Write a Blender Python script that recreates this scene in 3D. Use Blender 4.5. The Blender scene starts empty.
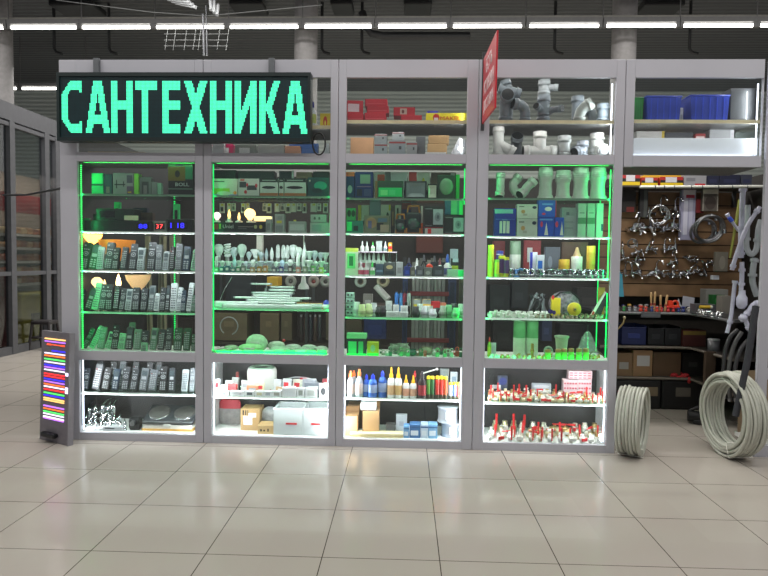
import bpy, bmesh, math, random
from mathutils import Matrix, Vector, Euler
random.seed(7)
R = random.Random(11)
PI = math.pi
SC = bpy.context.scene
COL = SC.collection
# ------------------------------------------------------------------ camera
F, PITCH, ROLL, YAW = 620.0, .0464, .0128, -.0423
CAM = Vector((.2098, -4.9565, 1.525))
def _cv():
    p, r = PITCH, ROLL
    base = Matrix(((1, 0, 0), (0, 0, -1), (0, 1, 0)))
    P_ = Matrix(((1, 0, 0), (0, math.cos(p), -math.sin(p)), (0, math.sin(p), math.cos(p))))
    Q_ = Matrix(((math.cos(r), -math.sin(r), 0), (math.sin(r), math.cos(r), 0), (0, 0, 1)))
    Fm = Matrix(((math.cos(YAW), -math.sin(YAW), 0), (math.sin(YAW), math.cos(YAW), 0), (0, 0, 1)))
    return Q_ @ P_ @ base @ Fm
RM = _cv()
RT = RM.transposed()
def ray(px, py): return RT @ Vector(((px - 384) / F, (py - 288) / F, 1))
def P(px, py, Y):
    d = ray(px, py); t = (Y - CAM.y) / d.y
    return CAM + d * t
def G(px, py, z=0.0):
    d = ray(px, py); t = (z - CAM.z) / d.z
    return CAM + d * t
def PX(px, py, X):
    d = ray(px, py); t = (X - CAM.x) / d.x
    return CAM + d * t
cd = bpy.data.cameras.new('camera'); cd.sensor_width = 36; cd.lens = F * 36 / 768; cd.clip_end = 200
co = bpy.data.objects.new('camera', cd); COL.objects.link(co)
co.matrix_world = Matrix.Translation(CAM) @ (Matrix(((1, 0, 0), (0, -1, 0), (0, 0, -1))) @ RM).transposed().to_4x4()
SC.camera = co
# ------------------------------------------------------------------ materials
def lin(c):
    return tuple((x / 255 / 12.92) if x / 255 <= .04045 else ((x / 255 + .055) / 1.055) ** 2.4 for x in c) + (1,)
_M = {}
def mat(col, rough=.5, metal=0.0, emit=0.0, var=.10, scale=14, bump=0.0, spec=.5, trans=0.0, alpha=1.0):
    key = (tuple(col), rough, metal, emit, var, scale, bump, spec, trans, alpha)
    if key in _M: return _M[key]
    m = bpy.data.materials.new('surface'); m.use_nodes = True
    nt = m.node_tree; b = nt.nodes['Principled BSDF']; L = nt.links
    c = lin(col)
    b.inputs['Roughness'].default_value = rough
    b.inputs['Metallic'].default_value = metal
    b.inputs['Specular IOR Level'].default_value = spec
    b.inputs['Transmission Weight'].default_value = trans
    b.inputs['Alpha'].default_value = alpha
    if var > 0 and emit == 0:
        tc = nt.nodes.new('ShaderNodeTexCoord'); n = nt.nodes.new('ShaderNodeTexNoise')
        n.inputs['Scale'].default_value = scale; n.inputs['Detail'].default_value = 3
        L.new(tc.outputs['Object'], n.inputs['Vector'])
        r = nt.nodes.new('ShaderNodeValToRGB')
        r.color_ramp.elements[0].position = .3; r.color_ramp.elements[1].position = .7
        r.color_ramp.elements[0].color = tuple(x * (1 - var) for x in c[:3]) + (1,)
        r.color_ramp.elements[1].color = tuple(min(1, x * (1 + var)) for x in c[:3]) + (1,)
        L.new(n.outputs['Fac'], r.inputs['Fac']); L.new(r.outputs['Color'], b.inputs['Base Color'])
        if bump:
            bp = nt.nodes.new('ShaderNodeBump'); bp.inputs['Strength'].default_value = bump; bp.inputs['Distance'].default_value = .01
            L.new(n.outputs['Fac'], bp.inputs['Height']); L.new(bp.outputs['Normal'], b.inputs['Normal'])
    else:
        b.inputs['Base Color'].default_value = c
    if emit > 0:
        b.inputs['Emission Color'].default_value = c
        b.inputs['Emission Strength'].default_value = emit
    _M[key] = m
    return m
def glassy(name, tint, refl=.06, rough=.02, dens=0.0):
    m = bpy.data.materials.new(name); m.use_nodes = True
    nt = m.node_tree; nt.nodes.clear(); L = nt.links
    out = nt.nodes.new('ShaderNodeOutputMaterial')
    t = nt.nodes.new('ShaderNodeBsdfTransparent'); t.inputs['Color'].default_value = lin(tint)
    g = nt.nodes.new('ShaderNodeBsdfGlossy'); g.inputs['Roughness'].default_value = rough
    g.inputs['Color'].default_value = (.9, .95, .92, 1)
    fr = nt.nodes.new('ShaderNodeFresnel')
    ge = nt.nodes.new('ShaderNodeNewGeometry'); io = nt.nodes.new('ShaderNodeMath'); io.operation = 'MULTIPLY_ADD'
    io.inputs[1].default_value = 1 / 1.45 - 1.45; io.inputs[2].default_value = 1.45
    L.new(ge.outputs['Backfacing'], io.inputs[0]); L.new(io.outputs[0], fr.inputs['IOR'])
    mm = nt.nodes.new('ShaderNodeMath'); mm.operation = 'MULTIPLY_ADD'
    mm.inputs[1].default_value = 1.0; mm.inputs[2].default_value = refl - .035
    mx = nt.nodes.new('ShaderNodeMixShader')
    L.new(fr.outputs[0], mm.inputs[0]); L.new(mm.outputs[0], mx.inputs[0]); L.new(t.outputs[0], mx.inputs[1]); L.new(g.outputs[0], mx.inputs[2])
    last = mx
    if dens:
        d = nt.nodes.new('ShaderNodeBsdfDiffuse'); d.inputs['Color'].default_value = (.8, .85, .85, 1)
        m2 = nt.nodes.new('ShaderNodeMixShader'); m2.inputs[0].default_value = dens
        L.new(mx.outputs[0], m2.inputs[1]); L.new(d.outputs[0], m2.inputs[2]); last = m2
    L.new(last.outputs[0], out.inputs[0])
    return m
GLASS = glassy('clear_glass', (249, 251, 250), .037)
SHELFG = glassy('shelf_glass', (215, 238, 224), .10, .05)
PLASTIC = glassy('clear_plastic', (235, 240, 242), .10, .12, .22)
MILKY = glassy('milky_plastic', (240, 244, 246), .10, .25, .62)
DARKGL = glassy('smoked_glass', (205, 208, 210), .05, .03)
ALU = mat((180, 180, 188), .42, 0, 0, .03, 3)
ALU_SEAM = mat((92, 92, 98), .5)
WHITE = mat((225, 226, 224), .45)
OFFW = mat((206, 208, 200), .5)
BLACK = mat((22, 23, 25), .45)
DKGREY = mat((52, 54, 58), .5)
MIDGREY = mat((118, 122, 126), .5)
LTGREY = mat((172, 176, 178), .45)
CHROME = mat((205, 208, 212), .14, 1.0, 0, .05)
STEEL = mat((150, 152, 156), .3, 1.0, 0, .05)
BRASS = mat((196, 158, 92), .28, 1.0, 0, .08)
BRASSY = mat((206, 190, 150), .3, .75, 0, .1)
RED = mat((200, 30, 34), .4)
DKRED = mat((128, 26, 30), .5)
CARTON = mat((178, 140, 96), .75, 0, 0, .08, 9)
CARTON2 = mat((150, 116, 78), .78, 0, 0, .1, 9)
GREENLED = mat((16, 244, 112), .4, 0, 1.0)
WHITELED = mat((235, 240, 255), .4, 0, 1.6)
# ------------------------------------------------------------------ mesh builder
class MB:
    def __init__(s): s.v = []; s.f = []; s.m = []; s.s = []; s.M = Matrix.Identity(4)
    def add(s, vs, fs, mi=0, sm=False):
        o = len(s.v); s.v += [tuple(s.M @ Vector(x)) for x in vs]
        for q in fs: s.f.append(tuple(o + i for i in q)); s.m.append(mi); s.s.append(sm)
        return s
    def box(s, x0, x1, y0, y1, z0, z1, mi=0):
        v = [(x, y, z) for z in (z0, z1) for y in (y0, y1) for x in (x0, x1)]
        return s.add(v, [(0, 2, 3, 1), (4, 5, 7, 6), (0, 1, 5, 4), (2, 6, 7, 3), (0, 4, 6, 2), (1, 3, 7, 5)], mi)
    def rbox(s, x0, x1, y0, y1, z0, z1, b=.003, mi=0, seg=2, taper=1.0):
        bm = bmesh.new(); bmesh.ops.create_cube(bm, size=1)
        for v in bm.verts:
            k = taper if v.co.z < 0 else 1.0
            v.co = Vector(((x0 + x1) / 2 + v.co.x * (x1 - x0) * k, (y0 + y1) / 2 + v.co.y * (y1 - y0) * k, (z0 + z1) / 2 + v.co.z * (z1 - z0)))
        b = min(b, .45 * min(x1 - x0, y1 - y0, z1 - z0))
        bmesh.ops.bevel(bm, geom=bm.edges[:], offset=b, segments=seg, affect='EDGES', profile=.5)
        s.add([v.co[:] for v in bm.verts], [[v.index for v in f.verts] for f in bm.faces] if not bm.verts.index_update() else [], mi, False)
        bm.free(); return s
    def tube(s, pts, r, n=8, mi=0, caps=True, closed=False):
        pts = [Vector(p) for p in pts]; k = len(pts)
        rs = r if isinstance(r, (list, tuple)) else [r] * k
        up = None; vs = []; fs = []
        for i, p in enumerate(pts):
            a = pts[(i - 1) % k] if (i > 0 or closed) else p; b = pts[(i + 1) % k] if (i < k - 1 or closed) else p
            t = (b - a)
            if t.length < 1e-9: t = Vector((0, 0, 1))
            t.normalize()
            if up is None:
                up = Vector((0, 0, 1)) if abs(t.z) < .9 else Vector((1, 0, 0))
            up = (up - t * up.dot(t))
            if up.length < 1e-6: up = t.orthogonal()
            up.normalize(); w = t.cross(up)
            for j in range(n):
                an = 2 * PI * j / n
                vs.append(p + (up * math.cos(an) + w * math.sin(an)) * rs[i])
        for i in range(k if closed else k - 1):
            for j in range(n):
                a = i * n; b = ((i + 1) % k) * n
                fs.append((a + j, a + (j + 1) % n, b + (j + 1) % n, b + j))
        s.add(vs, fs, mi, True)
        if caps and not closed:
            s.add(vs[:n], [tuple(range(n - 1, -1, -1))], mi); s.add(vs[-n:], [tuple(range(n))], mi)
        return s
    def cyl(s, p0, p1, r0, r1=None, n=12, mi=0, caps=True): return s.tube([p0, p1], [r0, r0 if r1 is None else r1], n, mi, caps)
    def lathe(s, prof, n=14, c=(0, 0, 0), mi=0):
        c = Vector(c); vs = []; fs = []; k = len(prof)
        for r, z in prof:
            for j in range(n):
                a = 2 * PI * j / n; vs.append(c + Vector((r * math.cos(a), r * math.sin(a), z)))
        for i in range(k - 1):
            for j in range(n): fs.append((i * n + j, i * n + (j + 1) % n, (i + 1) * n + (j + 1) % n, (i + 1) * n + j))
        s.add(vs, fs, mi, True)
        if prof[0][0] > 1e-5: s.add(vs[:n], [tuple(range(n - 1, -1, -1))], mi)
        if prof[-1][0] > 1e-5: s.add(vs[-n:], [tuple(range(n))], mi)
        return s
    def ball(s, c, r, nu=12, nv=8, mi=0, sq=(1, 1, 1)):
        c = Vector(c); vs = []; fs = []
        for i in range(nv + 1):
            p = PI * i / nv
            for j in range(nu):
                a = 2 * PI * j / nu
                vs.append(c + Vector((r * sq[0] * math.sin(p) * math.cos(a), r * sq[1] * math.sin(p) * math.sin(a), -r * sq[2] * math.cos(p))))
        for i in range(nv):
            for j in range(nu): fs.append((i * nu + j, i * nu + (j + 1) % nu, (i + 1) * nu + (j + 1) % nu, (i + 1) * nu + j))
        return s.add(vs, fs, mi, True)
    def prism(s, poly, y0, y1, mi=0):
        n = len(poly); v = [(x, y0, z) for x, z in poly] + [(x, y1, z) for x, z in poly]
        return s.add(v, [tuple(range(n)), tuple(range(2 * n - 1, n - 1, -1))] + [(i, i + n, (i + 1) % n + n, (i + 1) % n) for i in range(n)], mi)
    def mesh(s, name='mesh'):
        me = bpy.data.meshes.new(name); me.from_pydata(s.v, [], s.f)
        for i in range(max(s.m, default=0) + 1): me.materials.append(None)
        me.polygons.foreach_set('material_index', s.m); me.polygons.foreach_set('use_smooth', s.s)
        me.update(); return me
_K = {}
def K(key, fn):
    if key not in _K:
        b = MB(); fn(b); _K[key] = b.mesh(key if isinstance(key, str) else str(key[0]))
    return _K[key]
def _obj(name, me, mats):
    o = bpy.data.objects.new(name, me); COL.objects.link(o)
    if not isinstance(mats, (list, tuple)): mats = [mats]
    for i, sl in enumerate(o.material_slots):
        sl.link = 'OBJECT'; sl.material = mats[min(i, len(mats) - 1)]
    return o
def tag(o, label, cat, group=None):
    o['label'] = label; o['category'] = cat
    if group: o['group'] = group
    return o
def th(name, label, cat, loc, group=None, rot=(0, 0, 0), s=1):
    o = bpy.data.objects.new(name, None); COL.objects.link(o); o.empty_display_size = .05
    o.location = loc; o.rotation_euler = rot
    o.scale = (s, s, s) if isinstance(s, (int, float)) else s
    return tag(o, label, cat, group)
def pt(root, name, me, mats, loc=(0, 0, 0), rot=(0, 0, 0), s=1, label=None):
    if isinstance(me, MB): me = me.mesh(name)
    o = _obj(name, me, mats); o.parent = root; o.location = loc; o.rotation_euler = rot
    o.scale = (s, s, s) if isinstance(s, (int, float)) else s
    if label: o['label'] = label
    return o
def solo(name, label, cat, me, mats, loc=(0, 0, 0), group=None, rot=(0, 0, 0), s=1):
    if isinstance(me, MB): me = me.mesh(name)
    o = _obj(name, me, mats); o.location = loc; o.rotation_euler = rot
    o.scale = (s, s, s) if isinstance(s, (int, float)) else s
    return tag(o, label, cat, group)
def struct(name, me, mats, loc=(0, 0, 0), rot=(0, 0, 0)):
    if isinstance(me, MB): me = me.mesh(name)
    o = _obj(name, me, mats); o.location = loc; o.rotation_euler = rot; o['kind'] = 'structure'; return o
_ORD = 'first second third fourth fifth sixth seventh eighth ninth tenth eleventh twelfth thirteenth fourteenth fifteenth sixteenth seventeenth eighteenth nineteenth twentieth'.split()
def od(i):
    if i < 20: return _ORD[i]
    t = ['twenty', 'thirty', 'forty', 'fifty'][(i + 1) // 10 - 2]
    u = (i + 1) % 10
    return (t[:-1] + 'ieth') if u == 0 else t + '-' + _ORD[u - 1]
_FT = {}
def textmesh(s, h, wid=None):
    """lettering centred on its origin in XZ, facing -Y, capital height h"""
    k = (s, h, wid)
    if k in _FT: return _FT[k]
    c = bpy.data.curves.new('lettering', 'FONT'); c.body = s; c.align_x = 'CENTER'; c.align_y = 'CENTER'; c.extrude = .01; c.resolution_u = 2
    o = bpy.data.objects.new('lettering', c); COL.objects.link(o)
    bpy.context.view_layer.update()
    dg = bpy.context.evaluated_depsgraph_get()
    me = bpy.data.meshes.new_from_object(o.evaluated_get(dg))
    bpy.data.objects.remove(o); bpy.data.curves.remove(c)
    xs = [v.co.x for v in me.vertices]; ys = [v.co.y for v in me.vertices]
    cx, cy = (min(xs) + max(xs)) / 2, (min(ys) + max(ys)) / 2
    ky = h / (max(ys) - min(ys)); kx = ky if wid is None else wid / (max(xs) - min(xs))
    for v in me.vertices: v.co = ((v.co.x - cx) * kx, -v.co.z * .1 - .0005, (v.co.y - cy) * ky)
    me.materials.clear(); me.materials.append(None); _FT[k] = me
    return me
# ------------------------------------------------------------------ room, floor, hall
def floor_mat():
    m = bpy.data.materials.new('porcelain_tile'); m.use_nodes = True
    nt = m.node_tree; b = nt.nodes['Principled BSDF']; L = nt.links; N = nt.nodes.new
    tc = N('ShaderNodeTexCoord'); sp = N('ShaderNodeSeparateXYZ'); L.new(tc.outputs['Object'], sp.inputs[0])
    def edge(sock):
        d = N('ShaderNodeMath'); d.operation = 'DIVIDE'; d.inputs[1].default_value = .6; L.new(sock, d.inputs[0])
        a = N('ShaderNodeMath'); a.operation = 'ADD'; a.inputs[1].default_value = .5; L.new(d.outputs[0], a.inputs[0])
        f = N('ShaderNodeMath'); f.operation = 'FRACT'; L.new(a.outputs[0], f.inputs[0])
        s = N('ShaderNodeMath'); s.operation = 'SUBTRACT'; s.inputs[1].default_value = .5; L.new(f.outputs[0], s.inputs[0])
        q = N('ShaderNodeMath'); q.operation = 'ABSOLUTE'; L.new(s.outputs[0], q.inputs[0]); return q.outputs[0], a.outputs[0]
    ex, fx = edge(sp.outputs[0]); ey, fy = edge(sp.outputs[1])
    mn = N('ShaderNodeMath'); mn.operation = 'MINIMUM'; L.new(ex, mn.inputs[0]); L.new(ey, mn.inputs[1])
    gt = N('ShaderNodeMath'); gt.operation = 'LESS_THAN'; gt.inputs[1].default_value = .0042; L.new(mn.outputs[0], gt.inputs[0])
    flx = N('ShaderNodeMath'); flx.operation = 'FLOOR'; L.new(fx, flx.inputs[0]); fly = N('ShaderNodeMath'); fly.operation = 'FLOOR'; L.new(fy, fly.inputs[0])
    cb = N('ShaderNodeCombineXYZ'); L.new(flx.outputs[0], cb.inputs[0]); L.new(fly.outputs[0], cb.inputs[1])
    wn = N('ShaderNodeTexWhiteNoise'); wn.noise_dimensions = '2D'; L.new(cb.outputs[0], wn.inputs['Vector'])
    no = N('ShaderNodeTexNoise'); no.inputs['Scale'].default_value = 2.2; no.inputs['Detail'].default_value = 4; L.new(tc.outputs['Object'], no.inputs['Vector'])
    ad = N('ShaderNodeMath'); ad.operation = 'ADD'; L.new(wn.outputs['Value'], ad.inputs[0]); L.new(no.outputs['Fac'], ad.inputs[1])
    rp = N('ShaderNodeValToRGB'); rp.color_ramp.elements[0].color = lin((176, 169, 160)); rp.color_ramp.elements[1].color = lin((182, 175, 166))
    rp.color_ramp.elements[1].position = 1.0
    hf = N('ShaderNodeMath'); hf.operation = 'MULTIPLY'; hf.inputs[1].default_value = .5; L.new(ad.outputs[0], hf.inputs[0]); L.new(hf.outputs[0], rp.inputs[0])
    mx = N('ShaderNodeMix'); mx.data_type = 'RGBA'; L.new(gt.outputs[0], mx.inputs['Factor']); L.new(rp.outputs[0], mx.inputs['A']); mx.inputs['B'].default_value = lin((70, 62, 54))
    L.new(mx.outputs['Result'], b.inputs['Base Color'])
    rr = N('ShaderNodeMath'); rr.operation = 'MULTIPLY_ADD'; rr.inputs[1].default_value = .03; rr.inputs[2].default_value = .165; L.new(no.outputs['Fac'], rr.inputs[0])
    L.new(rr.outputs[0], b.inputs['Roughness']); b.inputs['Specular IOR Level'].default_value = .45
    return m
def ribs(col, freq, axis, lo=.75):
    m = bpy.data.materials.new('ribbed_sheet'); m.use_nodes = True
    nt = m.node_tree; b = nt.nodes['Principled BSDF']; L = nt.links; N = nt.nodes.new
    tc = N('ShaderNodeTexCoord'); w = N('ShaderNodeTexWave'); w.bands_direction = axis; w.inputs['Scale'].default_value = freq; w.inputs['Distortion'].default_value = .0
    L.new(tc.outputs['Object'], w.inputs['Vector'])
    r = N('ShaderNodeValToRGB'); c = lin(col); r.color_ramp.elements[0].color = tuple(x * lo for x in c[:3]) + (1,); r.color_ramp.elements[1].color = c
    L.new(w.outputs['Fac'], r.inputs[0]); L.new(r.outputs[0], b.inputs['Base Color']); b.inputs['Roughness'].default_value = .6
    bp = N('ShaderNodeBump'); bp.inputs['Strength'].default_value = .5; bp.inputs['Distance'].default_value = .03; L.new(w.outputs['Fac'], bp.inputs['Height']); L.new(bp.outputs[0], b.inputs['Normal'])
    return m
b = MB(); b.box(-20, 20, -14, 24, -.1, 0); struct('floor', b, floor_mat(), (-.2321, -.6723, 0), (0, 0, .0099))
b = MB(); b.box(-22, 22, -14, 20, 7.4, 7.6); struct('ceiling', b, ribs((78, 80, 82), 1.6, 'Y', .6))
b = MB(); b.box(-22, 22, 17, 17.2, 0, 7.4); struct('wall_back', b, ribs((176, 184, 178), 2.2, 'Z', .7))
# round white hall columns
CL = mat((132, 130, 130), .6)
for i, (px, Y) in enumerate(((0, 8.0), (306, 8.0), (624, 8.0))):
    p = P(px, 40, Y)
    b = MB(); b.lathe([(.24, 0), (.24, 7.4)], 24)
    o = struct('wall_column_%d' % (i + 1), b, CL, (p.x, Y, 0))
# rows of fluorescent ceiling lights
TUBE = mat((255, 252, 245), .4, 0, 9.0)
LHOUS = mat((88, 88, 88), .5)
def strip_row(Y, py0, pxs, desc, n0=0):
    pz = P(384, py0, Y).z
    for i, (a, c) in enumerate(pxs):
        xa, xb = P(a, py0, Y).x, P(c, py0, Y).x
        t = th('ceiling_light', 'long white fluorescent ceiling light, %s from the left in the %s' % (od(i), desc), 'ceiling light', ((xa + xb) / 2, Y, pz), 'fluorescent lights in the ' + desc)
        h = (xb - xa) / 2
        b = MB(); b.cyl((-h + .03, 0, 0), (h - .03, 0, 0), .03, n=10); pt(t, 'tube', b, TUBE)
        b = MB(); b.box(-h - .03, h + .03, -.06, .06, .05, .14); b.box(-h - .03, -h + .03, -.05, .05, -.04, .06); b.box(h - .03, h + .03, -.05, .05, -.04, .06); pt(t, 'housing', b, LHOUS)
        b = MB(); b.cyl((h + .05, 0, .12), (h + .05, 0, 7.38 - pz), .012, n=6); pt(t, 'hanger', b, LHOUS)
strip_row(7.0, 26.5, [(-62, 6), (10, 79), (81.5, 152.5), (155.5, 226), (229, 300), (303.5, 373), (377, 448), (451.5, 523), (527.5, 600), (604.5, 677), (681, 754), (757.5, 830)], 'long row above the shop')
strip_row(11.6, 89, [(-60, 18.5), (21.5, 84)], 'far row behind the sign')
# cable tray above the lamps
za = P(384, 20, 7.0).z
b = MB(); b.box(-13, 13, 7.12, 7.14, za - .02, za + .12); b.box(-13, 13, 7.34, 7.36, za - .02, za + .12)
for i in range(60): b.box(-13 + i * .44, -12.97 + i * .44, 7.12, 7.36, za - .02, za)
solo('cable_tray', 'long grey cable tray running above the fluorescent lights', 'cable tray', b, mat((120, 118, 112), .5))
b = MB(); zp = P(100, 50, 9).z
# bent drop pipes on the far wall
for i, px in enumerate((54, 109, 322, 362, 555, 690)):
    p = P(px, 30, 9.5); q = P(px + 8, 54, 9.5)
    b = MB(); b.tube([(0, 0, 1.2), (0, 0, 0), (0, 0, q.z - p.z + .12), (.05, 0, q.z - p.z + .04), (q.x - p.x, 0, q.z - p.z)], .035, 8)
    solo('conduit_pipe', 'dark bent conduit hanging below the ceiling lights, %s from the left' % od(i), 'pipe', b, mat((40, 42, 43), .5), (p.x, 9.5, p.z), 'dark conduits')
# dark ventilation ducts below the hall ceiling
for i, (a, c, y0, y1) in enumerate(((48, 92, -1, 5), (228, 262, -1, 4), (330, 352, -2, 4), (404, 432, -2, 4), (645, 686, -2, 5))):
    p, q = P(a, y1, 9), P(c, y0, 9)
    b = MB(); b.rbox(0, q.x - p.x, 0, .7, 0, q.z - p.z, .03); b.box(.08, q.x - p.x - .08, -.02, .01, .05, q.z - p.z - .05, 1)
    solo('air_duct', 'dark square air duct under the hall ceiling, %s from the left' % od(i), 'air duct', b, [mat((30, 31, 33), .6), mat((20, 21, 22), .6)], (p.x, 9, p.z), 'dark air ducts')
p, q = P(352, 36, 9.2), P(420, 36, 9.2)
b = MB(); b.tube([P(362, 12, 9.2) - p, P(366, 26, 9.2) - p, P(372, 34, 9.2) - p, P(384, 36, 9.2) - p, P(470, 36, 9.2) - p], .09, 10)
solo('round_duct', 'dark round duct bending to run along the far wall', 'duct', b, mat((38, 39, 41), .5), p)
# lamp grid glimpse and thin stay wires
b = MB(); w0, w1 = P(56, 0, 6), P(150, 12, 6); b.tube([(0, 0, 0), w1 - w0, P(206, 16, 6) - w0], .008, 6)
solo('stay_wire', 'thin pale stay wire slanting down to the hanging rack from the left', 'wire', b, mat((96, 98, 98), .6), w0)
b = MB(); w0 = P(206, 16, 6); b.tube([(0, 0, 0), P(322, 5, 6) - w0], .008, 6)
solo('stay_wire', 'thin pale stay wire slanting up from the hanging rack to the right', 'wire', b, mat((96, 98, 98), .6), w0)
# hanging slatted rack with wire grid
r0 = P(188, 6, 5.5)
t = th('hanging_rack', 'white slatted metal rack hung under the hall ceiling above the sign', 'rack', r0)
for k in range(8):
    a, c = P(160 + k * 4 + (30 if k > 4 else 0), -4 + k * 1.8 if k < 5 else -3 + (k - 5) * 4, 5.5) - r0, P(184 + k * 3 + (12 if k > 4 else 0), -7 + k * 2.6 + 4, 5.3) - r0
    b = MB(); d = (c - a).normalized() * .001
    b.tube([a, c], .028, 6); pt(t, 'slat', b, mat((120, 122, 124), .5))
b = MB(); a, c = P(206, 6, 5.5) - r0, P(207, 56, 5.5) - r0; b.tube([a, c], .012, 6); a, c = P(203, 14, 5.5) - r0, P(204, 56, 5.5) - r0; b.tube([a, c], .02, 6); pt(t, 'stem', b, DKGREY)
b = MB()
for px in (166, 174, 185, 194, 199, 218, 227):
    b.tube([P(px + 2, 28, 5.5) - r0, P(px - 1, 50, 5.5) - r0], .004, 5)
for py in (34, 40, 46): b.tube([P(164, py, 5.5) - r0, P(228, py, 5.5) - r0], .004, 5)
pt(t, 'wire_grid', b, mat((104, 106, 106), .5))
# ------------------------------------------------------------------ neighbouring shop on the left
XN = PX(0, 352, -5.85).x
def YN(px): return PX(px, 259, XN).y
t = th('glass_partition', 'dark glazed partition of the neighbouring shop with grey metal header', 'partition', (XN, 0, 0))
HD = mat((82, 83, 87), .45)
zt = PX(30, 110, XN).z
b = MB(); b.box(-.1, .0, 2.0, 12, PX(0, 117, XN).z, PX(0, 99, XN).z); pt(t, 'header', b, HD)
b = MB(); b.box(-.05, -.04, 2.0, 12, .12, PX(0, 117, XN).z); pt(t, 'glass_pane', b, DARKGL)
for px in (-14, 13, 47.5, 58, 70):
    y = YN(px); b = MB(); b.box(-.08, .02, y - .06, y + .06, 0, PX(0, 117, XN).z); pt(t, 'post', b, HD)
for z0, z1 in ((0, .12), (PX(0, 123, XN).z, PX(0, 119, XN).z), (PX(30, 273, XN).z - .03, PX(30, 273, XN).z + .03)):
    b = MB(); b.box(-.07, .01, 2.0, 12, z0, z1); pt(t, 'rail', b, HD)
# shelves beyond it
SY = 7.2
sx0, sx1 = P(2, 260, SY).x, P(80, 260, SY).x
XB = XN - .35
t = th('goods_shelf', 'lit goods shelf with packets seen through the neighbouring shop glass', 'shelf', (XB - 1.2, 8.0, 0))
def N_(px, py): return PX(px, py, XB)
yA, yB = N_(12, 250).y, N_(64, 250).y
b = MB(); b.box(.75, .8, yA - (8.0), yB - 8.0, .0, 2.9); pt(t, 'back_panel', b, mat((118, 108, 98), .6))
shz = [N_(36, y).z for y in (236, 249, 262, 274, 284)]
for z in shz:
    b = MB(); b.box(.8, 1.2, yA - 8, yB - 8, z - .02, z + .02); pt(t, 'shelf_board', b, mat((205, 196, 180), .5))
for si, z in enumerate(shz):
    nn = 9
    for k in range(nn):
        y = yA + (k + .5) * (yB - yA) / nn
        hh = .09 + .04 * R.random(); c = R.choice([(176, 110, 62), (190, 140, 90), (160, 84, 54), (200, 170, 120)])
        b = MB(); b.rbox(-.1, .1, -.09, .09, 0, hh, .035)
        solo('bread_packet', '%s packet, %s along the %s goods shelf beyond the partition' % ('brown', od(k), od(si)), 'packet', b, mat(c, .5), (XB - .15, y, z + .021), 'packets on the goods shelf')
b = MB(); z0, z1 = N_(30, 214).z, N_(30, 196).z; b.box(-.03, 0, yA - .4, yB, z0, z1); solo('red_fascia', 'red fascia board over the goods shelf next door', 'fascia', b, mat((132, 28, 34), .5), (XB + .02, 0, 0))
b = MB(); y0, y1 = N_(19, 320).y, N_(46, 320).y; zz = N_(30, 292).z; b.rbox(-.4, 0, 0, y1 - y0, 0, zz, .04)
t = th('yellow_bin', 'dull yellow bin standing under the goods shelf next door', 'bin', (XB + .05, y0, 0)); pt(t, 'body', b, mat((168, 158, 70), .5))
b = MB(); b.box(.0, .012, .25, y1 - y0 - .25, zz * .45, zz * .6); pt(t, 'badge', b, mat((90, 92, 70), .5))
b = MB(); y0 = N_(0, 320).y - 2.0; b.rbox(-.3, 0, 0, N_(12, 320).y - y0, 0, N_(5, 275).z, .03); solo('red_cabinet', 'dark red cabinet behind the neighbouring glass near the left edge', 'cabinet', b, mat((86, 26, 30), .5), (XB, y0, 0))
# dark stool in the passage
q0, q1 = G(34, 349), G(58, 349)
t = th('stool', 'dark stool standing in the passage beside the glass partition', 'stool', ((q0.x + q1.x) / 2, q0.y, 0))
w = (q1.x - q0.x); hs = .47
b = MB(); b.rbox(-w * .42, w * .42, -w * .38, w * .38, hs - .06, hs, .02); pt(t, 'seat', b, mat((40, 36, 38), .5))
for sx in (-1, 1):
    for sy in (-1, 1):
        b = MB(); b.cyl((sx * w * .36, sy * w * .32, hs - .05), (sx * w * .48, sy * w * .42, 0), .022, n=8); pt(t, 'leg', b, mat((40, 36, 38), .5))
b = MB(); b.tube([(-w * .42, -w * .37, .2), (w * .42, -w * .37, .2), (w * .42, w * .37, .2), (-w * .42, w * .37, .2)], .014, 6, closed=True); pt(t, 'rung', b, mat((40, 36, 38), .5))
# thin cable across the passage
b = MB(); a, c = P(3, 195, 3.2), P(62, 188, .5); b.tube([(0, 0, 0), (c - a) * .5 + Vector((0, 0, -.03)), c - a], .012, 6); solo('cable', 'thin black cable stretched across the passage to the shop corner', 'cable', b, BLACK, a)
# ------------------------------------------------------------------ the display cases
ZT = P(420, 59.4, 0).z
ZOT, ZOB, ZMT, ZMB, ZLT, ZLB = 2.958, 2.36, 2.288, .742, .666, .061
XE = P(60.5, 250, 0).x
PANES = [(a + .2098, c + .2098) for a, c in ((-2.714, -1.746), (-1.611, -.653), (-.527, .426), (.603, 1.577), (1.721, 2.697))]
EDGES = [XE, -1.468, -.380, .725, 1.859, 2.91]
CASE = ['leftmost display case with remote controls under the green letter sign', 'display case with light bulbs, second from the left', 'display case with bottles and cards in the middle of the front', 'display case with pipe fittings and valves beside the doorway', 'overhead display case with blue bins above the doorway']
D = .46
SHELF_Y = [[194.8, 232.5, 271.5, 313], [196.5, 233.5, 273.7, 309.5], [199, 234.5, 277, 318.5], [199, 237.5, 278.6, 319.5], []]
LOW_Y = [394, 398, 399.6, 404]
TOPS_Y = [None, 127, 122, 122, 121.5]
Z = {}
cases = []
EDGEM = mat((206, 214, 210), .3, 0, .4)  # slight emission put in so the LED-lit shelf edges read bright
EDGEG = mat((120, 196, 146), .3, 0, .3)  # green tinge of the LEDs put into colour and emission
EDGED = mat((100, 128, 110), .3, 0, 0, .05)
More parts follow.
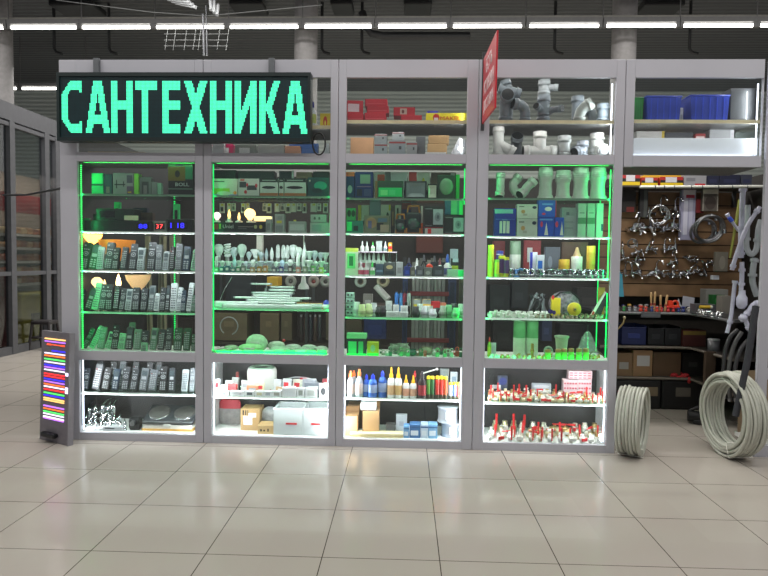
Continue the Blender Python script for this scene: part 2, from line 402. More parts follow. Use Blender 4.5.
for ci, (xa, xb) in enumerate(PANES):
    el, er = EDGES[ci], EDGES[ci + 1]
    t = th('display_case', CASE[ci], 'display case', (el, 0, 0)); cases.append(t)
    def bx(name, x0, x1, y0, y1, z0, z1, m, bev=0, label=None):
        b = MB()
        (b.rbox(x0 - el, x1 - el, y0, y1, z0, z1, bev) if bev else b.box(x0 - el, x1 - el, y0, y1, z0, z1))
        return pt(t, name, b, m, label=label)
    zb = 0 if ci < 4 else ZOB - .09
    g = .002
    bx('stile', el + g, xa, 0, .035, zb, ZT, ALU, .004); 
    bx('stile', xb, er - g, 0, .035, zb, ZT, ALU, .004)
    bx('rail', xa, xb, .001, .035, ZOT, ZT, ALU)
    if ci < 4:
        bx('rail', xa, xb, .001, .035, ZMT, ZOB, ALU); bx('rail', xa, xb, .001, .035, ZLT, ZMB, ALU); bx('rail', xa, xb, .001, .035, 0, ZLB, ALU)
    else:
        bx('rail', xa, xb, .001, .035, ZOB - .085, ZOB, ALU)
        bx('soffit', el, er, .06, .5, ZOB - .085, ZOB - .02, mat((100, 100, 98), .5))
    rng = [(ZOB, ZOT), (ZMB, ZMT), (ZLB, ZLT)] if ci < 4 else [(ZOB, ZOT)]
    for z0, z1 in rng: bx('glass_pane', xa, xb, .020, .024, z0, z1, GLASS)
    # boards inside
    if ci < 4:
        bx('floor_board', el + .01, er - .01, .06, D + .05, ZLB - .045, ZLB - .005, WHITE)
        bx('divider_board', el + .01, er - .01, .06, D + .02, ZLT + .01, ZMB - .012, WHITE)
        bx('divider_board', el + .01, er - .01, .06, D + .02, ZMT + .012, ZOB - .006, mat((150, 152, 150), .22, 0, 0, .05))
        bx('back_panel', el + .01, er - .01, D + .03, D + .045, 0.02, ZLT + .03, mat((34, 34, 36), .5))
        bx('side_panel', el + .004, el + .012, .06, D + .04, ZLB, ZLT, mat((190, 192, 194), .4)); bx('side_panel', er - .012, er - .004, .06, D + .04, ZLB, ZLT, mat((190, 192, 194), .4))
        Z[ci, 'floor'] = ZMB - .012 + .001; Z[ci, 'lowfloor'] = ZLB - .004; Z[ci, 'topfloor'] = ZOB - .005
        xm = (xa + xb) / 2; pxm = 384 + F * (xm - CAM.x) / (-CAM.y) + 26
        for k, py in enumerate(SHELF_Y[ci]):
            z = P(pxm, py, .05).z; Z[ci, k] = z + .006
            bx('glass_shelf', el + .02, er - .02, .06, D - .02, z - .005, z + .005, SHELFG)
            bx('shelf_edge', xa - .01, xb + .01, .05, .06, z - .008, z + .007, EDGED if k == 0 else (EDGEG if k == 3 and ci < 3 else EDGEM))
        z = P(pxm, LOW_Y[ci], .05).z; Z[ci, 'low'] = z + .006
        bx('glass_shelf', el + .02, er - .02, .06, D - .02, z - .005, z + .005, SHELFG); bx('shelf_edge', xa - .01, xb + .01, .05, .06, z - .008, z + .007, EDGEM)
    else:
        bx('floor_board', el + .01, er - .01, .06, .5, ZOB - .02, ZOB - .005, WHITE); Z[ci, 'topfloor'] = ZOB - .004
    if TOPS_Y[ci]:
        xm = (xa + xb) / 2; pxm = 384 + F * (xm - CAM.x) / (-CAM.y) + 26
        z = P(pxm, TOPS_Y[ci], .06).z; Z[ci, 'top'] = z + .013
        bx('wood_shelf', el + .01, er - .01, .06, .55, z - .012, z + .012, mat((112, 112, 112), .35)); bx('wood_edge', xa - .01, xb + .01, .052, .06, z - .014, z + .0125, mat((226, 210, 174), .5))  # grey board colour carries the underside's shade, only the edge stays cream
# LED strips
def led(ci, x, y, z0, z1, m, horiz=None, beads=True):
    b = MB()
    el = EDGES[ci]
    if horiz:
        b.box(x - el, horiz - el, y, y + .006, z0, z1)
        pt(cases[ci], 'led_strip', b, m)
    else:
        k = int((z1 - z0) / .0165) if beads else 1
        if beads:
            for i in range(k):
                z = z0 + i * .0165; b.box(x - .006 - el, x + .006 - el, y, y + .004, z, z + .010)
        else: b.box(x - .004 - el, x + .004 - el, y, y + .006, z0, z1)
        pt(cases[ci], 'led_strip', b, m)
PA = PANES
GL2 = mat((70, 255, 120), .4, 0, 1.3)
led(0, PA[0][0] + .010, .04, ZMB + .01, ZMT - .01, GL2)
led(0, P(174.5, 260, .43).x, .43, P(174, 348, .43).z, P(174, 200, .43).z, GREENLED)
led(1, PA[1][0] + .002, .045, ZMB + .01, ZMT - .01, GREENLED, beads=False)
def zpx(py, Y=.06): return P(400, py, Y).z
led(1, PA[1][1] - .004, .06, zpx(231), zpx(214), GREENLED, beads=False)
led(1, PA[1][1] - .004, .06, zpx(275), zpx(258), GREENLED, beads=False)
led(2, PA[2][1] - .004, .06, zpx(204), zpx(168), GREENLED, beads=False)
led(3, PA[3][0] + .002, .06, zpx(233), zpx(203), GREENLED, beads=False)
led(3, PA[3][1] - .004, .06, zpx(276), zpx(168), GL2, beads=False)
led(3, PA[3][1] - .004, .06, zpx(354), zpx(290), GREENLED, beads=False)
led(3, PA[3][1] + .022, .40, ZMB + .01, ZMT - .01, GREENLED, beads=False)
for ci in (0, 1, 2, 3):
    led(ci, PA[ci][0] + .02, .062, ZMT - .003, ZMT + .001, mat((20, 200, 66), .4, 0, .5), horiz=PA[ci][1] - .02)
    led(ci, PA[ci][0] + .004, .05, ZLB + .01, ZLT - .01, WHITELED, beads=False)
    led(ci, PA[ci][1] - .004, .05, ZLB + .01, ZLT - .01, WHITELED, beads=False)
led(1, PA[1][0] + .02, .062, ZMB + .000, ZMB + .012, mat((20, 255, 90), .4, 0, .9), horiz=PA[1][1] - .02)
for ci in (3, 4): led(ci, PA[ci][1] - .012, .06, ZOB + .02, ZOT - .03, mat((235, 240, 255), .4, 0, 4.0), beads=False)
led(4, PA[4][0] + .02, .072, ZOB + .0, ZOB + .008, mat((235, 240, 255), .4, 0, 8.0), horiz=PA[4][1] - .04)
# right hand post of the doorway and the start of the next case
xr0 = P(760.5, 300, 0).x; xr1 = P(766.5, 400, 0).x
t = th('display_case', 'display case mostly cut off at the right of the doorway', 'display case', (xr0, 0, 0))
b = MB(); b.rbox(0, xr1 - xr0, 0, .035, 0, ZT, .004); pt(t, 'stile', b, ALU)
for z0, z1 in ((0, .09), (.62, .70), (ZMT, ZT)):
    b = MB(); b.box(xr1 - xr0, .9, .001, .06, z0, z1); pt(t, 'rail', b, ALU)
b = MB(); b.box(xr1 - xr0, .9, .028, .033, .09, .62); pt(t, 'glass_pane', b, GLASS)
b = MB(); b.box(xr1 - xr0, .9, .06, .45, .05, .08); pt(t, 'floor_board', b, WHITE)
b = MB(); b.box(xr1 - xr0, .9, .40, .41, .09, .62); pt(t, 'back_panel', b, mat((130, 110, 84), .5))
b = MB(); b.box(xr1 - xr0 + .005, xr1 - xr0 + .012, .05, .055, .1, .6); pt(t, 'led_strip', b, WHITELED)
# side wall of the shop
b = MB(); b.box(XE, XE + .04, .06, 2.5, 0, 2.6); struct('wall_left', b, mat((58, 58, 58), .5))
b = MB(); b.box(XE, 4.5, 2.5, 2.6, 0, 2.5); struct('wall_rear', b, mat((46, 42, 38), .6))
b = MB(); b.box(4.02, 4.12, .1, 2.5, 0, 2.5); struct('wall_right', b, mat((44, 40, 37), .6))
# ------------------------------------------------------------------ LED letter sign
YS = -.13
c0, c1 = P(56.5, 108, YS).x, P(310.5, 108, YS).x
zs0 = (P(57, 139.8, YS).z + P(310, 142.8, YS).z) / 2; zs1 = (P(57, 71.2, YS).z + P(310, 73.2, YS).z) / 2
t = th('led_sign', 'wide black dot-matrix sign with glowing green letters above the shop front', 'sign', (c0, YS, zs0))
W, H = c1 - c0, zs1 - zs0
FR = mat((18, 34, 34), .4)
for (x0, x1, z0, z1) in ((0, W, 0, .03), (0, W, H - .03, H), (0, .022, .03, H - .03), (W - .022, W, .03, H - .03)):
    b = MB(); b.box(x0, x1, 0, .10, z0, z1); pt(t, 'frame', b, FR)
b = MB(); b.box(.022, W - .022, .012, .09, .03, H - .03); pt(t, 'panel', b, mat((14, 58, 62), .35))  # teal in the panel colour stands for the glow of the letters
NC, NR = 192, 46
dp = (W - .05) / NC; dz = (H - .066) / NR
# unlit dots of the matrix
GR = [[0] * NC for _ in range(NR)]
def fill(c, r):
    if 0 <= c < NC and 0 <= r < NR: GR[r][c] = 1
def vbar(a, w, r0=0, r1=39):
    for r in range(r0, r1 + 1):
        for c in range(w): fill(a + c, r + 3)
def hbar(a, e, r0, r1):
    for r in range(r0, r1 + 1):
        for c in range(a, e + 1): fill(c, r + 3)
def diag(a0, a1, w, r0, r1):
    for r in range(r0, r1 + 1):
        x = a0 + (a1 - a0) * (r - r0) / (r1 - r0)
        for c in range(w): fill(int(round(x)) + c, r + 3)
LET = []
def letter(fn):
    global GR
    GR = [[0] * NC for _ in range(NR)]; fn(); LET.append([(c, r) for r in range(NR) for c in range(NC) if GR[r][c]])
def lC():
    for r in range(40):
        k = abs(r - 19.5) / 19.5
        off = 1 + (0 if k < .45 else (k - .45) / .55 * 7)
        wd = 5 + (0 if k < .62 else (k - .62) / .2 * 4)
        for c in range(int(off), int(min(off + wd, 17))): fill(c, r + 3)
        if r <= 6 or r >= 33:
            for c in range(int(max(off, 6)), 17): fill(c, r + 3)
        if r in (7, 8, 31, 32): fill(16, r + 3); fill(15, r + 3)
def lA(x):
    def f():
        diag(x + 6, x, 5, 0, 39); diag(x + 8, x + 14, 5, 0, 39); hbar(x + 6, x + 12, 0, 5); hbar(x + 4, x + 14, 26, 32)
    return f
letter(lC); letter(lA(20))
letter(lambda: (vbar(40, 5), vbar(52, 5), hbar(40, 56, 15, 21)))
letter(lambda: (hbar(59, 75, 0, 6), vbar(64, 5)))
letter(lambda: (vbar(80, 5), hbar(80, 93, 0, 6), hbar(80, 93, 15, 21), hbar(80, 93, 33, 39)))
letter(lambda: (diag(97, 109, 6, 0, 39), diag(109, 97, 6, 0, 39)))
letter(lambda: (vbar(117, 5), vbar(129, 5), hbar(117, 133, 15, 21)))
letter(lambda: (vbar(136, 5), vbar(148, 5), diag(148, 136, 5, 2, 38)))
letter(lambda: (vbar(155, 5), diag(166, 160, 5, 0, 19), diag(160, 166, 5, 20, 39), hbar(158, 162, 17, 22)))
letter(lA(173))
lit = mat((80, 255, 196), .4, 0, 1.05)
for L_ in LET:
    b = MB()
    for c, r in L_:
        x = .025 + (c + .5) * dp; z = H - .033 - (r + .5) * dz
        b.add([(x - dp * .40, .010, z - dz * .40), (x + dp * .40, .010, z - dz * .40), (x + dp * .40, .010, z + dz * .40), (x - dp * .40, .010, z + dz * .40)], [(0, 1, 2, 3)])
    pt(t, 'letter', b, lit)
b = MB()
for r in range(0, NR):
    z = H - .033 - r * dz; b.add([(.022, .011, z - .0012), (W - .022, .011, z - .0012), (W - .022, .011, z + .0012), (.022, .011, z + .0012)], [(0, 1, 2, 3)])
for c in range(0, NC + 1):
    x = .025 + c * dp; b.add([(x - .0012, .0108, .03), (x + .0012, .0108, .03), (x + .0012, .0108, H - .03), (x - .0012, .0108, H - .03)], [(0, 1, 2, 3)])
pt(t, 'dot_grid', b, mat((10, 26, 32), .5))
for px in (96.5, 271.5):
    x = P(px, 65, -.02).x - c0; b = MB(); b.box(x - .022, x + .022, .10, .128, H - .02, P(px, 59, 0).z - zs0); pt(t, 'bracket', b, mat((100, 104, 108), .5))
# cable loop under the sign corner
p = P(319, 144, -.03)
b = MB(); b.tube([(.05 * math.cos(a), 0, .085 * math.sin(a)) for a in [i * 2 * PI / 20 for i in range(20)]], .0065, 6, closed=True); solo('cable_loop', 'black cable loop hanging below the right corner of the letter sign', 'cable', b, BLACK, p)
# ------------------------------------------------------------------ projecting red flag sign
XF = P(480.5, 95, -.02).x + .02
zb_, zt_ = P(480, 124, -.02).z, P(480, 60, -.02).z
t = th('flag_sign', 'red projecting flag sign with white lettering fixed between two display cases', 'sign', (XF, 0, zb_), rot=(.07, 0, 0))
Hf = zt_ - zb_; Lf = .74
b = MB(); b.rbox(-.006, .006, -Lf - .03, -.03, 0, Hf, .002); pt(t, 'panel', b, mat((204, 38, 52), .4))
b = MB(); b.cyl((0, -.02, -.05), (0, -.02, Hf + .05), .014, n=8); pt(t, 'pole', b, DKGREY)
for z in (.06, Hf - .06):
    b = MB(); b.cyl((0, .0, z), (0, -.03, z), .012, n=8); pt(t, 'clamp', b, DKGREY)
for s_, z, w_ in (('ЕСТЬ', Hf * .79, .34), ('УСТАНОВКА', Hf * .50, .58), ('ДОСТАВКА', Hf * .21, .58)):
    o = pt(t, 'lettering', textmesh(s_, .10, w_), mat((250, 232, 234), .5), (-.0065, -Lf / 2 - .03, z), (0, 0, -PI / 2))
# ------------------------------------------------------------------ leaning LED strip display board
q0, q1 = G(41.5, 438), G(69.5, 445)
dv = (q1 - q0); ang = math.atan2(dv.y, dv.x); wb = dv.length
yb = (q0.y + q1.y) / 2
hb = P(57, 331, yb + .05).z / math.cos(.05)
t = th('strip_demo_board', 'dark display board lined with glowing coloured light strips standing at the corner', 'display board', q0 + Vector((0, -.03, 0)), rot=(-.035, 0, ang))
b = MB(); b.rbox(0, wb, 0, .035, 0, hb, .004); pt(t, 'panel', b, mat((112, 108, 114), .45))
b = MB(); b.box(wb - .001, wb + .012, -.006, .04, .0, hb); pt(t, 'edge_profile', b, mat((128, 124, 130), .4))
LS = [('warm', .972, 3), ('violet', .945, 1), ('redbits', .915, 1), ('blue', .855, 1), ('pale', .825, 2), ('orange', .80, 2), ('green', .765, 1), ('pale', .735, 2), ('blue', .705, 1), ('violet', .682, 1), ('white', .655, 2), ('red', .615, 2), ('red', .590, 2), ('blue', .562, 1), ('violet', .535, 1), ('orange', .508, 1), ('white', .484, 2), ('red', .455, 2), ('green', .420, 1), ('blue', .395, 1), ('warm', .365, 3), ('warm', .345, 2), ('violet', .285, 2), ('orange', .258, 1), ('green', .228, 1), ('pale', .205, 2), ('white', .175, 3), ('violet', .16, 2)]
LC = {'warm': (255, 200, 120), 'violet': (196, 120, 255), 'redbits': (255, 90, 50), 'blue': (60, 50, 255), 'pale': (240, 225, 255), 'orange': (255, 120, 50), 'green': (90, 255, 120), 'white': (245, 235, 255), 'red': (255, 50, 55)}
for n_, v, e in LS:
    z = .06 + v * (hb - .10); x0_, x1_ = .14 * wb, .86 * wb
    b = MB()
    if n_ == 'redbits': b.box(.22 * wb, .36 * wb, -.006, .001, z - .006, z + .006); b.box(.7 * wb, .84 * wb, -.006, .001, z - .006, z + .006); b.box(.36 * wb, .7 * wb, -.002, .001, z - .004, z + .004)
    else:
        if n_ == 'blue' and v > .8: x0_ = .4 * wb
        b.box(x0_, x1_, -.006, .001, z - .005, z + .005)
    pt(t, 'light_strip', b, mat(LC[n_], .4, 0, .75 + .22 * e))
for z in (.635, .46, .49):
    b = MB(); b.box(.9 * wb, .99 * wb, -.006, .001, .06 + z * (hb - .1) - .012, .06 + z * (hb - .1) + .012); pt(t, 'controller', b, mat((235, 215, 255), .4, 0, 2.0))
b = MB(); b.rbox(.22 * wb, .68 * wb, -.05, .0, .045, .085, .012); pt(t, 'foot_grip', b, BLACK)
# ------------------------------------------------------------------ coils of pipe on the floor
PIPE = mat((184, 186, 174), .42, 0, 0, .05, 30)
def coil(name, label, c, nrm, Ro, layers, wnd, pr, tie):
    """closed-packed windings around axis nrm"""
    nrm = Vector(nrm).normalized(); u = Vector((0, 0, 1)); u = (u - nrm * u.dot(nrm)).normalized(); w = nrm.cross(u)
    t = th(name, label, 'pipe coil', c)
    pts = []; n = 40
    for L_ in range(layers):
        r = Ro - pr - L_ * pr * 1.8
        seq = range(wnd * n)
        for i in seq:
            a = 2 * PI * i / n
            ax = (i / n - wnd / 2) * pr * 2.0
            if L_ % 2: ax = -ax
            jit = .006 * math.sin(a * 3 + int(i / n) * 1.7 + L_) + .004 * math.sin(int(i / n) * 2.3 + L_)
            pts.append(u * math.cos(a) * (r + jit) + w * math.sin(a) * (r + jit) + nrm * ax)
    b = MB(); b.tube(pts, pr, 7); pt(t, 'pipe', b, PIPE)
    # end of the pipe springing loose
    e = [pts[-1]]; a0 = 2 * PI * 0
    for a in tie:
        b = MB(); hw = wnd * pr + .008; r0, r1 = Ro + .006, Ro - layers * pr * 2 - .006
        d = u * math.cos(a) + w * math.sin(a)
        b.tube([d * r0 - nrm * hw, d * r0 + nrm * hw, d * r1 + nrm * hw, d * r1 - nrm * hw], .004, 5, closed=True); pt(t, 'tie', b, mat((235, 235, 225), .5))
    return t
g1 = G(632, 456.5)
R1 = (P(632, 389, g1.y).z) / 2
c1_ = Vector((P(627, 425, g1.y + .03).x + .05, g1.y + .05, R1 + .008))
coil('pipe_coil', 'narrow upright coil of pale pipe leaning at the foot of the valve case', c1_, (.88, -.48, 0), R1, 2, 7, .0125, (2.9,))
g2 = G(738, 456)
R2 = (P(733, 373, g2.y).z) / 2
c2_ = Vector((P(732.5, 413, g2.y).x, g2.y + .0, R2 + .008))
coil('pipe_coil', 'large coil of pale pipe standing open towards the doorway by the right post', c2_, (-.995, -.10, 0), R2, 4, 7, .0125, (3.5,))
# ------------------------------------------------------------------ kinds of goods
def ext(x0, x1, top, Y, zs):
    py = top + 8
    a, c = P(x0, py, Y), P(x1, py, Y); h = P((x0 + x1) / 2, top, Y).z - zs
    return a.x, c.x, max(h, .01)
def prodbox(name, label, x0, x1, top, Y, zs, depth, base, prints=(), cat='box', group=None, rot=0, text=None, rough=.5, body='carton'):
    """printed box; prints = (u0,v0,u1,v1,colour[,'o']) on the front, u right v up, 0..1"""
    xa, xb, h = ext(x0, x1, top, Y, zs); w = xb - xa
    t = th(name, label, cat, ((xa + xb) / 2, Y, zs), group, (0, 0, rot))
    b = MB(); b.rbox(-w / 2, w / 2, 0, depth, 0, h, .002, seg=1)
    b.box(-w / 2 + .003, w / 2 - .003, depth * .48, depth * .52, h - .0005, h + .0004)
    pt(t, body, b, mat(base, rough, 0, 0, .06, 12))
    if prints:
        b = MB(); ms = []
        for i, q in enumerate(prints):
            u0, v0, u1, v1, c = q[:5]; X0, X1, Z0, Z1 = -w / 2 + u0 * w, -w / 2 + u1 * w, v0 * h, v1 * h; yy = -.0006 - .0004 * i
            if len(q) > 5 and q[5] == 'o':
                n = 20; b.prism([((X0 + X1) / 2 + (X1 - X0) / 2 * math.cos(2 * PI * k / n), (Z0 + Z1) / 2 + (Z1 - Z0) / 2 * math.sin(2 * PI * k / n)) for k in range(n)], yy, .0005, i)
            elif len(q) > 5 and q[5] == 't':
                b.prism([(X0, Z0), (X1, Z0), ((X0 + X1) / 2, Z1)], yy, .0005, i)
            else: b.box(X0, X1, yy, .0005, Z0, Z1, i)
            ms.append(mat(c, .4, 0, 0, 0))
        pt(t, 'front_print', b, ms)
    if text:
        s_, u, v, hh, ww, c = text
        pt(t, 'lettering', textmesh(s_, hh * h, ww * w), mat(c, .4), (-w / 2 + u * w, -.004, v * h))
    return t
def m_remote(b):
    # unit: width 1, height 1, depth 1 around the base centre
    n = 8; prof = [(-.42, 0), (.42, 0), (.5, .06), (.5, .42), (.46, .55), (.5, .7), (.5, .95), (.40, 1), (-.40, 1), (-.5, .95), (-.5, .7), (-.46, .55), (-.5, .42), (-.5, .06)]
    b.prism(prof, -.38, .5); b.prism([(x * .9, .02 + z * .96) for x, z in prof], -.5, -.38)
def m_keys(kind):
    def f(b):
        def key(x, z, w, h, mi=0): b.box(x - w / 2, x + w / 2, -.62, -.49, z - h / 2, z + h / 2, mi)
        if kind == 0:
            for r in range(9):
                for c in range(3): key(-.26 + c * .26, .12 + r * .085, .17, .045, (r == 8 and c == 0) * 1)
        elif kind == 1:
            for r in range(5):
                for c in range(3): key(-.26 + c * .26, .08 + r * .07, .16, .04)
            for a in range(16):
                x0, z0 = .28 * math.cos(a * PI / 8), .075 * math.sin(a * PI / 8); key(x0, .58 + z0, .09, .025)
            key(0, .58, .2, .05)
            for c in range(3): key(-.26 + c * .26, .74, .16, .035)
            key(-.24, .88, .2, .05, 1)
        else:
            for r in range(4):
                for c in range(2): key(-.2 + c * .4, .10 + r * .09, .26, .05)
            key(0, .56, .6, .13, 1); key(0, .78, .66, .22, 2)
    return f
def remote(cx, w, top, zs, Y, col, tilt, kind, label, group, lean=.18, keys=None):
    a, c, h = ext(cx - w / 2, cx + w / 2, top, Y, zs); W_ = c - a
    t = th('remote_control', label, 'remote control', ((a + c) / 2, Y, zs + .002 + abs(math.sin(tilt)) * W_ * .5), group, (-lean, tilt, R.uniform(-.12, .12)))
    h /= math.cos(lean) * max(.8, math.cos(tilt))
    kc = keys or ((150, 155, 158) if sum(col) < 330 else (92, 98, 104))
    pt(t, 'body', K('remote_body', m_remote), mat(col, .4), s=(W_, .022, h))
    pt(t, 'keypad', K('remote_keys_%d' % kind, m_keys(kind)), [mat(kc, .5), mat((120, 60, 62), .5) if kind == 0 else mat(kc, .45), mat((60, 72, 76), .3)], s=(W_, .022, h))
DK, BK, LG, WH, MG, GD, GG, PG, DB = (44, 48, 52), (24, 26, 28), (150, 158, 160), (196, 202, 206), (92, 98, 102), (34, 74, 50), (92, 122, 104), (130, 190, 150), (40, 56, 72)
NAMEC = {DK: 'dark grey', BK: 'black', LG: 'light grey', WH: 'pale', MG: 'mid grey', GD: 'dark green-lit', GG: 'grey-green', PG: 'pale green', DB: 'dark bluish'}
ROWS = [
 (2, 'top remote shelf', .17, [(83.5, 9, 243, GD, .1), (92, 8.5, 245.4, GD, .14), (99.6, 7, 247, LG, .04), (107.6, 8.5, 243, DK, .08), (115, 7, 248, BK, .02), (123, 6.5, 247.5, DK, .05), (132, 7.5, 244.4, DK, .06), (140.2, 8, 248, LG, .0), (150.5, 8.5, 242.5, DK, .03), (158.6, 7, 245, MG, -.02), (165.6, 6.4, 251.7, LG, 0), (171.8, 4.6, 247, BK, 0), (178, 7, 244, MG, .02), (185.8, 8, 247, DB, .03), (193, 5.5, 250, PG, .1)]),
 (3, 'middle remote shelf', .17, [(81, 5, 290, BK, .1), (87.7, 6.6, 289.6, GD, .26), (94.6, 7, 283.5, PG, .1), (101.6, 6.8, 285, DK, .1), (108.6, 7.6, 284.8, BK, 0), (115.6, 6.4, 286, BK, .02), (121.4, 6, 289, DK, .08), (127.8, 6.8, 289.6, LG, .06), (135.4, 7.6, 288, DK, .0), (143.4, 7.4, 288.8, DK, .03), (150.6, 6.4, 286, MG, .04), (156.2, 5.6, 293.8, WH, .04), (162.2, 6, 288, DK, .0), (167.2, 4.4, 286, DK, 0), (173, 6.6, 283.6, WH, 0), (178.4, 4.6, 288, WH, .04), (183, 5.2, 291, DB, 0), (188.4, 5, 283.4, WH, .07), (193, 4.6, 296, GG, .03)]),
 ('floor', 'lowest green-lit remote shelf', .16, [(84, 5, 330, GD, .4), (91.5, 5.5, 327.7, PG, .4), (100.5, 7.4, 327.7, GG, .1), (107.5, 5.4, 333, PG, .24), (114.4, 7, 325.6, BK, .06), (121, 7.2, 334, PG, .08), (128.6, 7.2, 328, DK, .03), (136.6, 7.4, 330, GG, .03), (144.6, 7, 331, DK, 0), (152.6, 7.2, 328.7, GG, .06), (160.6, 7, 330, DK, .05), (168, 6.4, 328.7, DK, .04), (177.4, 8.5, 328.7, GD, .02), (186.4, 7.4, 329, GD, 0), (193.4, 4.6, 335, GD, 0)]),
 ('low', 'white-lit bottom remote shelf', .15, [(85.4, 6, 369, DK, .04), (95.4, 8.4, 365.5, DK, .12), (105, 7.6, 369, BK, .12), (114.8, 6.6, 370, DB, .08), (124.4, 7.4, 368, DK, .08), (133.2, 7.4, 370, DK, .08), (142.6, 8, 369.4, MG, .08), (151.8, 8, 370.8, MG, .08), (162.6, 8, 367.6, BK, 0), (171.4, 6.4, 369, DK, 0), (184.4, 6.6, 370.5, LG, .02), (191.8, 5.4, 369, MG, .02)]),
]
for key, desc, Y, its in ROWS:
    zs = Z[0, key] + .001
    cnt = {}
    for i, (cx, w, top, c, tl) in enumerate(its):
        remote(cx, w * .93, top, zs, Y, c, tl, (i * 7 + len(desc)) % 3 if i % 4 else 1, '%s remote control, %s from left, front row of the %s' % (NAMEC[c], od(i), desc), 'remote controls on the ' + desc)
for i, (cx, top, c) in enumerate([(98, 362.5, DK), (112, 363, DK), (121, 362.5, MG), (134, 363, DK), (148, 363.5, DK), (157, 363, BK)]):
    remote(cx, 6, top, Z[0, 'low'] + .001, .30, c, .04, i % 3, '%s remote control, %s from left in the rear row, white-lit bottom remote shelf' % (NAMEC[c], od(i)), 'rear row of remote controls')
for i, (cx, top, c) in enumerate([(131, 323, GG), (144, 343, PG)]):
    remote(cx, 6 if i == 0 else 6, top, Z[0, 'floor'] + .001, .30 if i == 0 else .09, c, .0, i, ['grey-green remote control standing behind the lowest green-lit row', 'small pale green remote lying low in front of the lowest row'][i], None)
# --- first case, top shelf boxes
z0 = Z[0, 0]
prodbox('product_box', 'bright green packaged box on the top shelf of the remote case', 91.5, 103, 173, .14, z0, .08, (40, 190, 120), [(.1, .55, .9, .95, (60, 210, 120)), (0, .42, 1, .5, (20, 70, 50))])
prodbox('product_box', 'dark blue box next to the bright green box, remote case top shelf', 103.6, 112, 174, .15, z0, .08, (38, 66, 78), [(.3, .1, .7, .4, (120, 120, 110))])
prodbox('product_box', 'grey box printed with tree-like black aerials, remote case top shelf', 112.8, 133.5, 173, .14, z0, .07, (128, 132, 132), [(.08, .45, .6, .5, (40, 40, 44)), (.16, .3, .2, .68, (40, 40, 44)), (.5, .38, .54, .62, (40, 40, 44)), (.68, .55, .95, .9, (74, 74, 88)), (.68, .05, .98, .4, (90, 70, 96)), (.72, .1, .9, .16, (180, 150, 40))])
prodbox('product_box', 'narrow lime-yellow box beside the grey aerial box', 134, 138.4, 173.5, .14, z0, .07, (120, 196, 70))
prodbox('product_box', 'grey box with an arch picture on the remote case top shelf', 139.4, 151, 177, .16, z0, .06, (96, 108, 104), [(.2, .1, .8, .75, (58, 66, 66)), (.35, .1, .65, .55, (110, 114, 112))])
prodbox('product_box', 'small grey box right of the arch picture box', 151.4, 157, 182, .16, z0, .06, (110, 116, 116))
prodbox('product_box', 'pale green bottle-shaped pack left of the black amplifier box', 157.4, 161.4, 183, .14, z0, .04, (120, 176, 146))
prodbox('product_box', 'black and olive box lettered BOLL on the top shelf, remote case', 168.2, 192.6, 163.4, .10, z0, .12, (18, 24, 24), [(0, .9, 1, 1, (22, 130, 60)), (0, .45, .7, .9, (92, 86, 24)), (.7, .5, 1, .9, (30, 120, 80)), (.28, .56, .48, .78, (20, 26, 18), 'o'), (0, .18, 1, .21, (90, 120, 104)), (.3, .92, .6, .96, (14, 50, 70))], text=('BOLL', .58, .335, .11, .56, (170, 196, 186)))
b = MB(); b.tube([(0, 0, 0), (.1, 0, .04), (.2, 0, .02), (.28, 0, .05)], .012, 7); 
solo('aerial_rod', 'dark telescopic aerial lying behind the boxes on the top remote case shelf', 'aerial', b, DKGREY, (P(104, 170, .3).x, .33, Z[0, 0] + .0), None)
# second shelf: set-top boxes and clocks
z1 = Z[0, 1]
def settop(cx0, cx1, top, Y, zs, base, label, disp, dcol, text=None, depth=.18):
    xa, xb, h = ext(cx0, cx1, top, Y, zs); w = xb - xa
    t = th('receiver_box', label, 'electronic device', ((xa + xb) / 2, Y, zs))
    b = MB(); b.rbox(-w / 2, w / 2, 0, depth, .004, h, .004); pt(t, 'case', b, mat(base, .35))
    b = MB(); b.box(-w / 2 + disp[0] * w, -w / 2 + disp[1] * w, -.0015, .001, h * .25, h * .8); pt(t, 'display_window', b, mat((12, 12, 16), .2))
    if text: pt(t, 'display_digits', textmesh(text, h * .38, (disp[1] - disp[0]) * w * .7), mat(dcol, .4, 0, 2.5), (-w / 2 + (disp[0] + disp[1]) / 2 * w, -.003, h * .53))
    b2 = MB(); b2.box(-w * .42, w * .42, .01, depth - .02, 0, .0045); pt(t, 'base', b2, BLACK)
settop(84, 152, 220.5, .16, z1, (20, 24, 24), 'long black receiver with blue digits on the second shelf of the remote case', (.78, .96), (40, 40, 255), '88')
settop(153.6, 165.6, 221, .12, z1, (128, 122, 118), 'small grey box clock with red digits on the second shelf', (.1, .92), (255, 70, 70), '37')
settop(166.5, 192.5, 219, .15, z1, (18, 22, 22), 'black receiver with blue digits right of the grey clock', (.05, .8), (50, 40, 255), '1 18')
settop(96, 134, 208.5, .17, z1 + .0005 + P(110, 220.5, .16).z - z1, (22, 28, 26), 'black receiver stacked on the long receiver, with a pale label', (.1, .5), (20, 60, 40))
prodbox('price_card', 'pale rectangular card propped on the long black receiver', 124.2, 138.4, 215.6, .155, P(110, 220.2, .16).z + .001, .004, (190, 182, 158), cat='card')
prodbox('product_box', 'brown box standing behind the long receiver on the second shelf', 140, 152.5, 212.5, .30, z1, .06, (70, 48, 40))
prodbox('product_box', 'dark navy box above the brown box on the second shelf', 133, 147, 207.8, .36, z1, .05, (30, 40, 62))
for i, (px, c) in enumerate(((86, (30, 160, 90)), (96, (36, 60, 48)), (117, (60, 220, 130)), (176, (70, 230, 140)))):
    prodbox('adapter', 'small green-lit plug adapter, %s from the left on the second shelf of the remote case' % od(i), px - 3, px + 3, [218, 214, 202, 204][i], .26 + .06 * (i > 1), z1, .03, c, [(.25, .4, .75, .8, (20, 30, 30))], cat='adapter', body='housing')
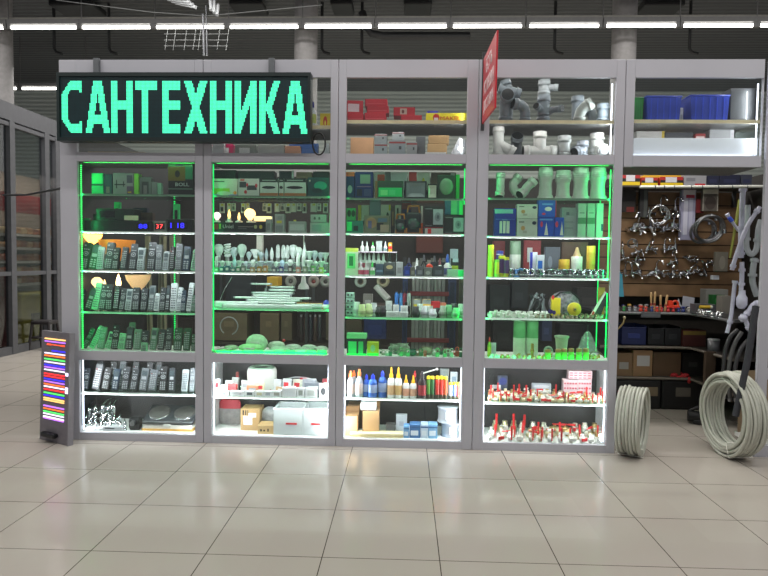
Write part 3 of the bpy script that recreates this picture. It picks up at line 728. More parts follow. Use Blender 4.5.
# warm lamps behind the remotes
def bowl(cx, top, bot, w, Y, zs, label, c, e):
    q = P(cx, top, Y); q2 = P(cx, bot, Y); h = q.z - q2.z; r = w * (Y + 4.96) / F / 2
    t = th('bowl_lamp', label, 'lamp', (q.x, Y, zs)); zz = q2.z - zs
    b = MB(); b.cyl((0, 0, 0), (0, 0, zz + .01), .014, n=8); b.lathe([(.05, 0), (.05, .008)], 12); pt(t, 'stand', b, mat((150, 96, 40), .3, 1))
    b = MB(); b.lathe([(.015, zz), (r * .5, zz + h * .25), (r * .9, zz + h * .7), (r, zz + h)], 18); pt(t, 'shade', b, mat(c, .4, 0, e))
bowl(92.5, 234.5, 244, 19, .34, Z[0, 2], 'lit bowl lamp glowing warm behind the first remotes on the top remote shelf', (255, 186, 84), 6.0)
bowl(117, 240, 262, 36, .39, Z[0, 2], 'wide copper-orange lamp bowl behind the middle of the top remote shelf', (214, 128, 44), .45)
bowl(138, 275, 291, 25, .36, Z[0, 3], 'wide beige lamp bowl behind the remotes on the middle remote shelf', (226, 178, 128), .55)
def m_candle(b): b.lathe([(.012, .0), (.019, .02), (.022, .045), (.016, .08), (.006, .11), (.0001, .125)], 14)
def m_base(b): b.lathe([(.008, -.03), (.013, -.026), (.0125, -.02), (.0137, -.017), (.0125, -.014), (.0137, -.011), (.0125, -.008), (.0137, -.004), (.013, 0)], 12)
def litbulb(cx, top, bot, Y, zs, label, kind, e, c=(255, 214, 150), group=None):
    q = P(cx, top, Y); q2 = P(cx, bot, Y); h = q.z - q2.z
    t = th('lit_bulb', label, 'light bulb', (q.x, Y, zs), group); hz = q2.z - zs
    b = MB(); b.lathe([(.03, 0), (.03, .012), (.016, .016), (.016, max(.02, hz))], 12); pt(t, 'socket', b, WHITE)
    if kind == 'candle': pt(t, 'bulb', K('candle', m_candle), mat(c, .4, 0, e), (0, 0, max(.02, hz)), s=h / .125)
    else:
        b = MB(); r = h / 2; b.lathe([(r * .35, 0), (r * .45, r * .25), (r * .8, r * .6), (r, r * 1.05), (r * .85, r * 1.55), (r * .45, r * 1.9), (.0001, r * 2)], 16); pt(t, 'bulb', b, mat(c, .4, 0, e), (0, 0, max(.02, hz)))
litbulb(118.4, 273.5, 288, .33, Z[0, 3], 'brightly lit candle bulb behind the middle remote shelf', 'candle', 7)
litbulb(97, 277, 288, .36, Z[0, 3], 'soft lit warm bulb at the left behind the middle remote shelf', 'globe', 2.2)
litbulb(104.5, 279, 288, .38, Z[0, 3], 'second soft lit warm bulb behind the middle remote shelf', 'candle', 2.4)
# lower floor of the first case: tap sets, foam box, gas hob
zl = Z[0, 'lowfloor']
xa, xb, h = ext(141, 189.5, 420, .10, zl)
w = xb - xa + .02
t = th('hotplate', 'double-burner electric hotplate on the floor of the remote case', 'hotplate', ((xa + xb) / 2 + .01, .12, zl))
b = MB(); b.rbox(-w / 2, w / 2, 0, .24, .0, .03, .008); pt(t, 'housing', b, mat((44, 46, 50), .35), (0, 0, .05), (.42, 0, 0))
b = MB(); b.box(-w / 2, w / 2, -.004, .28, 0, .018, 0); pt(t, 'carton_base', b, mat((196, 150, 70), .6))
b = MB(); b.prism([(-w / 2 + .01, .018), (w / 2 - .01, .018), (w / 2 - .01, .05), (-w / 2 + .01, .05)], 0, .22); pt(t, 'foam_tray', b, mat((206, 204, 196), .6))
b = MB(); b.rbox(-.03, .03, -.008, .0, .04, .062, .004); pt(t, 'knob', b, OFFW)
for sx in (-.24, .26):
    b = MB(); b.lathe([(.088, 0), (.088, .012), (.08, .016), (.0001, .016)], 24); o = pt(t, 'burner', b, mat((60, 58, 56), .45), (sx * w, .10, .126), (.42, 0, 0))
    b = MB(); b.tube([(.089 * math.cos(a), .089 * math.sin(a), .004) for a in [k * 2 * PI / 28 for k in range(28)]], .003, 6, closed=True); pt(o, 'trim_ring', b, CHROME)
R3 = random.Random(5)
def m_tapset(b):
    b.lathe([(.02, 0), (.02, .008), (.012, .012), (.012, .06), (.015, .065), (.015, .08), (.006, .088), (.0001, .088)], 12)
    b.tube([(0, 0, .05), (0, -.03, .058), (0, -.05, .05), (0, -.055, .035)], .007, 8)
def m_lever(b): b.tube([(0, 0, .085), (.0, .02, .10), (0, .05, .105)], [.006, .005, .004], 8)
spots = [(86, 424, .10), (91, 416, .2), (96, 421, .12), (101, 414, .24), (106, 420, .14), (110, 412, .26), (115, 419, .16), (120, 414, .24), (125, 420, .12), (89, 404, .30), (95, 402, .32), (103, 400, .32), (109, 401, .33), (113, 400, .34)]
for i, (px, top, Y) in enumerate(spots):
    q = P(px, top, Y); hh = max(.06, q.z - zl)
    t = th('chrome_tap', 'small chrome tap, %s from the left on the floor of the remote case' % od(i), 'tap', (q.x, Y, zl), 'chrome taps on the floor of the remote case', (0, 0, R3.uniform(-.6, .6)), hh / .105)
    pt(t, 'body', K('tap_body', m_tapset), CHROME); pt(t, 'lever', K('tap_lever', m_lever), CHROME)
prodbox('foam_box', 'white foam tray at the front left floor of the remote case', 81.5, 100, 428.5, .07, zl, .09, (216, 218, 220), [(.1, .3, .3, .7, (150, 154, 160)), (.5, .3, .8, .7, (150, 154, 160))], body='tray')
prodbox('blister_pack', 'grey blister pack lying in front of the chrome taps', 103, 122, 427, .08, zl, .08, (178, 180, 184), [(.1, .5, .6, .8, (70, 72, 76))], body='card')
b = MB(); b.rbox(-.05, .05, 0, .08, 0, .10, .02); b.rbox(-.03, .06, -.02, .02, .0, .05, .012); t = th('black_motor', 'small black motor unit left of the double-burner hotplate', 'motor', (P(133, 420, .12).x, .13, zl)); pt(t, 'housing', b, BLACK)
b = MB(); b.cyl((0, -.03, .06), (0, 0, .06), .022, n=14); pt(t, 'spindle', b, STEEL)
# ================================================================== second case: light bulbs
C = 1
z = Z[C, 0]
BX = dict(cat='box')
prodbox('lamp_box', 'white box with green swoosh at the left end of the bulb case top shelf', 211.5, 237.5, 178.6, .12, z, .12, (198, 206, 190), [(0, .05, .7, .45, (150, 190, 60)), (0, .0, 1, .12, (140, 140, 190)), (.2, .05, .75, .28, (196, 206, 180), 'o'), (.84, .1, .97, .3, (214, 130, 60), 'o'), (.1, .8, .5, .86, (90, 100, 90))])
prodbox('lamp_box', 'white box picturing red-handled tools on the bulb case top shelf', 238.2, 259.2, 178.6, .12, z, .10, (190, 194, 190), [(.06, .5, .38, .82, (58, 66, 70)), (.42, .36, .88, .62, (60, 66, 70)), (.38, .55, .48, .75, (190, 60, 70), 'o'), (.8, .5, .92, .72, (190, 60, 70), 'o'), (.28, .15, .42, .35, (190, 50, 60), 'o'), (.1, .88, .3, .96, (190, 60, 60))])
for i, (a, c) in enumerate(((260, 278), (279, 283.6), (284.3, 306))):
    prodbox('lamp_box', ['dark-topped lamp box with orange foot, left one of three on the bulb case top shelf', 'narrow dark-topped lamp box squeezed between two wider lamp boxes', 'dark-topped lamp box with orange foot, right one beside the teal box'][i], a, c, 178.2, .12, z, .10, (182, 200, 190), [(0, .78, 1, 1, (26, 44, 40)), (0, 0, 1, .2, (160, 104, 62)), (.1, .42, .86, .58, (30, 40, 42), 'o'), (.12, .85, .86, .91, (130, 150, 140))], group=None)
prodbox('lamp_box', 'teal box with a swirling picture at the right end of the bulb case top shelf', 307.6, 329, 177.4, .12, z, .12, (12, 60, 66), [(.3, .35, .9, .8, (20, 130, 116), 'o'), (.2, .2, .7, .45, (14, 40, 50), 'o'), (.06, .78, .14, .88, (180, 190, 170), 'o')])
for i, (a, c, tp, col) in enumerate(((213, 236, 170, (38, 48, 50)), (238, 274, 171, (46, 60, 62)), (279, 291, 171, (36, 50, 58)), (296, 312, 172, (150, 120, 104)), (313, 329, 171.5, (48, 60, 62)))):
    prodbox('lamp_box', '%s flat box, %s from the left behind the bulb case top shelf boxes' % (['dark', 'grey-green', 'dark blue', 'tan', 'slate'][i], od(i)), a, c, tp, .28, z, .12, col)
prodbox('card', 'white card edge standing between the dark boxes behind the top shelf of the bulb case', 291.6, 293.6, 170.5, .27, z, .02, WH, cat='card')
# bulbs lit on a black box
z = Z[C, 1]
xb_ = P(240, 226, .10)
prodbox('lamp_tester', 'long black box lettered Uniel carrying the lit bulbs in the bulb case', 212, 264.5, 222.4, .10, z, .10, (26, 27, 32), [(.02, .3, .12, .85, (150, 30, 36)), (.14, .35, .17, .85, (130, 140, 40)), (.5, .55, .78, .62, (120, 110, 110)), (.5, .36, .66, .42, (90, 90, 94)), (.80, .4, .86, .78, (150, 156, 110), 'o'), (.90, .4, .96, .78, (170, 160, 60), 'o')], text=('Uniel', .31, .6, .36, .2, (170, 170, 172)))
zt_b = P(240, 222.4, .10).z + .0005
for i, (px, tp, bt, kd, e) in enumerate(((217, 211, 221.5, 'globe', 3.5), (229.2, 208, 220, 'candle', 6), (239, 211, 221.5, 'candle', 7), (250, 207.5, 221.5, 'globe', 9))):
    litbulb(px, tp + 1, bt - 1.5, .15, zt_b, 'brightly lit %s bulb, %s from the left on the black Uniel box' % (['white', 'warm', 'warm', 'large warm'][i], od(i)), kd, e * .38, (255, 236, 226) if i == 0 else (255, 206, 130), 'lit bulbs on the black box')
b = MB(); xa, xc, h = ext(254.5, 271.5, 214.5, .15, zt_b); b.cyl((0, 0, h / 2), (xc - xa, 0, h / 2), h * .3, n=10)
t = th('tube_lamp', 'lit warm tube lamp lying at the right of the lit bulbs', 'lamp', (xa, .16, zt_b)); pt(t, 'tube', b, mat((255, 214, 150), .4, 0, 1.8))
for k in (0, xc - xa):
    b = MB(); b.rbox(k - .008, k + .008, -.012, .012, 0, h * .8, .003); pt(t, 'holder', b, WHITE)
for i, (a, c, tp) in enumerate(((265.5, 271.5, 219), (274.8, 284, 214), (288.5, 305.5, 221.3), (310, 329, 222.5), (310.5, 326, 214.6))):
    zz = z if i < 4 else P(318, 222.4, .16).z + .001
    prodbox('driver_box', ['small grey plastic box right of the black Uniel box', 'tall grey box with yellow stickers', 'low grey driver box with printed panel', 'wide grey driver box at the right end of the lit bulb shelf', 'grey twin-socket box stacked on the wide driver box'][i], a, c, tp, .13 if i < 4 else .13, zz, .07, (146, 150, 150), [[(.2, .2, .8, .7, (120, 124, 126))], [(.2, .52, .75, .66, (196, 186, 70)), (.1, .05, .9, .4, (120, 126, 128)), (.3, .72, .8, .9, (128, 132, 134))], [(.08, .25, .92, .75, (170, 174, 176)), (.3, 1.0, .45, 1.12, (190, 180, 70))], [(.1, .2, .6, .8, (120, 140, 140))], [(.2, .3, .34, .7, (70, 74, 76), 'o'), (.5, .3, .64, .7, (70, 74, 76), 'o')]][i], body='housing')
cards = [(222, 5), (229, 4), (233.5, 4), (243, 4), (247.5, 4), (264.5, 4), (269, 5), (277, 5), (282.5, 4.5), (288, 5.5), (293.5, 5), (299, 5), (304.5, 4), (313.5, 6), (319, 4), (325.5, 5)]
for i, (px, w) in enumerate(cards):
    tp = 203.2; bt = 213 - (i % 3)
    q, q2 = P(px, tp, .33), P(px, bt, .33); hh = q.z - q2.z; ww = w * 5.29 / F
    t = th('hanging_switch', 'white switch on a card, %s from the left along the bulb case rail' % od(i), 'switch', (q.x, .33, q2.z), 'switch cards hanging above the lit bulbs')
    b = MB(); b.rbox(-ww / 2, ww / 2, 0, .012, 0, hh, .002); pt(t, 'card', b, mat((206, 206, 202), .5))
    b = MB(); b.rbox(-ww * .28, ww * .28, -.008, .001, hh * .15, hh * .6, .003); pt(t, 'rocker', b, mat([(60, 62, 66), (214, 214, 208), (96, 98, 104)][i % 3], .4))
    b = MB(); b.box(-ww * .2, ww * .3, -.001, .001, hh * .72, hh * .95); pt(t, 'sticker', b, mat([(200, 192, 80), (150, 152, 160), (190, 180, 90)][(i * 5) % 3], .5))
    b = MB(); b.tube([(0, .006, hh), (0, .006, hh + .02), (0, .02, hh + .03)], .002, 5); pt(t, 'hook', b, STEEL)
b = MB(); q0_, q1_ = P(214, 202, .355), P(329, 202, .355); b.cyl((0, 0, 0), (q1_.x - q0_.x, 0, 0), .005, n=6); solo('hanging_rail', 'thin metal rail carrying the hanging switch cards', 'rail', b, STEEL, (q0_.x, .355, P(270, 201, .355).z))
# acrylic step and unlit bulbs
z = Z[C, 2]
zs1 = P(270, 269.5, .18).z; zs2 = P(270, 262, .27).z
xa, xc = P(213, 262, .2).x, P(327.5, 262, .2).x
t = th('acrylic_riser', 'clear stepped riser carrying rows of light bulbs', 'riser', (xa, 0, z))
for y0, y1, zz in ((.12, .24, zs1), (.24, .36, zs2)):
    b = MB(); b.box(0, xc - xa, y0, y1, zz - z - .005, zz - z); pt(t, 'step', b, PLASTIC)
    b = MB(); b.box(0, xc - xa, y0 - .003, y0, zz - z - .008, zz - z + .002); pt(t, 'step_edge', b, mat((190, 225, 205), .3))
    b = MB(); b.box(0, xc - xa, y0, y0 + .003, 0, zz - z - .008); pt(t, 'riser_panel', b, PLASTIC)
def m_globe(b): b.lathe([(.013, 0), (.014, .008), (.022, .024), (.03, .042), (.0325, .058), (.029, .074), (.018, .086), (.0001, .090)], 16)
def m_refl(b): b.lathe([(.013, 0), (.016, .01), (.022, .03), (.036, .05), (.037, .056), (.03, .062), (.0001, .064)], 16)
def m_spiral(b):
    pts = []
    for i in range(61):
        a = i / 60 * 2 * PI * 4; pts.append((.019 * math.cos(a), .019 * math.sin(a), .018 + i / 60 * .07))
    b.tube(pts, .0062, 7); b.lathe([(.014, 0), (.022, .004), (.022, .014), (.018, .018), (.0001, .018)], 14)
def m_stick(b): b.lathe([(.013, 0), (.016, .01), (.015, .06), (.013, .085), (.006, .095), (.0001, .097)], 12)
def m_spire(b): b.lathe([(.013, 0), (.018, .015), (.019, .035), (.013, .06), (.005, .09), (.002, .12), (.0001, .13)], 12)
def m_ring(b): b.lathe([(.013, 0), (.02, .02), (.034, .034), (.036, .046), (.030, .05), (.026, .044), (.012, .04), (.0001, .04)], 16)
BK_ = {'g': (m_globe, .09, 'round'), 'r': (m_refl, .064, 'reflector'), 's': (m_spiral, .09, 'spiral'), 'k': (m_stick, .097, 'stick'), 'c': (m_candle, .125, 'candle'), 'p': (m_spire, .13, 'pointed'), 'o': (m_ring, .05, 'spotlight')}
def bulb(kd, px, tp, Y, zs, label, col, group):
    fn, hh, _ = BK_[kd]
    q = P(px, tp, Y); need = q.z - zs
    s = max(.45, min(1.25, need / (hh + .03)))
    t = th('light_bulb', label, 'light bulb', (q.x, Y, zs + .0005), group, (0, 0, 0), s)
    pt(t, 'base', K('bulb_base', m_base), mat((170, 172, 170), .3, .8), (0, 0, .03)); pt(t, 'glass', K('bulb_' + kd, fn), mat(col, .35), (0, 0, .03))
W1, W2, W3 = (214, 224, 220), (170, 186, 190), (186, 210, 196)
up = [('g', 219, 244, W3), ('s', 227.4, 238.5, W1), ('g', 234.2, 247, W2), ('g', 242, 244, W3), ('g', 249, 251.5, W2), ('r', 255.4, 249, W1), ('g', 261, 251.5, W2), ('c', 266.5, 248, W2), ('c', 271.8, 247, W1), ('k', 278, 244.5, W1), ('k', 283.4, 245, W1), ('k', 287.4, 245, W1), ('g', 293.3, 242.6, W1), ('g', 298.6, 247, W1), ('p', 304.6, 241, W1), ('r', 309.4, 251, W3), ('g', 314.8, 250.5, W2), ('g', 320.6, 252, W2), ('r', 325.6, 252.5, W3)]
for i, (k, px, tp, c) in enumerate(up):
    bulb(k, px, tp, .30, zs2, '%s light bulb, %s from the left in the upper row of the bulb riser' % (BK_[k][2], od(i)), c, 'bulbs on the upper riser step')
lo = [('k', 216.5, 256, W3), ('g', 222.4, 260.5, W3), ('g', 228.5, 261, W3), ('c', 234.6, 255.4, (150, 200, 196)), ('r', 239.6, 260.5, W3), ('g', 246, 261, W2), ('g', 253.2, 259.5, W1), ('o', 260.8, 261, W2), ('o', 270, 261, W2), ('g', 276, 261.4, W3), ('g', 282.4, 260, (170, 196, 214)), ('g', 290.2, 259.4, W1), ('k', 298, 253, W1), ('k', 303.4, 254.5, W1), ('r', 309, 260, W1), ('g', 315.6, 261, W3), ('r', 321.6, 261, W3)]
for i, (k, px, tp, c) in enumerate(lo):
    bulb(k, px, tp, .19, zs1, '%s light bulb, %s from the left in the middle row of the bulb riser' % (BK_[k][2], od(i)), c, 'bulbs on the middle riser step')
for i, px in enumerate((216, 221.5, 227, 233, 238, 243, 252, 259, 265, 274, 281, 290, 298, 305, 313, 321)):
    c = [(60, 150, 90), (36, 110, 110), (40, 96, 104), (36, 110, 104), (60, 130, 90), (90, 110, 96), (150, 130, 80), (160, 130, 50), (160, 124, 60), (70, 80, 90), (40, 50, 110), (60, 66, 64), (180, 120, 100), (110, 130, 100), (90, 160, 90), (150, 176, 70)][i]
    prodbox('bulb_carton', 'small %s bulb carton, %s from the left along the foot of the bulb riser' % ('coloured', od(i)), px - 2.2, px + 2.2, 267.3 - (i % 3) * .8, .075, z, .035, c, [(.2, .3, .8, .7, (200, 206, 196))], group='bulb cartons at the foot of the riser')
prodbox('lamp_box', 'tall white carton standing behind the bulbs in the bulb case', 256.5, 262.5, 235.4, .385, z, .045, (206, 200, 190), [(.2, .3, .6, .5, (190, 150, 60))])
# tube lamps shelf
z = Z[C, 3]
LT = mat((206, 222, 214), .4)
tubes = [(251, 272, 283.8, .36), (270, 295, 286.9, .32), (268.5, 295.5, 289.8, .28), (251.5, 294.5, 292.6, .25), (252, 291.5, 295.2, .22), (233.5, 311, 297.3, .18), (246, 301.5, 299.8, .15), (249, 296.5, 302.2, .12)]
zprev = z
for i, (a, c, py, Y) in enumerate(sorted(tubes, key=lambda q: -q[2])):
    py_ = py; q0_, q1_ = P(a, py, Y), P(c, py, Y); r = .0085
    t = th('tube_lamp', 'white tube lamp, %s up in the stepped stack of the bulb case' % od(i), 'tube lamp', (q0_.x, Y, q0_.z), 'white tube lamps in the stepped stack')
    b = MB(); b.cyl((.012, 0, 0), (q1_.x - q0_.x - .012, 0, 0), r, n=10); pt(t, 'tube', b, LT)
    for k in (0, q1_.x - q0_.x - .014):
        b = MB(); b.cyl((k, 0, 0), (k + .014, 0, 0), r * 1.05, n=10); pt(t, 'end_cap', b, STEEL)
b = MB(); q0_ = P(233, 290, .25)
t = th('tube_stand', 'stepped clear stand holding the white tube lamps', 'stand', (0, 0, z))
for px in (262, 288):
    b = MB(); st = sorted([(Y, P(px, py, Y).z - .0095 - z) for a, c, py, Y in tubes]); x = P(px, 295, .2).x
    for (Y, zz) in st: b.box(x - .003, x + .003, Y - .014, Y + .014, 0, max(zz, .004))
    pt(t, 'bracket', b, PLASTIC)
for i, (a, c, tp, Y, dp, col) in enumerate(((214, 257, 301.5, .10, .05, (206, 222, 216)), (222, 312, 304.5, .08, .018, (214, 226, 222)), (285, 322, 303.8, .20, .05, (196, 210, 206)))):
    xa, xc, h = ext(a, c, tp, Y, z)
    t = th('batten_light', ['thick white rounded batten light at the left end of the tube shelf', 'long thin white batten light along the front of the tube shelf', 'white batten light with a grey end behind the front batten'][i], 'batten light', (xa, Y, z))
    b = MB(); b.rbox(0, xc - xa, 0, dp, 0, h, .012, seg=3); pt(t, 'diffuser', b, mat(col, .4))
    b = MB(); b.rbox(-.006, .012, -.001, dp + .001, -.0, h + .001, .004); pt(t, 'end_cap', b, LTGREY)
prodbox('yellow_ruler', 'long yellow strip lying at the right of the tube shelf', 297, 325, 303.2, .30, z, .02, (200, 160, 40), cat='strip', body='strip')
q = P(326.5, 302, .12); t = th('dish_brush', 'white ball with blue cap at the right end of the tube shelf', 'bottle', (q.x, .12, z))
b = MB(); b.lathe([(.02, 0), (.032, .01), (.034, .028), (.02, .045), (.0001, .046)], 14); pt(t, 'bottle', b, WHITE); b = MB(); b.lathe([(.028, .040), (.024, .062), (.012, .072), (.0001, .073)], 14); pt(t, 'cap', b, mat((30, 50, 170), .4))
b = MB(); a, c = P(220, 300, .40), P(232, 277, .40); b.tube([(0, 0, 0), (.5 * (c.x - a.x) - .01, 0, .5 * (c.z - a.z)), c - a], .003, 5); solo('white_string', 'thin white cord slanting up at the left behind the tube shelf', 'cord', b, LTGREY, a)
# floor of the green zone: foam packs
z = Z[C, 'floor']
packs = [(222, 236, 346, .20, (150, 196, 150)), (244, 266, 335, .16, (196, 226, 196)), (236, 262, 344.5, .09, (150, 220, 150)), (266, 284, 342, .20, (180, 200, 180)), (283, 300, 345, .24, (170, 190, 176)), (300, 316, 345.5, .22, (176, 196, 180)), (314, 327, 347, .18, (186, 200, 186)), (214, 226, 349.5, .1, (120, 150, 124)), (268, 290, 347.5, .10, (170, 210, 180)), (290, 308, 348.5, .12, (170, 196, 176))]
for i, (a, c, tp, Y, col) in enumerate(packs):
    xa, xc, h = ext(a, c, tp, Y, z)
    b = MB(); w_ = xc - xa
    b.ball((0, 0, h * .5), 1, 14, 8, sq=(w_ / 2, .06, h * .5)); b.ball((w_ * .2, .01, h * .45), 1, 12, 6, sq=(w_ * .3, .05, h * .42))
    t = th('wrapped_pack', ['pale wrapped lamp pack', 'large pale foam-wrapped roll', 'pale green bag', 'white wrapped pack', 'grey wrapped pack', 'pale soft pack', 'small pale pack', 'small dark green pack', 'flat pale bag', 'flat grey-green bag'][i] + ' on the floor of the bulb case green zone', 'pack', ((xa + xc) / 2, Y + .06, z + .001))
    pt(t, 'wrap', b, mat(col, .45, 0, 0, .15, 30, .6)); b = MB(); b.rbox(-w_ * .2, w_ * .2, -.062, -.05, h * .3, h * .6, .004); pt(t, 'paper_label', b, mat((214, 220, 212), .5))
b = MB(); b.ball((0, 0, 0), .014, 10, 6); solo('red_button', 'small red knob lying on the wrapped packs in the bulb case', 'knob', b, RED, (P(284, 340.5, .24).x, .235, P(284, 340.5, .24).z))
for i in range(11):
    px = 216 + i * 10.6
    prodbox('price_tag', 'green-lit price tag, %s from the left along the lower front edge of the bulb case' % od(i), px - 4.6, px + 4.6, 350.0, .068, z, .004, [(150, 230, 170), (120, 220, 150), (200, 230, 200)][i % 3], [(.12, .3, .7, .5, (60, 90, 70))], cat='price tag', group='price tags in the bulb case', body='holder')
# lower white zone
z = Z[C, 'low']
xa, xc, h = ext(246.5, 275.5, 368.5, .26, z)
t = th('tape_reel', 'large white reel of grey-green tape on the lower shelf of the bulb case', 'reel', ((xa + xc) / 2, .30, z + .0005)); r = (xc - xa) / 2
b = MB(); b.lathe([(r * .92, 0), (r, h * .15), (r, h * .85), (r * .94, h), (r * .55, h), (r * .55, h * .6), (.0001, h * .6)], 26); pt(t, 'reel', b, OFFW)
b = MB(); b.lathe([(r * .86, h), (r * .8, h + .012), (r * .56, h + .012), (r * .54, h)], 26); pt(t, 'tape', b, mat((120, 150, 128), .6))
xa, xc, h = ext(276, 322, 371, .30, z)
b = MB(); w_ = xc - xa
for k in range(5):
    rr = w_ / 2 * (1 - k * .06); b.tube([(rr * math.cos(a) + w_ / 2, .02 + k * .012, rr * .55 * math.sin(a)) for a in [PI * j / 16 for j in range(17)]], .006, 6)
solo('hose_bundle', 'arched bundle of pale grey hose behind the small packs, bulb case lower shelf', 'hose', b, mat((176, 180, 182), .4), (xa, .31, z + .008))
smalls = [(213.5, 218.5, 379, .1, WH), (223, 232, 380.5, .2, (206, 208, 212)), (231, 238, 377.5, .3, (190, 196, 190)), (236, 239, 372, .34, (150, 70, 60)), (240, 250, 380.8, .22, (224, 224, 224)), (250, 256, 381, .24, (176, 180, 196)), (256.5, 263.5, 383, .14, (226, 220, 180)), (262, 271, 381.5, .2, (200, 30, 36)), (270, 281, 379.5, .24, (206, 210, 214)), (281, 290, 379, .22, (196, 200, 204)), (246, 258, 386, .14, (222, 150, 110)), (274, 288, 387, .14, (190, 160, 120)), (291, 301, 379.5, .22, (214, 214, 196)), (299, 306, 378, .26, (190, 40, 60)), (286, 296, 386.4, .12, (220, 224, 228)), (302, 316, 379, .18, (150, 154, 160)), (304, 322, 383, .14, (110, 116, 124)), (322, 328, 379, .24, (170, 60, 70)), (226, 236, 384, .15, (214, 60, 60)), (219, 228, 384.5, .13, (200, 204, 208))]
NM = ['white', 'white', 'pale grey', 'rusty red', 'white', 'lilac grey', 'cream', 'red', 'white', 'grey', 'peach', 'tan', 'cream', 'crimson', 'white', 'grey', 'dark grey', 'rose red', 'red-striped', 'pale']
for i, (a, c, tp, Y, col) in enumerate(smalls):
    xa, xc, h = ext(a, c, tp, Y, z); w_ = xc - xa
    t = th('blister_pack', '%s small packet, %s in the loose heap, bulb case lower shelf' % (NM[i], od(i)), 'packet', ((xa + xc) / 2, Y, z + .0005), 'small packets on the lower shelf', (R.uniform(-.25, -.02), 0, R.uniform(-.35, .35)))
    b = MB(); b.rbox(-w_ / 2, w_ / 2, 0, .03, 0, h, .006); pt(t, 'packet', b, mat(col, .4, 0, 0, .12, 30))
    b = MB(); b.box(-w_ * .3, w_ * .3, -.001, .001, h * .45, h * .75); pt(t, 'paper_label', b, mat([(200, 40, 50), (180, 184, 190), (214, 214, 214)][i % 3], .5))
for i, (a, c) in enumerate(((213, 229, ), (230, 244), (245, 254), (255, 263.5), (264, 271.5), (272, 281), (282, 296), (297, 304), (305, 317), (319, 327.5))):
    prodbox('pack', 'white socket pack, %s from the left along the lower shelf front of the bulb case' % od(i), a, c, 391.2 if i < 6 else (388 if i < 9 else 384.2), .072, z, .04, (222, 224, 226), [(.2, .2, .8, .75, [(130, 140, 136), (196, 196, 200), (90, 96, 100), (196, 190, 160), (170, 176, 184), (160, 160, 150), (214, 218, 222), (150, 154, 150), (180, 184, 180), (40, 42, 44)][i], 'o' if i == 9 else 'r')], cat='pack', group='socket packs along the lower shelf front')
z = Z[C, 'lowfloor']
prodbox('cardboard_box', 'brown cardboard box with white shipping labels on the bulb case floor', 240.6, 259.6, 408.6, .20, z, .16, (178, 146, 100), [(.10, .70, .18, .92, (40, 36, 30)), (.24, .70, .30, .92, (40, 36, 30)), (.36, .70, .40, .92, (40, 36, 30)), (.15, .25, .62, .66, (224, 224, 226)), (.42, .6, .82, .80, (220, 220, 222))], cat='cardboard box')
prodbox('cardboard_box', 'low tan cardboard box with dark printing in front of the taller one', 257.5, 275, 425.3, .10, z, .14, (204, 172, 120), [(.15, .3, .25, .55, (70, 56, 40)), (.32, .3, .44, .5, (70, 56, 40), 'o'), (.56, .3, .64, .6, (70, 56, 40))], cat='cardboard box')
for i, (a, c, tx) in enumerate(((273.5, 302.8, 0), (303.2, 328.4, 1))):
    xa, xc, h = ext(a, c, 409, .09, z); w_ = xc - xa
    t = th('storage_tub', ['left of two frosted plastic tubs with red print on the bulb case floor', 'right of two frosted plastic tubs with red print, at the case corner'][i], 'plastic tub', ((xa + xc) / 2, .09, z + .0005))
    b = MB()
    for x0, x1, y0, y1, z0, z1 in ((-w_ / 2, w_ / 2, 0, .006, 0, h), (-w_ / 2, w_ / 2, .24, .246, 0, h), (-w_ / 2, -w_ / 2 + .006, .006, .24, 0, h), (w_ / 2 - .006, w_ / 2, .006, .24, 0, h), (-w_ / 2, w_ / 2, 0, .246, 0, .006)): b.box(x0, x1, y0, y1, z0, z1)
    pt(t, 'tub', b, MILKY)
    b = MB(); b.tube([(-w_ / 2, 0, h), (w_ / 2, 0, h), (w_ / 2, .246, h), (-w_ / 2, .246, h)], .005, 6, closed=True); pt(t, 'rim', b, mat((226, 230, 234), .3))
    b = MB(); b.box(-w_ * .08 - i * .02, w_ * .3 - i * .02, -.002, .001, h * .40, h * .47); pt(t, 'red_print', b, mat((196, 40, 44), .5))
    b = MB(); b.rbox(-w_ * .4, w_ * .4, .03, .21, .008, h * .5, .02); pt(t, 'contents', b, mat((232, 234, 236), .5))
xa, xc, h = ext(218, 241, 398.5, .36, z); 
t = th('hung_bag', 'grey sack with a dark red top at the back left of the bulb case floor', 'sack', ((xa + xc) / 2, .38, z + .001)); w_ = xc - xa
b = MB(); b.lathe([(w_ * .42, 0), (w_ * .5, h * .2), (w_ * .5, h * .5), (w_ * .46, h * .62)], 18); o = pt(t, 'sack', b, mat((120, 118, 116), .6, 0, 0, .2, 20, .5), s=(1, .15, 1))
b = MB(); b.lathe([(w_ * .47, h * .6), (w_ * .48, h * .8), (w_ * .40, h * .93), (.0001, h * .95)], 18); pt(t, 'red_top', b, mat((150, 30, 44), .55), s=(1, .16, 1))
b = MB(); b.ball((0, 0, .09), 1, 16, 10, sq=(.09, .06, .09)); b.ball((.06, .01, .06), 1, 12, 8, sq=(.07, .05, .06)); solo('plastic_bag', 'clear crumpled plastic bag behind the low tan box in the bulb case', 'bag', b, mat((160, 162, 166), .35, 0, 0, .25, 25, .6), (P(270, 420, .3).x, .32, z + .001))
b = MB()
for k in range(4):
    b.tube([(k * .05, 0, 0), (k * .05 + .01, 0, .1), (k * .05 + .03, 0, .18)], .02, 8)
t = th('duct_hose', 'dark ribbed duct hose standing behind the frosted tubs', 'hose', (P(275, 405, .38).x, .40, z + .02)); pt(t, 'hose', b, mat((70, 72, 76), .5))
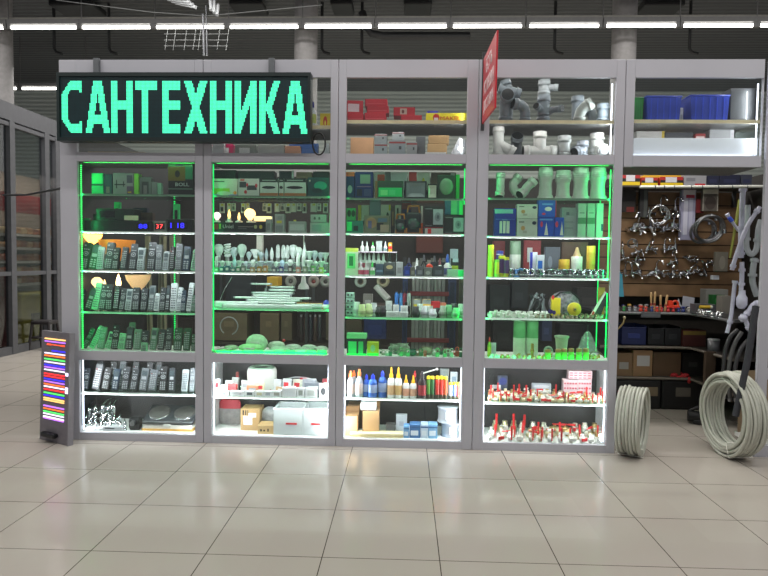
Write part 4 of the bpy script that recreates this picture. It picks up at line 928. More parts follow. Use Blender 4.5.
# upper compartment of the bulb case
zf = Z[C, 'topfloor']
for i, (a, c, tp, col, nm) in enumerate(((213, 224, 143, (206, 208, 210), 'white'), (219, 233, 144, (214, 60, 110), 'pink'), (235, 256, 144.5, (150, 156, 150), 'grey'), (258, 284, 144.5, (190, 192, 188), 'pale'), (285, 300, 146, (226, 170, 140), 'peach'), (289, 318, 143.4, (48, 84, 140), 'blue'), (324, 329, 143.5, (190, 200, 204), 'white'))):
    prodbox('flat_pack', '%s flat pack, %s from the left under the sign in the bulb case top window' % (nm, od(i)), a, c, tp, .10 + (.05 if i in (1, 5) else 0) + (.07 if i == 5 else 0), zf, .06, col, [(.2, .2, .7, .7, (226, 226, 226))] if i in (1, 2) else ())
zf = Z[C, 'top']
q = P(312, 110, .12); b = MB(); t = th('spray_bottle', 'white bottle with dark blue cap standing right beside the letter sign', 'bottle', (P(312.4, 110, .12).x, .14, zf)); hh = P(312, 101, .12).z - zf
b = MB(); b.lathe([(.028, 0), (.03, .01), (.03, hh * .6), (.012, hh * .74), (.012, hh * .78)], 14); pt(t, 'bottle', b, mat((200, 206, 210), .4)); b = MB(); b.lathe([(.014, hh * .76), (.014, hh * .9), (.006, hh), (.0001, hh)], 12); pt(t, 'cap', b, mat((40, 40, 120), .4))
b = MB(); b.lathe([(.0305, hh * .15), (.0305, hh * .5)], 14); pt(t, 'paper_label', b, mat((176, 190, 110), .5))
prodbox('yellow_box', 'small yellow box with a red emblem on the shelf right of the letter sign', 320, 330.5, 113.3, .14, zf, .10, (222, 196, 40), [(.3, .05, .7, .8, (200, 60, 40), 'o'), (.42, .1, .58, .5, (222, 206, 60), 'o')])
b = MB(); b.tube([(0, 0, 0), (.05, 0, .07), (.12, 0, .12), (.2, 0, .14)], .006, 6)
solo('white_cable', 'white cable curving down behind the black cable loop', 'cable', b, WHITE, (P(320, 151, .2).x, .2, Z[C, 'topfloor'] + .006))
b = MB(); b.prism([(0, 0), (.13, .12), (.2, .0)], 0, .06); solo('angle_bracket', 'dark grey triangular bracket behind the yellow box beside the sign', 'bracket', b, DKGREY, (P(321, 113, .30).x, .30, zf))
# behind the sign, leftmost case top window: cartons
zf = Z[0, 'topfloor']
b = MB(); b.box(0, .86, 0, .25, 0, .018); b.box(.02, .5, -.0, .24, .018, .03, 0); solo('wood_plank', 'tan board lying behind the narrow window under the letter sign', 'board', b, mat((206, 184, 140), .55), (P(84, 148, .1).x, .12, zf))
b = MB(); b.ball((0, 0, .04), .022, 12, 8); solo('lit_bulb', 'small glaring lamp seen in the narrow window under the letter sign', 'lamp', b, mat((255, 255, 250), .4, 0, 8), (P(117, 144, .3).x, .39, zf - .017))
# ================================================================== third case: bottles, floodlights, small goods
C = 2
zt3 = Z[C, 'top']
reds = [('red carton at the bottom left of the red stack, middle case top shelf', 347.2, 363.6, 113.6, .10, None), ('red carton at the bottom of the middle red stack', 364.2, 386, 112.8, .10, None), ('red carton in the middle of the middle red stack', 366.5, 388.5, 106, .11, 1), ('dark-sided red carton on top of the middle red stack', 364.8, 387.2, 99, .12, 2), ('tilted red carton with a pale patch on the left red stack', 347.2, 363.2, 100.5, .11, 0), ('low red carton at the right of the red cartons', 400.5, 421.8, 115.2, .10, None), ('red carton with a pale picture resting above the low red one', 393.5, 415, 107.2, .12, 5)]
tops = {}
for i, (lab, a, c, tp, Y, on) in enumerate(reds):
    zz = zt3 if on is None else tops[on]
    prodbox('red_carton', lab, a, c, tp, Y, zz, .15, (188, 36, 52), [(.05, .15, .75, .75, (222, 196, 206))] if i == 4 else ([(.3, .15, .62, .85, (196, 170, 160)), (.38, .25, .5, .7, (120, 60, 60), 'o')] if i == 6 else [(.08, .3, .92, .36, (214, 90, 100)), (.0, .0, .03, 1, (120, 24, 34))]), cat='carton', rot=.12 if i == 4 else 0)
    tops[i] = P((a + c) / 2, tp, Y).z + .001
prodbox('yellow_carton', 'yellow carton lettered MAKEL in red on the middle case top shelf', 426, 466.5, 113, .10, zt3, .12, (238, 222, 40), [(.17, .05, .33, .9, (206, 50, 40), 'o'), (.2, .05, .3, .45, (236, 216, 220))], cat='carton', text=('MAKEL', .6, .38, .42, .5, (206, 66, 40)))
prodbox('blue_box', 'dark blue box peeping over the yellow carton', 427, 438, 111, .24, zt3, .08, (40, 44, 150))
zf = Z[C, 'topfloor']
prodbox('peach_board_pack', 'peach-coloured square pack under the middle case top shelf', 350.4, 373.4, 137.6, .10, zf, .10, (232, 178, 134))
for i, (a, c, tp, Y) in enumerate(((374.5, 387, 143.5, .10), (389, 405.5, 140.5, .10), (374.5, 387, 133.8, .11), (392, 404, 132, .11), (406.5, 417, 142, .10), (416, 425.5, 136.5, .14))):
    zz = zf if i in (0, 1, 4, 5) else (P(380, 143.4, .11).z if i == 2 else P(397, 140.4, .11).z) + .001
    prodbox('meter_box', ['grey box with red line at the bottom of the left grey stack', 'wide grey box with red top line in the middle grey stack', 'grey box on top of the left grey stack', 'grey box on top of the middle grey stack', 'leaning grey box with red band right of the grey stacks', 'dark grey box behind the leaning grey box'][i], a, c, tp, Y, zz, .09, [(150, 160, 164), (140, 150, 156), (150, 158, 162), (166, 174, 178), (148, 152, 154), (96, 100, 104)][i], [(.0, .82, 1, .92, (150, 60, 60)), (.6, .45, .75, .65, (70, 74, 80))] if i != 5 else ())
for i, (a, c, tp) in enumerate(((427.5, 447, 143.8), (428.5, 449, 135.4))):
    prodbox('tan_parcel', ['tan wrapped parcel at the bottom, right part of the middle case top window', 'tan wrapped parcel on top of the other tan parcel'][i], a, c, tp, .11, zf if i == 0 else P(438, 143.7, .11).z + .001, .10, (196, 160, 112), cat='parcel', body='wrap')
b = MB(); b.rbox(-.05, .05, 0, .012, 0, .16, .004); t = th('reflector_panel', 'shiny slanted silver panel at the right of the middle case top window', 'panel', (P(456, 150, .12).x, .12, zf + .001), rot=(-.1, .45, 0)); pt(t, 'panel', b, mat((220, 222, 226), .2, .5)); b = MB(); b.rbox(-.02, .02, -.004, .0, .06, .10, .002); pt(t, 'glow_patch', b, mat((255, 255, 255), .3, 0, 1.2))  # small emissive white patch on the panel front
prodbox('white_batten', 'low white slat along the bottom of the middle case top window', 425, 446, 152.2, .075, zf, .02, (222, 222, 224), cat='slat', body='slat')
# shelf 0: floodlight boxes
z = Z[C, 0]
prodbox('tool_box', 'narrow blue box with orange top and a grey disc, left end of the floodlight shelf', 346, 354.5, 172, .12, z, .09, (22, 40, 96), [(0, .84, 1, 1, (214, 100, 60)), (.2, .2, .75, .5, (140, 160, 160), 'o')])
prodbox('tool_box', 'navy box with a pale floodlight picture on the floodlight shelf', 355.2, 373, 171.8, .12, z, .09, (24, 48, 106), [(.28, .56, .85, .9, (112, 150, 126)), (.1, .44, .9, .46, (150, 130, 150)), (.1, .1, .4, .36, (30, 40, 60)), (.5, .1, .9, .36, (60, 80, 120))])
prodbox('tool_box', 'open carton holding the green-lit instrument card', 375, 378, 181, .14, z, .08, (150, 130, 80))
t = prodbox('instrument_pack', 'bright green-lit instrument pack with a white pointer arm', 377.5, 403, 180.8, .11, z, .05, (40, 92, 60), [(.04, .12, .96, .62, (30, 230, 120)), (.12, .2, .4, .5, (120, 255, 150)), (.45, .2, .7, .5, (70, 240, 140)), (.05, .65, .95, .92, (50, 84, 64))])
def flood(cx0, cx1, top, Y, zs, lab, lens, round_=False, frame=(42, 50, 54)):
    xa, xc, h = ext(cx0, cx1, top, Y, zs); w_ = xc - xa
    t = th('floodlight', lab, 'floodlight', ((xa + xc) / 2, Y, zs + .001))
    b = MB(); b.rbox(-w_ / 2, w_ / 2, 0, .045, 0, h, .006); pt(t, 'housing', b, mat(frame, .4))
    b = MB()
    if round_: b.ball((0, 0, 0), 1, 24, 12, sq=(w_ * .38, .02, h * .34)); pt(t, 'diffuser', b, mat(lens, .35), (0, -.002, h * .52))
    else:
        x, zz = w_ * .42, h * .4; b.add([(-x, -.012, h / 2 - zz), (x, -.012, h / 2 - zz), (x, -.012, h / 2 + zz), (-x, -.012, h / 2 + zz), (-x * .6, -.002, h / 2 - zz * .45), (x * .6, -.002, h / 2 - zz * .45), (x * .6, -.002, h / 2 + zz * .5), (-x * .6, -.002, h / 2 + zz * .5)], [(0, 1, 5, 4), (1, 2, 6, 5), (2, 3, 7, 6), (3, 0, 4, 7), (4, 5, 6, 7)]); pt(t, 'reflector', b, mat(lens, .3, .3))
    b = MB(); b.tube([(-w_ * .5, .02, h * .5), (-w_ * .53, .05, h * .1), (w_ * .53, .05, h * .1), (w_ * .5, .02, h * .5)], .004, 6); pt(t, 'mounting_bracket', b, BLACK)
flood(404.5, 426.8, 181, .12, z, 'large grey floodlight with a pale reflector on the floodlight shelf', (126, 142, 142))
flood(427.5, 437, 184, .12, z, 'small black floodlight with a bright lens beside the large one', (206, 214, 196), frame=(20, 22, 24))
flood(437.4, 455.6, 175, .13, z, 'square lamp with a round pale green cover on the floodlight shelf', (110, 156, 120), True, (40, 66, 50))
prodbox('tool_box', 'tall bright green edge of a box beside the round-covered lamp', 456, 459.6, 174.5, .13, z, .05, (20, 170, 70))
for i, (a, c, tp, col, pr) in enumerate(((373.5, 384.6, 171.6, (206, 206, 204), [(.35, .2, 1, .9, (222, 96, 60))]), (385, 390.4, 171.8, (96, 104, 104), ()), (390.8, 407, 172, (190, 194, 198), [(.1, .3, .8, .5, (140, 146, 152))]), (407.8, 416.6, 172, (206, 60, 60), [(0, 0, .12, 1, (220, 220, 214))]), (417, 430, 172, (206, 206, 196), [(.35, .3, .65, .8, (206, 190, 40), 'o')]))):
    prodbox('tape_box', '%s box, %s from the left behind the instruments on the floodlight shelf' % (['white and orange', 'grey', 'long white', 'red', 'white and yellow'][i], od(i)), a, c, tp, .27, z, .07, col, pr)
prodbox('tool_box', 'pinkish box in the rear right of the floodlight shelf', 431, 456, 172.4, .34, z, .06, (130, 104, 96))
prodbox('price_card', 'tiny bright white card hanging at the upper right of the floodlight shelf', 450.6, 455, 173.2, .30, z + .20, .004, (240, 240, 240), cat='card')
# shelf 1: tools
z = Z[C, 1]
prodbox('socket_panel', 'green-lit panel with two round sockets at the left of the tool shelf', 346.4, 355.6, 208, .20, z, .03, (60, 170, 96), [(.1, .66, .5, .92, (30, 70, 46), 'o'), (.55, .66, .95, .92, (30, 70, 46), 'o')], body='panel')
prodbox('level_box', 'teal spirit level box on the tool shelf', 347, 363, 220.5, .11, z, .06, (30, 110, 96), [(0, .2, .3, .9, (30, 210, 110)), (.4, .2, .7, .6, (20, 40, 44))])
prodbox('drill_pack', 'clear pack holding a tan drill and its charger on the tool shelf', 364, 389.5, 215.5, .12, z, .05, (104, 110, 90), [(.06, .3, .5, .9, (150, 126, 90), 'o'), (.16, .3, .3, .7, (90, 90, 130)), (.5, .2, .76, .6, (36, 40, 44)), (.64, .1, .98, .5, (150, 140, 120)), (.55, .65, .9, .85, (80, 110, 130))], body='pack')
for i, (a, c, tp, col, pr) in enumerate(((358, 361, 205, (196, 180, 60), ()), (361.4, 369, 205, (190, 190, 180), [(.3, .3, .5, .5, (60, 60, 60), 'o')]), (369.6, 380.4, 201.5, (126, 140, 156), ()), (380.8, 390.6, 204.6, (200, 200, 190), [(.55, .4, .85, .75, (60, 60, 60), 'o'), (.5, 0, .8, .15, (110, 40, 130)), (.8, .8, 1, 1, (200, 190, 40))]), (395, 401, 205, (190, 190, 184), [(.3, .1, .6, .9, (50, 50, 52))]), (402, 411, 203, (50, 50, 100), [(0, .8, 1, 1, (110, 20, 30))]))):
    zz = z
    prodbox('wall_card', '%s card pack, %s from the left behind the tools on the tool shelf' % (['yellow', 'white', 'grey-blue', 'white', 'black and white', 'purple'][i], od(i)), a, c, tp, .30, zz, .04, col, pr, cat='card pack')
prodbox('tool_box', 'tall black box with a brass stripe between drill pack and headphones', 390.8, 394.6, 206, .12, z, .06, (24, 22, 20), [(.4, .3, .7, .8, (110, 96, 60))])
def phones(cx0, cx1, top, Y, zs, lab):
    xa, xc, h = ext(cx0, cx1, top, Y, zs); w_ = xc - xa
    t = th('flashlight_pack', lab, 'lantern', ((xa + xc) / 2, Y, zs + .001))
    b = MB(); b.rbox(-w_ / 2, w_ / 2, 0, .06, 0, h * .72, .012); pt(t, 'body', b, mat((38, 42, 46), .45))
    b = MB(); b.tube([(-w_ * .42, .03, h * .68), (-w_ * .34, .03, h * .94), (w_ * .34, .03, h * .94), (w_ * .42, .03, h * .68)], .008, 8); pt(t, 'handle', b, mat((176, 116, 50), .5))
    b = MB(); b.lathe([(.0001, 0), (w_ * .34, .0), (w_ * .38, .012), (.0001, .012)], 18); pt(t, 'lens_ring', b, mat((70, 78, 82), .35), (0, -.002, h * .34), (PI / 2, 0, 0))
    b = MB(); b.box(-w_ * .5 - .001, -w_ * .4, -.002, .05, 0, h * .2); b.box(w_ * .4, w_ * .5 + .001, -.002, .05, 0, h * .2); b.box(-w_ * .5, w_ * .5, -.002, .01, 0, h * .05); pt(t, 'foot', b, mat((176, 116, 50), .5))
phones(395.4, 405.4, 213, .12, z, 'dark lantern with orange handle and feet on the tool shelf')
phones(406, 421, 204, .13, z, 'larger dark lantern with an orange loop handle beside the smaller lantern')
prodbox('speaker_box', 'white edge of a card standing behind the larger lantern', 420.8, 423, 206, .16, z, .02, (200, 196, 190), [(0, 0, 1, .4, (214, 90, 50))])
def spk(a, c, tp, zz, lab):
    t = prodbox('speaker_box', lab, a, c, tp, .115, zz, .09, (30, 30, 34), [(.05, .85, .42, .89, (110, 110, 114)), (.06, .1, .42, .14, (90, 90, 96)), (.47, .16, .98, .86, (150, 160, 168)), (.56, .3, .86, .72, (120, 128, 138), 'o'), (.66, .42, .78, .6, (80, 84, 96), 'o'), (.0, .0, 1, .05, (120, 30, 40))])
prodbox('speaker_box', 'flat white box with a red square under the black speaker box', 425, 443, 228.5, .11, z, .09, (176, 176, 176), [(.14, .1, .34, .95, (200, 40, 44))])
spk(424.2, 443.4, 206, P(434, 228.3, .115).z + .001, 'black box picturing a grey speaker, above the flat white box')
spk(444.2, 464, 215, z, 'black box picturing a grey speaker at the right end of the tool shelf')
prodbox('speaker_box', 'blue and green striped box on top of the right speaker box', 444.8, 463, 199.6, .13, P(454, 214.8, .13).z + .001, .06, (30, 84, 110), [(.34, 0, .66, 1, (80, 180, 120)), (.66, 0, .8, 1, (40, 150, 110)), (.8, 0, 1, 1, (40, 230, 110))])
# shelf 2: glues and bottles
z = Z[C, 2]
prodbox('sealant_pack', 'tall white and lime blister pack glowing green, left end of the glue shelf', 345.4, 358, 248, .10, z, .03, (206, 226, 196), [(.0, .86, 1, 1, (206, 220, 90)), (.15, .25, .8, .8, (110, 220, 130)), (.3, .35, .62, .7, (40, 120, 70))], cat='pack', body='card')
def m_glue(b): b.lathe([(.016, 0), (.018, .004), (.018, .042), (.008, .056), (.007, .062)], 12)
def m_gcap(b): b.lathe([(.008, .058), (.007, .075), (.003, .094), (.0001, .095)], 10)
def m_glab(b): b.lathe([(.0183, .008), (.0183, .036)], 12)
def glue(px, tp, bt, Y, zs, lab, cap, labc, group):
    q = P(px, tp, Y); s = max(.3, (q.z - zs) / .095)
    t = th('glue_bottle', lab, 'bottle', (q.x, Y, zs + .0005), group, s=s)
    pt(t, 'bottle', K('glue', m_glue), mat((206, 210, 206), .4)); pt(t, 'cap', K('gcap', m_gcap), mat(cap, .4)); pt(t, 'paper_label', K('glab', m_glab), mat(labc, .5))
zr = P(375, 251.6, .15).z
xa, xc = P(358.5, 251, .15).x, P(397, 251, .15).x
t = th('glass_riser', 'small clear riser shelf carrying the upper row of glue bottles', 'riser', (xa, .12, z))
b = MB(); b.box(0, xc - xa, .0, .12, zr - z - .006, zr - z); pt(t, 'plate', b, SHELFG)
b = MB(); b.box(0, xc - xa, -.003, 0, zr - z - .008, zr - z + .001); pt(t, 'plate_edge', b, mat((224, 206, 222), .3))
for k in (0, xc - xa - .006):
    b = MB(); b.box(k, k + .006, .04, .12, 0, zr - z - .006); pt(t, 'leg', b, PLASTIC)
for i, (px, tp, c, l) in enumerate(((362.4, 241, (206, 210, 206), (196, 200, 196)), (367, 241.5, (206, 210, 206), (196, 200, 196)), (373, 241.5, (60, 170, 70), (170, 200, 170)), (385.5, 241.5, (196, 206, 214), (150, 170, 180)))):
    glue(px, tp, 251, .16, zr, '%s glue bottle, %s from the left on the clear riser of the glue shelf' % (['white', 'white', 'green-capped', 'grey'][i], od(i)), c, l, 'glue bottles on the riser')
prodbox('tube_box', 'grey-white box between glue bottles on the clear riser', 376.2, 382, 241, .16, zr, .03, (176, 184, 182))
t = prodbox('sealant_tube', 'yellow and red tube standing at the right end of the clear riser', 388.2, 392, 242.5, .16, zr, .02, (214, 170, 40), [(0, .3, 1, .6, (190, 40, 40)), (.2, .7, .8, .8, (230, 220, 190))], cat='tube', body='tube')
for i, (px, tp) in enumerate(((361, 253), (365.2, 253), (369.2, 253), (373.8, 252.5), (378.6, 252.8), (383.6, 253.4))):
    glue(px, tp, 262, .20, z + .052, 'white glue bottle, %s from the left in the row under the riser' % od(i), [(200, 204, 200), (210, 214, 210)][i % 2], [(200, 110, 130), (196, 90, 110), (206, 206, 206), (60, 60, 60), (200, 204, 200), (190, 194, 190)][i], 'glue bottles under the riser')
b = MB(); b.box(0, P(392, 260, .2).x - P(359, 260, .2).x, 0, .05, 0, .051); solo('card_tray', 'low card tray holding the middle row of glue bottles', 'tray', b, mat((96, 104, 106), .5), (P(359, 260, .2).x, .18, z + .0005))
for i, (px, tp, c) in enumerate(((361, 261, (206, 200, 206)), (366.4, 261, (206, 206, 206)), (372.4, 262, (70, 200, 90)))):
    glue(px, tp, 272, .09, z, '%s glue bottle, %s from the left at the front of the glue shelf' % (['pink-labelled', 'pink-labelled', 'green-capped'][i], od(i)), c, [(200, 80, 110), (206, 100, 130), (110, 200, 120)][i], 'front glue bottles')
for i, (a, c, tp, col, pr, lab) in enumerate(((375.5, 383.5, 264, (70, 90, 104), [(.1, .3, .9, .5, (110, 140, 160))], 'low blue-grey box beside the front glue bottles'), (384, 395, 262.4, (84, 92, 92), [(.2, .5, .8, .8, (196, 190, 140), 'o'), (.1, .1, .9, .35, (60, 70, 76))], 'grey box with a pale round emblem on the glue shelf'), (396, 402.8, 262, (176, 184, 184), [(.2, .2, .8, .6, (150, 156, 156))], 'white carton right of the emblem box on the glue shelf'), (430.6, 446, 262, (40, 44, 48), [(.2, .2, .8, .4, (70, 74, 80))], 'dark flat case near the right of the glue shelf'), (447, 464, 269.5, (150, 190, 160), [(.65, .1, 1, .9, (30, 230, 120))], 'pale green low box at the right end of the glue shelf'))):
    prodbox('glue_box', lab, a, c, tp, .10 if i != 3 else .2, z, .06, col, pr)
prodbox('spray_can_box', 'yellow and black box standing at the rear right of the glue shelf', 451, 459, 258.5, .24, z, .05, (36, 40, 40), [(.1, .2, .9, .6, (170, 190, 50)), (.2, .8, .9, 1.0, (170, 196, 200))])
prodbox('card', 'pale blue card standing behind the yellow and black box', 450, 458, 249, .32, z, .006, (160, 180, 184), cat='card')
for i, (px, tp, c, lab) in enumerate(((389.6, 253, (60, 64, 62), 'grey nozzle bottle at the right under the riser'), (417, 258.5, (214, 216, 214), 'white cone-capped bottle in the middle of the glue shelf'), (440, 258, (110, 60, 66), 'dark red bottle behind the orange ball'), (447.6, 254, (40, 80, 160), 'blue-capped bottle at the right of the glue shelf'))):
    glue(px, tp, 270, .17, z, lab, c, (90, 96, 100) if i == 0 else (80, 90, 130), None)
q = P(429.5, 265, .10); t = th('tape_measure', 'orange round tape on a black block on the glue shelf', 'tape measure', (q.x, .11, z))
b = MB(); b.ball((0, 0, .082), .026, 14, 8, sq=(1, .6, .8)); pt(t, 'case', b, mat((214, 66, 34), .45)); b = MB(); b.rbox(-.05, .05, 0, .05, 0, .064, .012); pt(t, 'base', b, BLACK)
def pliers(px, tp, Y, zs, lab, col, rz):
    q = P(px, tp, Y); h = max(.05, q.z - zs); t = th('pliers', lab, 'pliers', (q.x, Y, zs + .002), rot=(0, 0, rz))
    b = MB(); b.tube([(-.03, 0, .006), (-.02, 0, h * .5), (0, 0, h * .75)], [.009, .008, .006], 8); pt(t, 'handle', b, mat(col, .5))
    b = MB(); b.tube([(.03, 0, .006), (.02, 0, h * .5), (0, 0, h * .75)], [.009, .008, .006], 8); pt(t, 'handle', b, mat(col, .5))
    b = MB(); b.prism([(-.012, h * .7), (.012, h * .7), (.006, h), (-.006, h)], -.006, .006); pt(t, 'jaw', b, STEEL)
pliers(409, 258, .22, z, 'dark blue-handled pliers standing near the middle of the glue shelf', (40, 50, 110), .2)
pliers(424, 255, .24, z, 'black-handled pliers behind the orange tape', (26, 26, 30), -.2)
pliers(434.5, 256, .22, z, 'black-handled pliers right of the orange tape', (30, 30, 34), .1)
for i, (a, c, tp, col) in enumerate(((404, 410, 266.5, (40, 60, 130)), (410.4, 415, 267, (96, 100, 90)), (416, 423.4, 266, (90, 96, 98)), (424, 432, 267.4, (110, 118, 112)), (433, 444, 266, (64, 70, 74)))):
    prodbox('small_pack', '%s small pack, %s from the left along the front of the glue shelf' % (['blue', 'olive grey', 'grey', 'pale grey', 'dark grey'][i], od(i)), a, c, tp, .075, z, .04, col, [(.2, .2, .8, .6, tuple(min(255, int(v * 1.4)) for v in col), 'o' if i == 3 else 'r')], cat='pack')
# shelf 3: lampholders and tape
z = Z[C, 3]
def m_holder(b): b.lathe([(.020, 0), (.024, .006), (.024, .03), (.019, .036), (.019, .052), (.015, .052), (.015, .03), (.0001, .03)], 14)
def m_hring(b): b.lathe([(.0245, .010), (.027, .012), (.027, .024), (.0245, .026)], 14)
hold = [(352, 300, .2, WH), (357, 302, .12, W3), (362, 304.5, .10, (190, 210, 150)), (369, 303.8, .12, (200, 220, 160)), (374, 303, .22, WH), (383, 306, .12, BK), (379, 307, .2, (40, 46, 46)), (416, 306.5, .1, (40, 44, 44)), (420, 304, .2, W3), (424.6, 306, .12, WH), (430, 306, .2, OFFW if False else (206, 208, 200)), (433, 309, .09, (214, 220, 226)), (437.4, 308, .16, (30, 34, 36)), (443, 306, .12, (150, 170, 150)), (449, 305, .14, (110, 190, 130)), (454, 303.6, .22, (36, 60, 48)), (456, 308, .09, (110, 230, 140)), (461, 304, .14, (170, 210, 180))]
for i, (px, tp, Y, c) in enumerate(hold):
    q = P(px, tp, Y); s = max(.5, (q.z - z) / .052)
    t = th('lamp_holder', '%s lamp holder, %s from the left on the lamp holder shelf of the middle case' % ('black' if sum(c) < 160 else ('green-lit' if c[1] > c[0] + 25 else 'white'), od(i)), 'lamp holder', (q.x, Y, z + .0005), 'lamp holders on the shelf', s=(min(s, 1.3), min(s, 1.3), s))
    pt(t, 'socket', K('holder', m_holder), mat(c, .4)); pt(t, 'collar', K('hring', m_hring), mat(tuple(int(v * .8) for v in c), .4))
for i, (a, c, tp, Y) in enumerate(((385.4, 392, 301, .2), (393, 399, 305, .12), (400.4, 407.6, 306, .11), (386, 398, 311.6, .09), (398.6, 408, 312, .08))):
    prodbox('junction_box', 'white junction box, %s from the left amid the lamp holders' % od(i), a, c, tp, Y, z, .045, (204, 210, 208), [(.2, .2, .8, .8, (180, 188, 186), 'o' if i % 2 else 'r')], body='housing')
t = th('holder_tree', 'pale green tall stack of clip sockets at the left end of the lamp holder shelf', 'socket stack', (P(350, 300, .16).x, .16, z)); hh = P(350, 292, .16).z - z
for k in range(4):
    b = MB(); b.rbox(-.035, .035, 0, .05, hh * k / 4, hh * (k + .92) / 4, .006); o = pt(t, 'socket', b, mat((140, 176, 160), .45))
    for sx in (-1, 1):
        b = MB(); b.lathe([(.0001, 0), (.008, 0), (.008, .003), (.0001, .003)], 10); pt(o, 'hole', b, DKGREY, (sx * .015, -.002, hh * (k + .5) / 4), (PI / 2, 0, 0))
for i, (a, c, tp, col, lab) in enumerate(((413.5, 420.4, 299.4, (190, 176, 50), 'yellow box with a grey top behind the lamp holders'), (422.6, 430.6, 299.4, (226, 180, 40), 'amber box behind the lamp holders'), (431, 440, 301.4, (190, 40, 44), 'red box behind the lamp holders'), (440.4, 446, 303, (206, 120, 90), 'orange-red box behind the lamp holders'))):
    prodbox('relay_box', lab, a, c, tp, .30, z, .05, col, [(0, .7, 1, 1, (150, 156, 156))] if i < 2 else ())
for i, (px, c) in enumerate(((396.6, (40, 110, 190)), (401, (60, 130, 190)), (404.6, (130, 30, 50)), (409, (150, 170, 160)))):
    b = MB(); q = P(px, 291, .33); hh = q.z - z
    t = th('spray_can', '%s spray can, %s from the left at the rear of the lamp holder shelf' % (['blue', 'light blue', 'dark red', 'grey'][i], od(i)), 'spray can', (q.x, .34, z)); b.lathe([(.016, 0), (.017, .004), (.017, hh * .85), (.01, hh * .92)], 12); pt(t, 'can', b, mat(c, .35)); b = MB(); b.lathe([(.009, hh * .9), (.009, hh), (.0001, hh)], 10); pt(t, 'cap', b, BLACK)
t = th('black_bottle', 'black bulky charger among the lamp holders in front of the spray cans', 'charger', (P(406, 305, .26).x, .24, z)); b = MB(); b.rbox(-.035, .035, 0, .04, 0, .085, .014); pt(t, 'body', b, BLACK); b = MB(); b.rbox(-.012, .012, .005, .03, .085, .115, .006); pt(t, 'plug', b, BLACK)
# tape rolls and a leaning tube hung behind
for i, (px, py, r, c) in enumerate(((360.6, 281.5, 6, (150, 152, 146)), (383, 281, 6.5, (150, 136, 110)))):
    q = P(px, py, .42); rr = r * 5.38 / F
    t = th('tape_roll', ['grey-white tape roll hanging at the rear left of the lamp holder shelf', 'beige tape roll hanging behind the leaning white tube'][i], 'tape roll', q); b = MB(); n = 22
    b.tube([(rr * .72 * math.cos(k * 2 * PI / n), 0, rr * .72 * math.sin(k * 2 * PI / n)) for k in range(n)], rr * .28, 8, closed=True); pt(t, 'roll', b, mat(c, .5)); b = MB(); b.tube([(rr * .46 * math.cos(k * 2 * PI / n), -.004, rr * .46 * math.sin(k * 2 * PI / n)) for k in range(n)], rr * .1, 6, closed=True); pt(t, 'core', b, mat((90, 70, 50), .6))
b = MB(); a, c = P(376, 286, .36), P(388, 299, .33); b.tube([(0, 0, 0), c - a], .03, 12); t = th('leaning_tube', 'thick pale tube leaning behind the lamp holders', 'tube', a); pt(t, 'tube', b, mat((170, 164, 158), .5)); b = MB(); b.tube([(c - a) * 1.0, (c - a) * 1.04], .031, 12); pt(t, 'end_cap', b, mat((120, 116, 110), .5))
prodbox('tin', 'small grey tin at the rear left of the lamp holder shelf', 363, 372.5, 294, .34, z, .05, (120, 110, 106), [(.2, .3, .8, .7, (160, 150, 150))], cat='tin')
# green floor of the third case
z = Z[C, 'floor']
prodbox('foam_can_box', 'dark box with glowing green bottle pictures and a pale lid, middle case green floor', 346.8, 366, 339, .10, z, .08, (20, 50, 50), [(.08, .03, .5, .85, (60, 214, 120)), (.6, .03, .85, .85, (50, 190, 110)), (.0, .0, 1, .12, (30, 255, 120))])
prodbox('lid', 'pale green lid lying on the dark bottle-picture box', 346.6, 366.4, 333.5, .10, P(356, 338.8, .10).z + .001, .08, (130, 210, 150), body='lid')
prodbox('manual_box', 'yellow-green box with a pale emblem on the middle case green floor', 367, 378.6, 342, .09, z, .06, (176, 190, 40), [(.3, .3, .7, .8, (150, 200, 150), 'o'), (0, 0, 1, .2, (60, 255, 90))])
R5 = random.Random(21)
px = 381
i = 0
while px < 463:
    wdt = R5.uniform(2.6, 4.2); tp = R5.uniform(345.5, 351); Y = R5.choice([.09, .16, .24]); kind = R5.choice(['n', 't', 'r', 'b'])
    col = R5.choice([(170, 60, 50), (90, 150, 100), (130, 100, 80), (60, 120, 80), (150, 160, 150), (40, 90, 70)])
    nm = {(170, 60, 50): 'reddish', (90, 150, 100): 'pale green', (130, 100, 80): 'brownish', (60, 120, 80): 'green', (150, 160, 150): 'grey', (40, 90, 70): 'dark green'}[col]
    q = P(px, tp, Y); h = q.z - z; r = wdt * (Y + 4.96) / F / 2
    t = th('pipe_clip', '%s small clip, %s from the left along the green floor of the middle case' % (nm, od(i)), 'clip', (q.x, Y, z), 'small clips on the green floor')
    b = MB(); b.rbox(-r, r, -r, r, 0, h * .5, r * .2); pt(t, 'base', b, mat(col, .45))
    b = MB(); n = 12; b.tube([(r * .8 * math.cos(PI * k / n * 1.5 - PI * .25), 0, h * .72 + r * .8 * math.sin(PI * k / n * 1.5 - PI * .25)) for k in range(n + 1)], r * .25, 6); pt(t, 'ring', b, mat(tuple(min(255, int(v * 1.2)) for v in col), .4))
    px += wdt * .92; i += 1
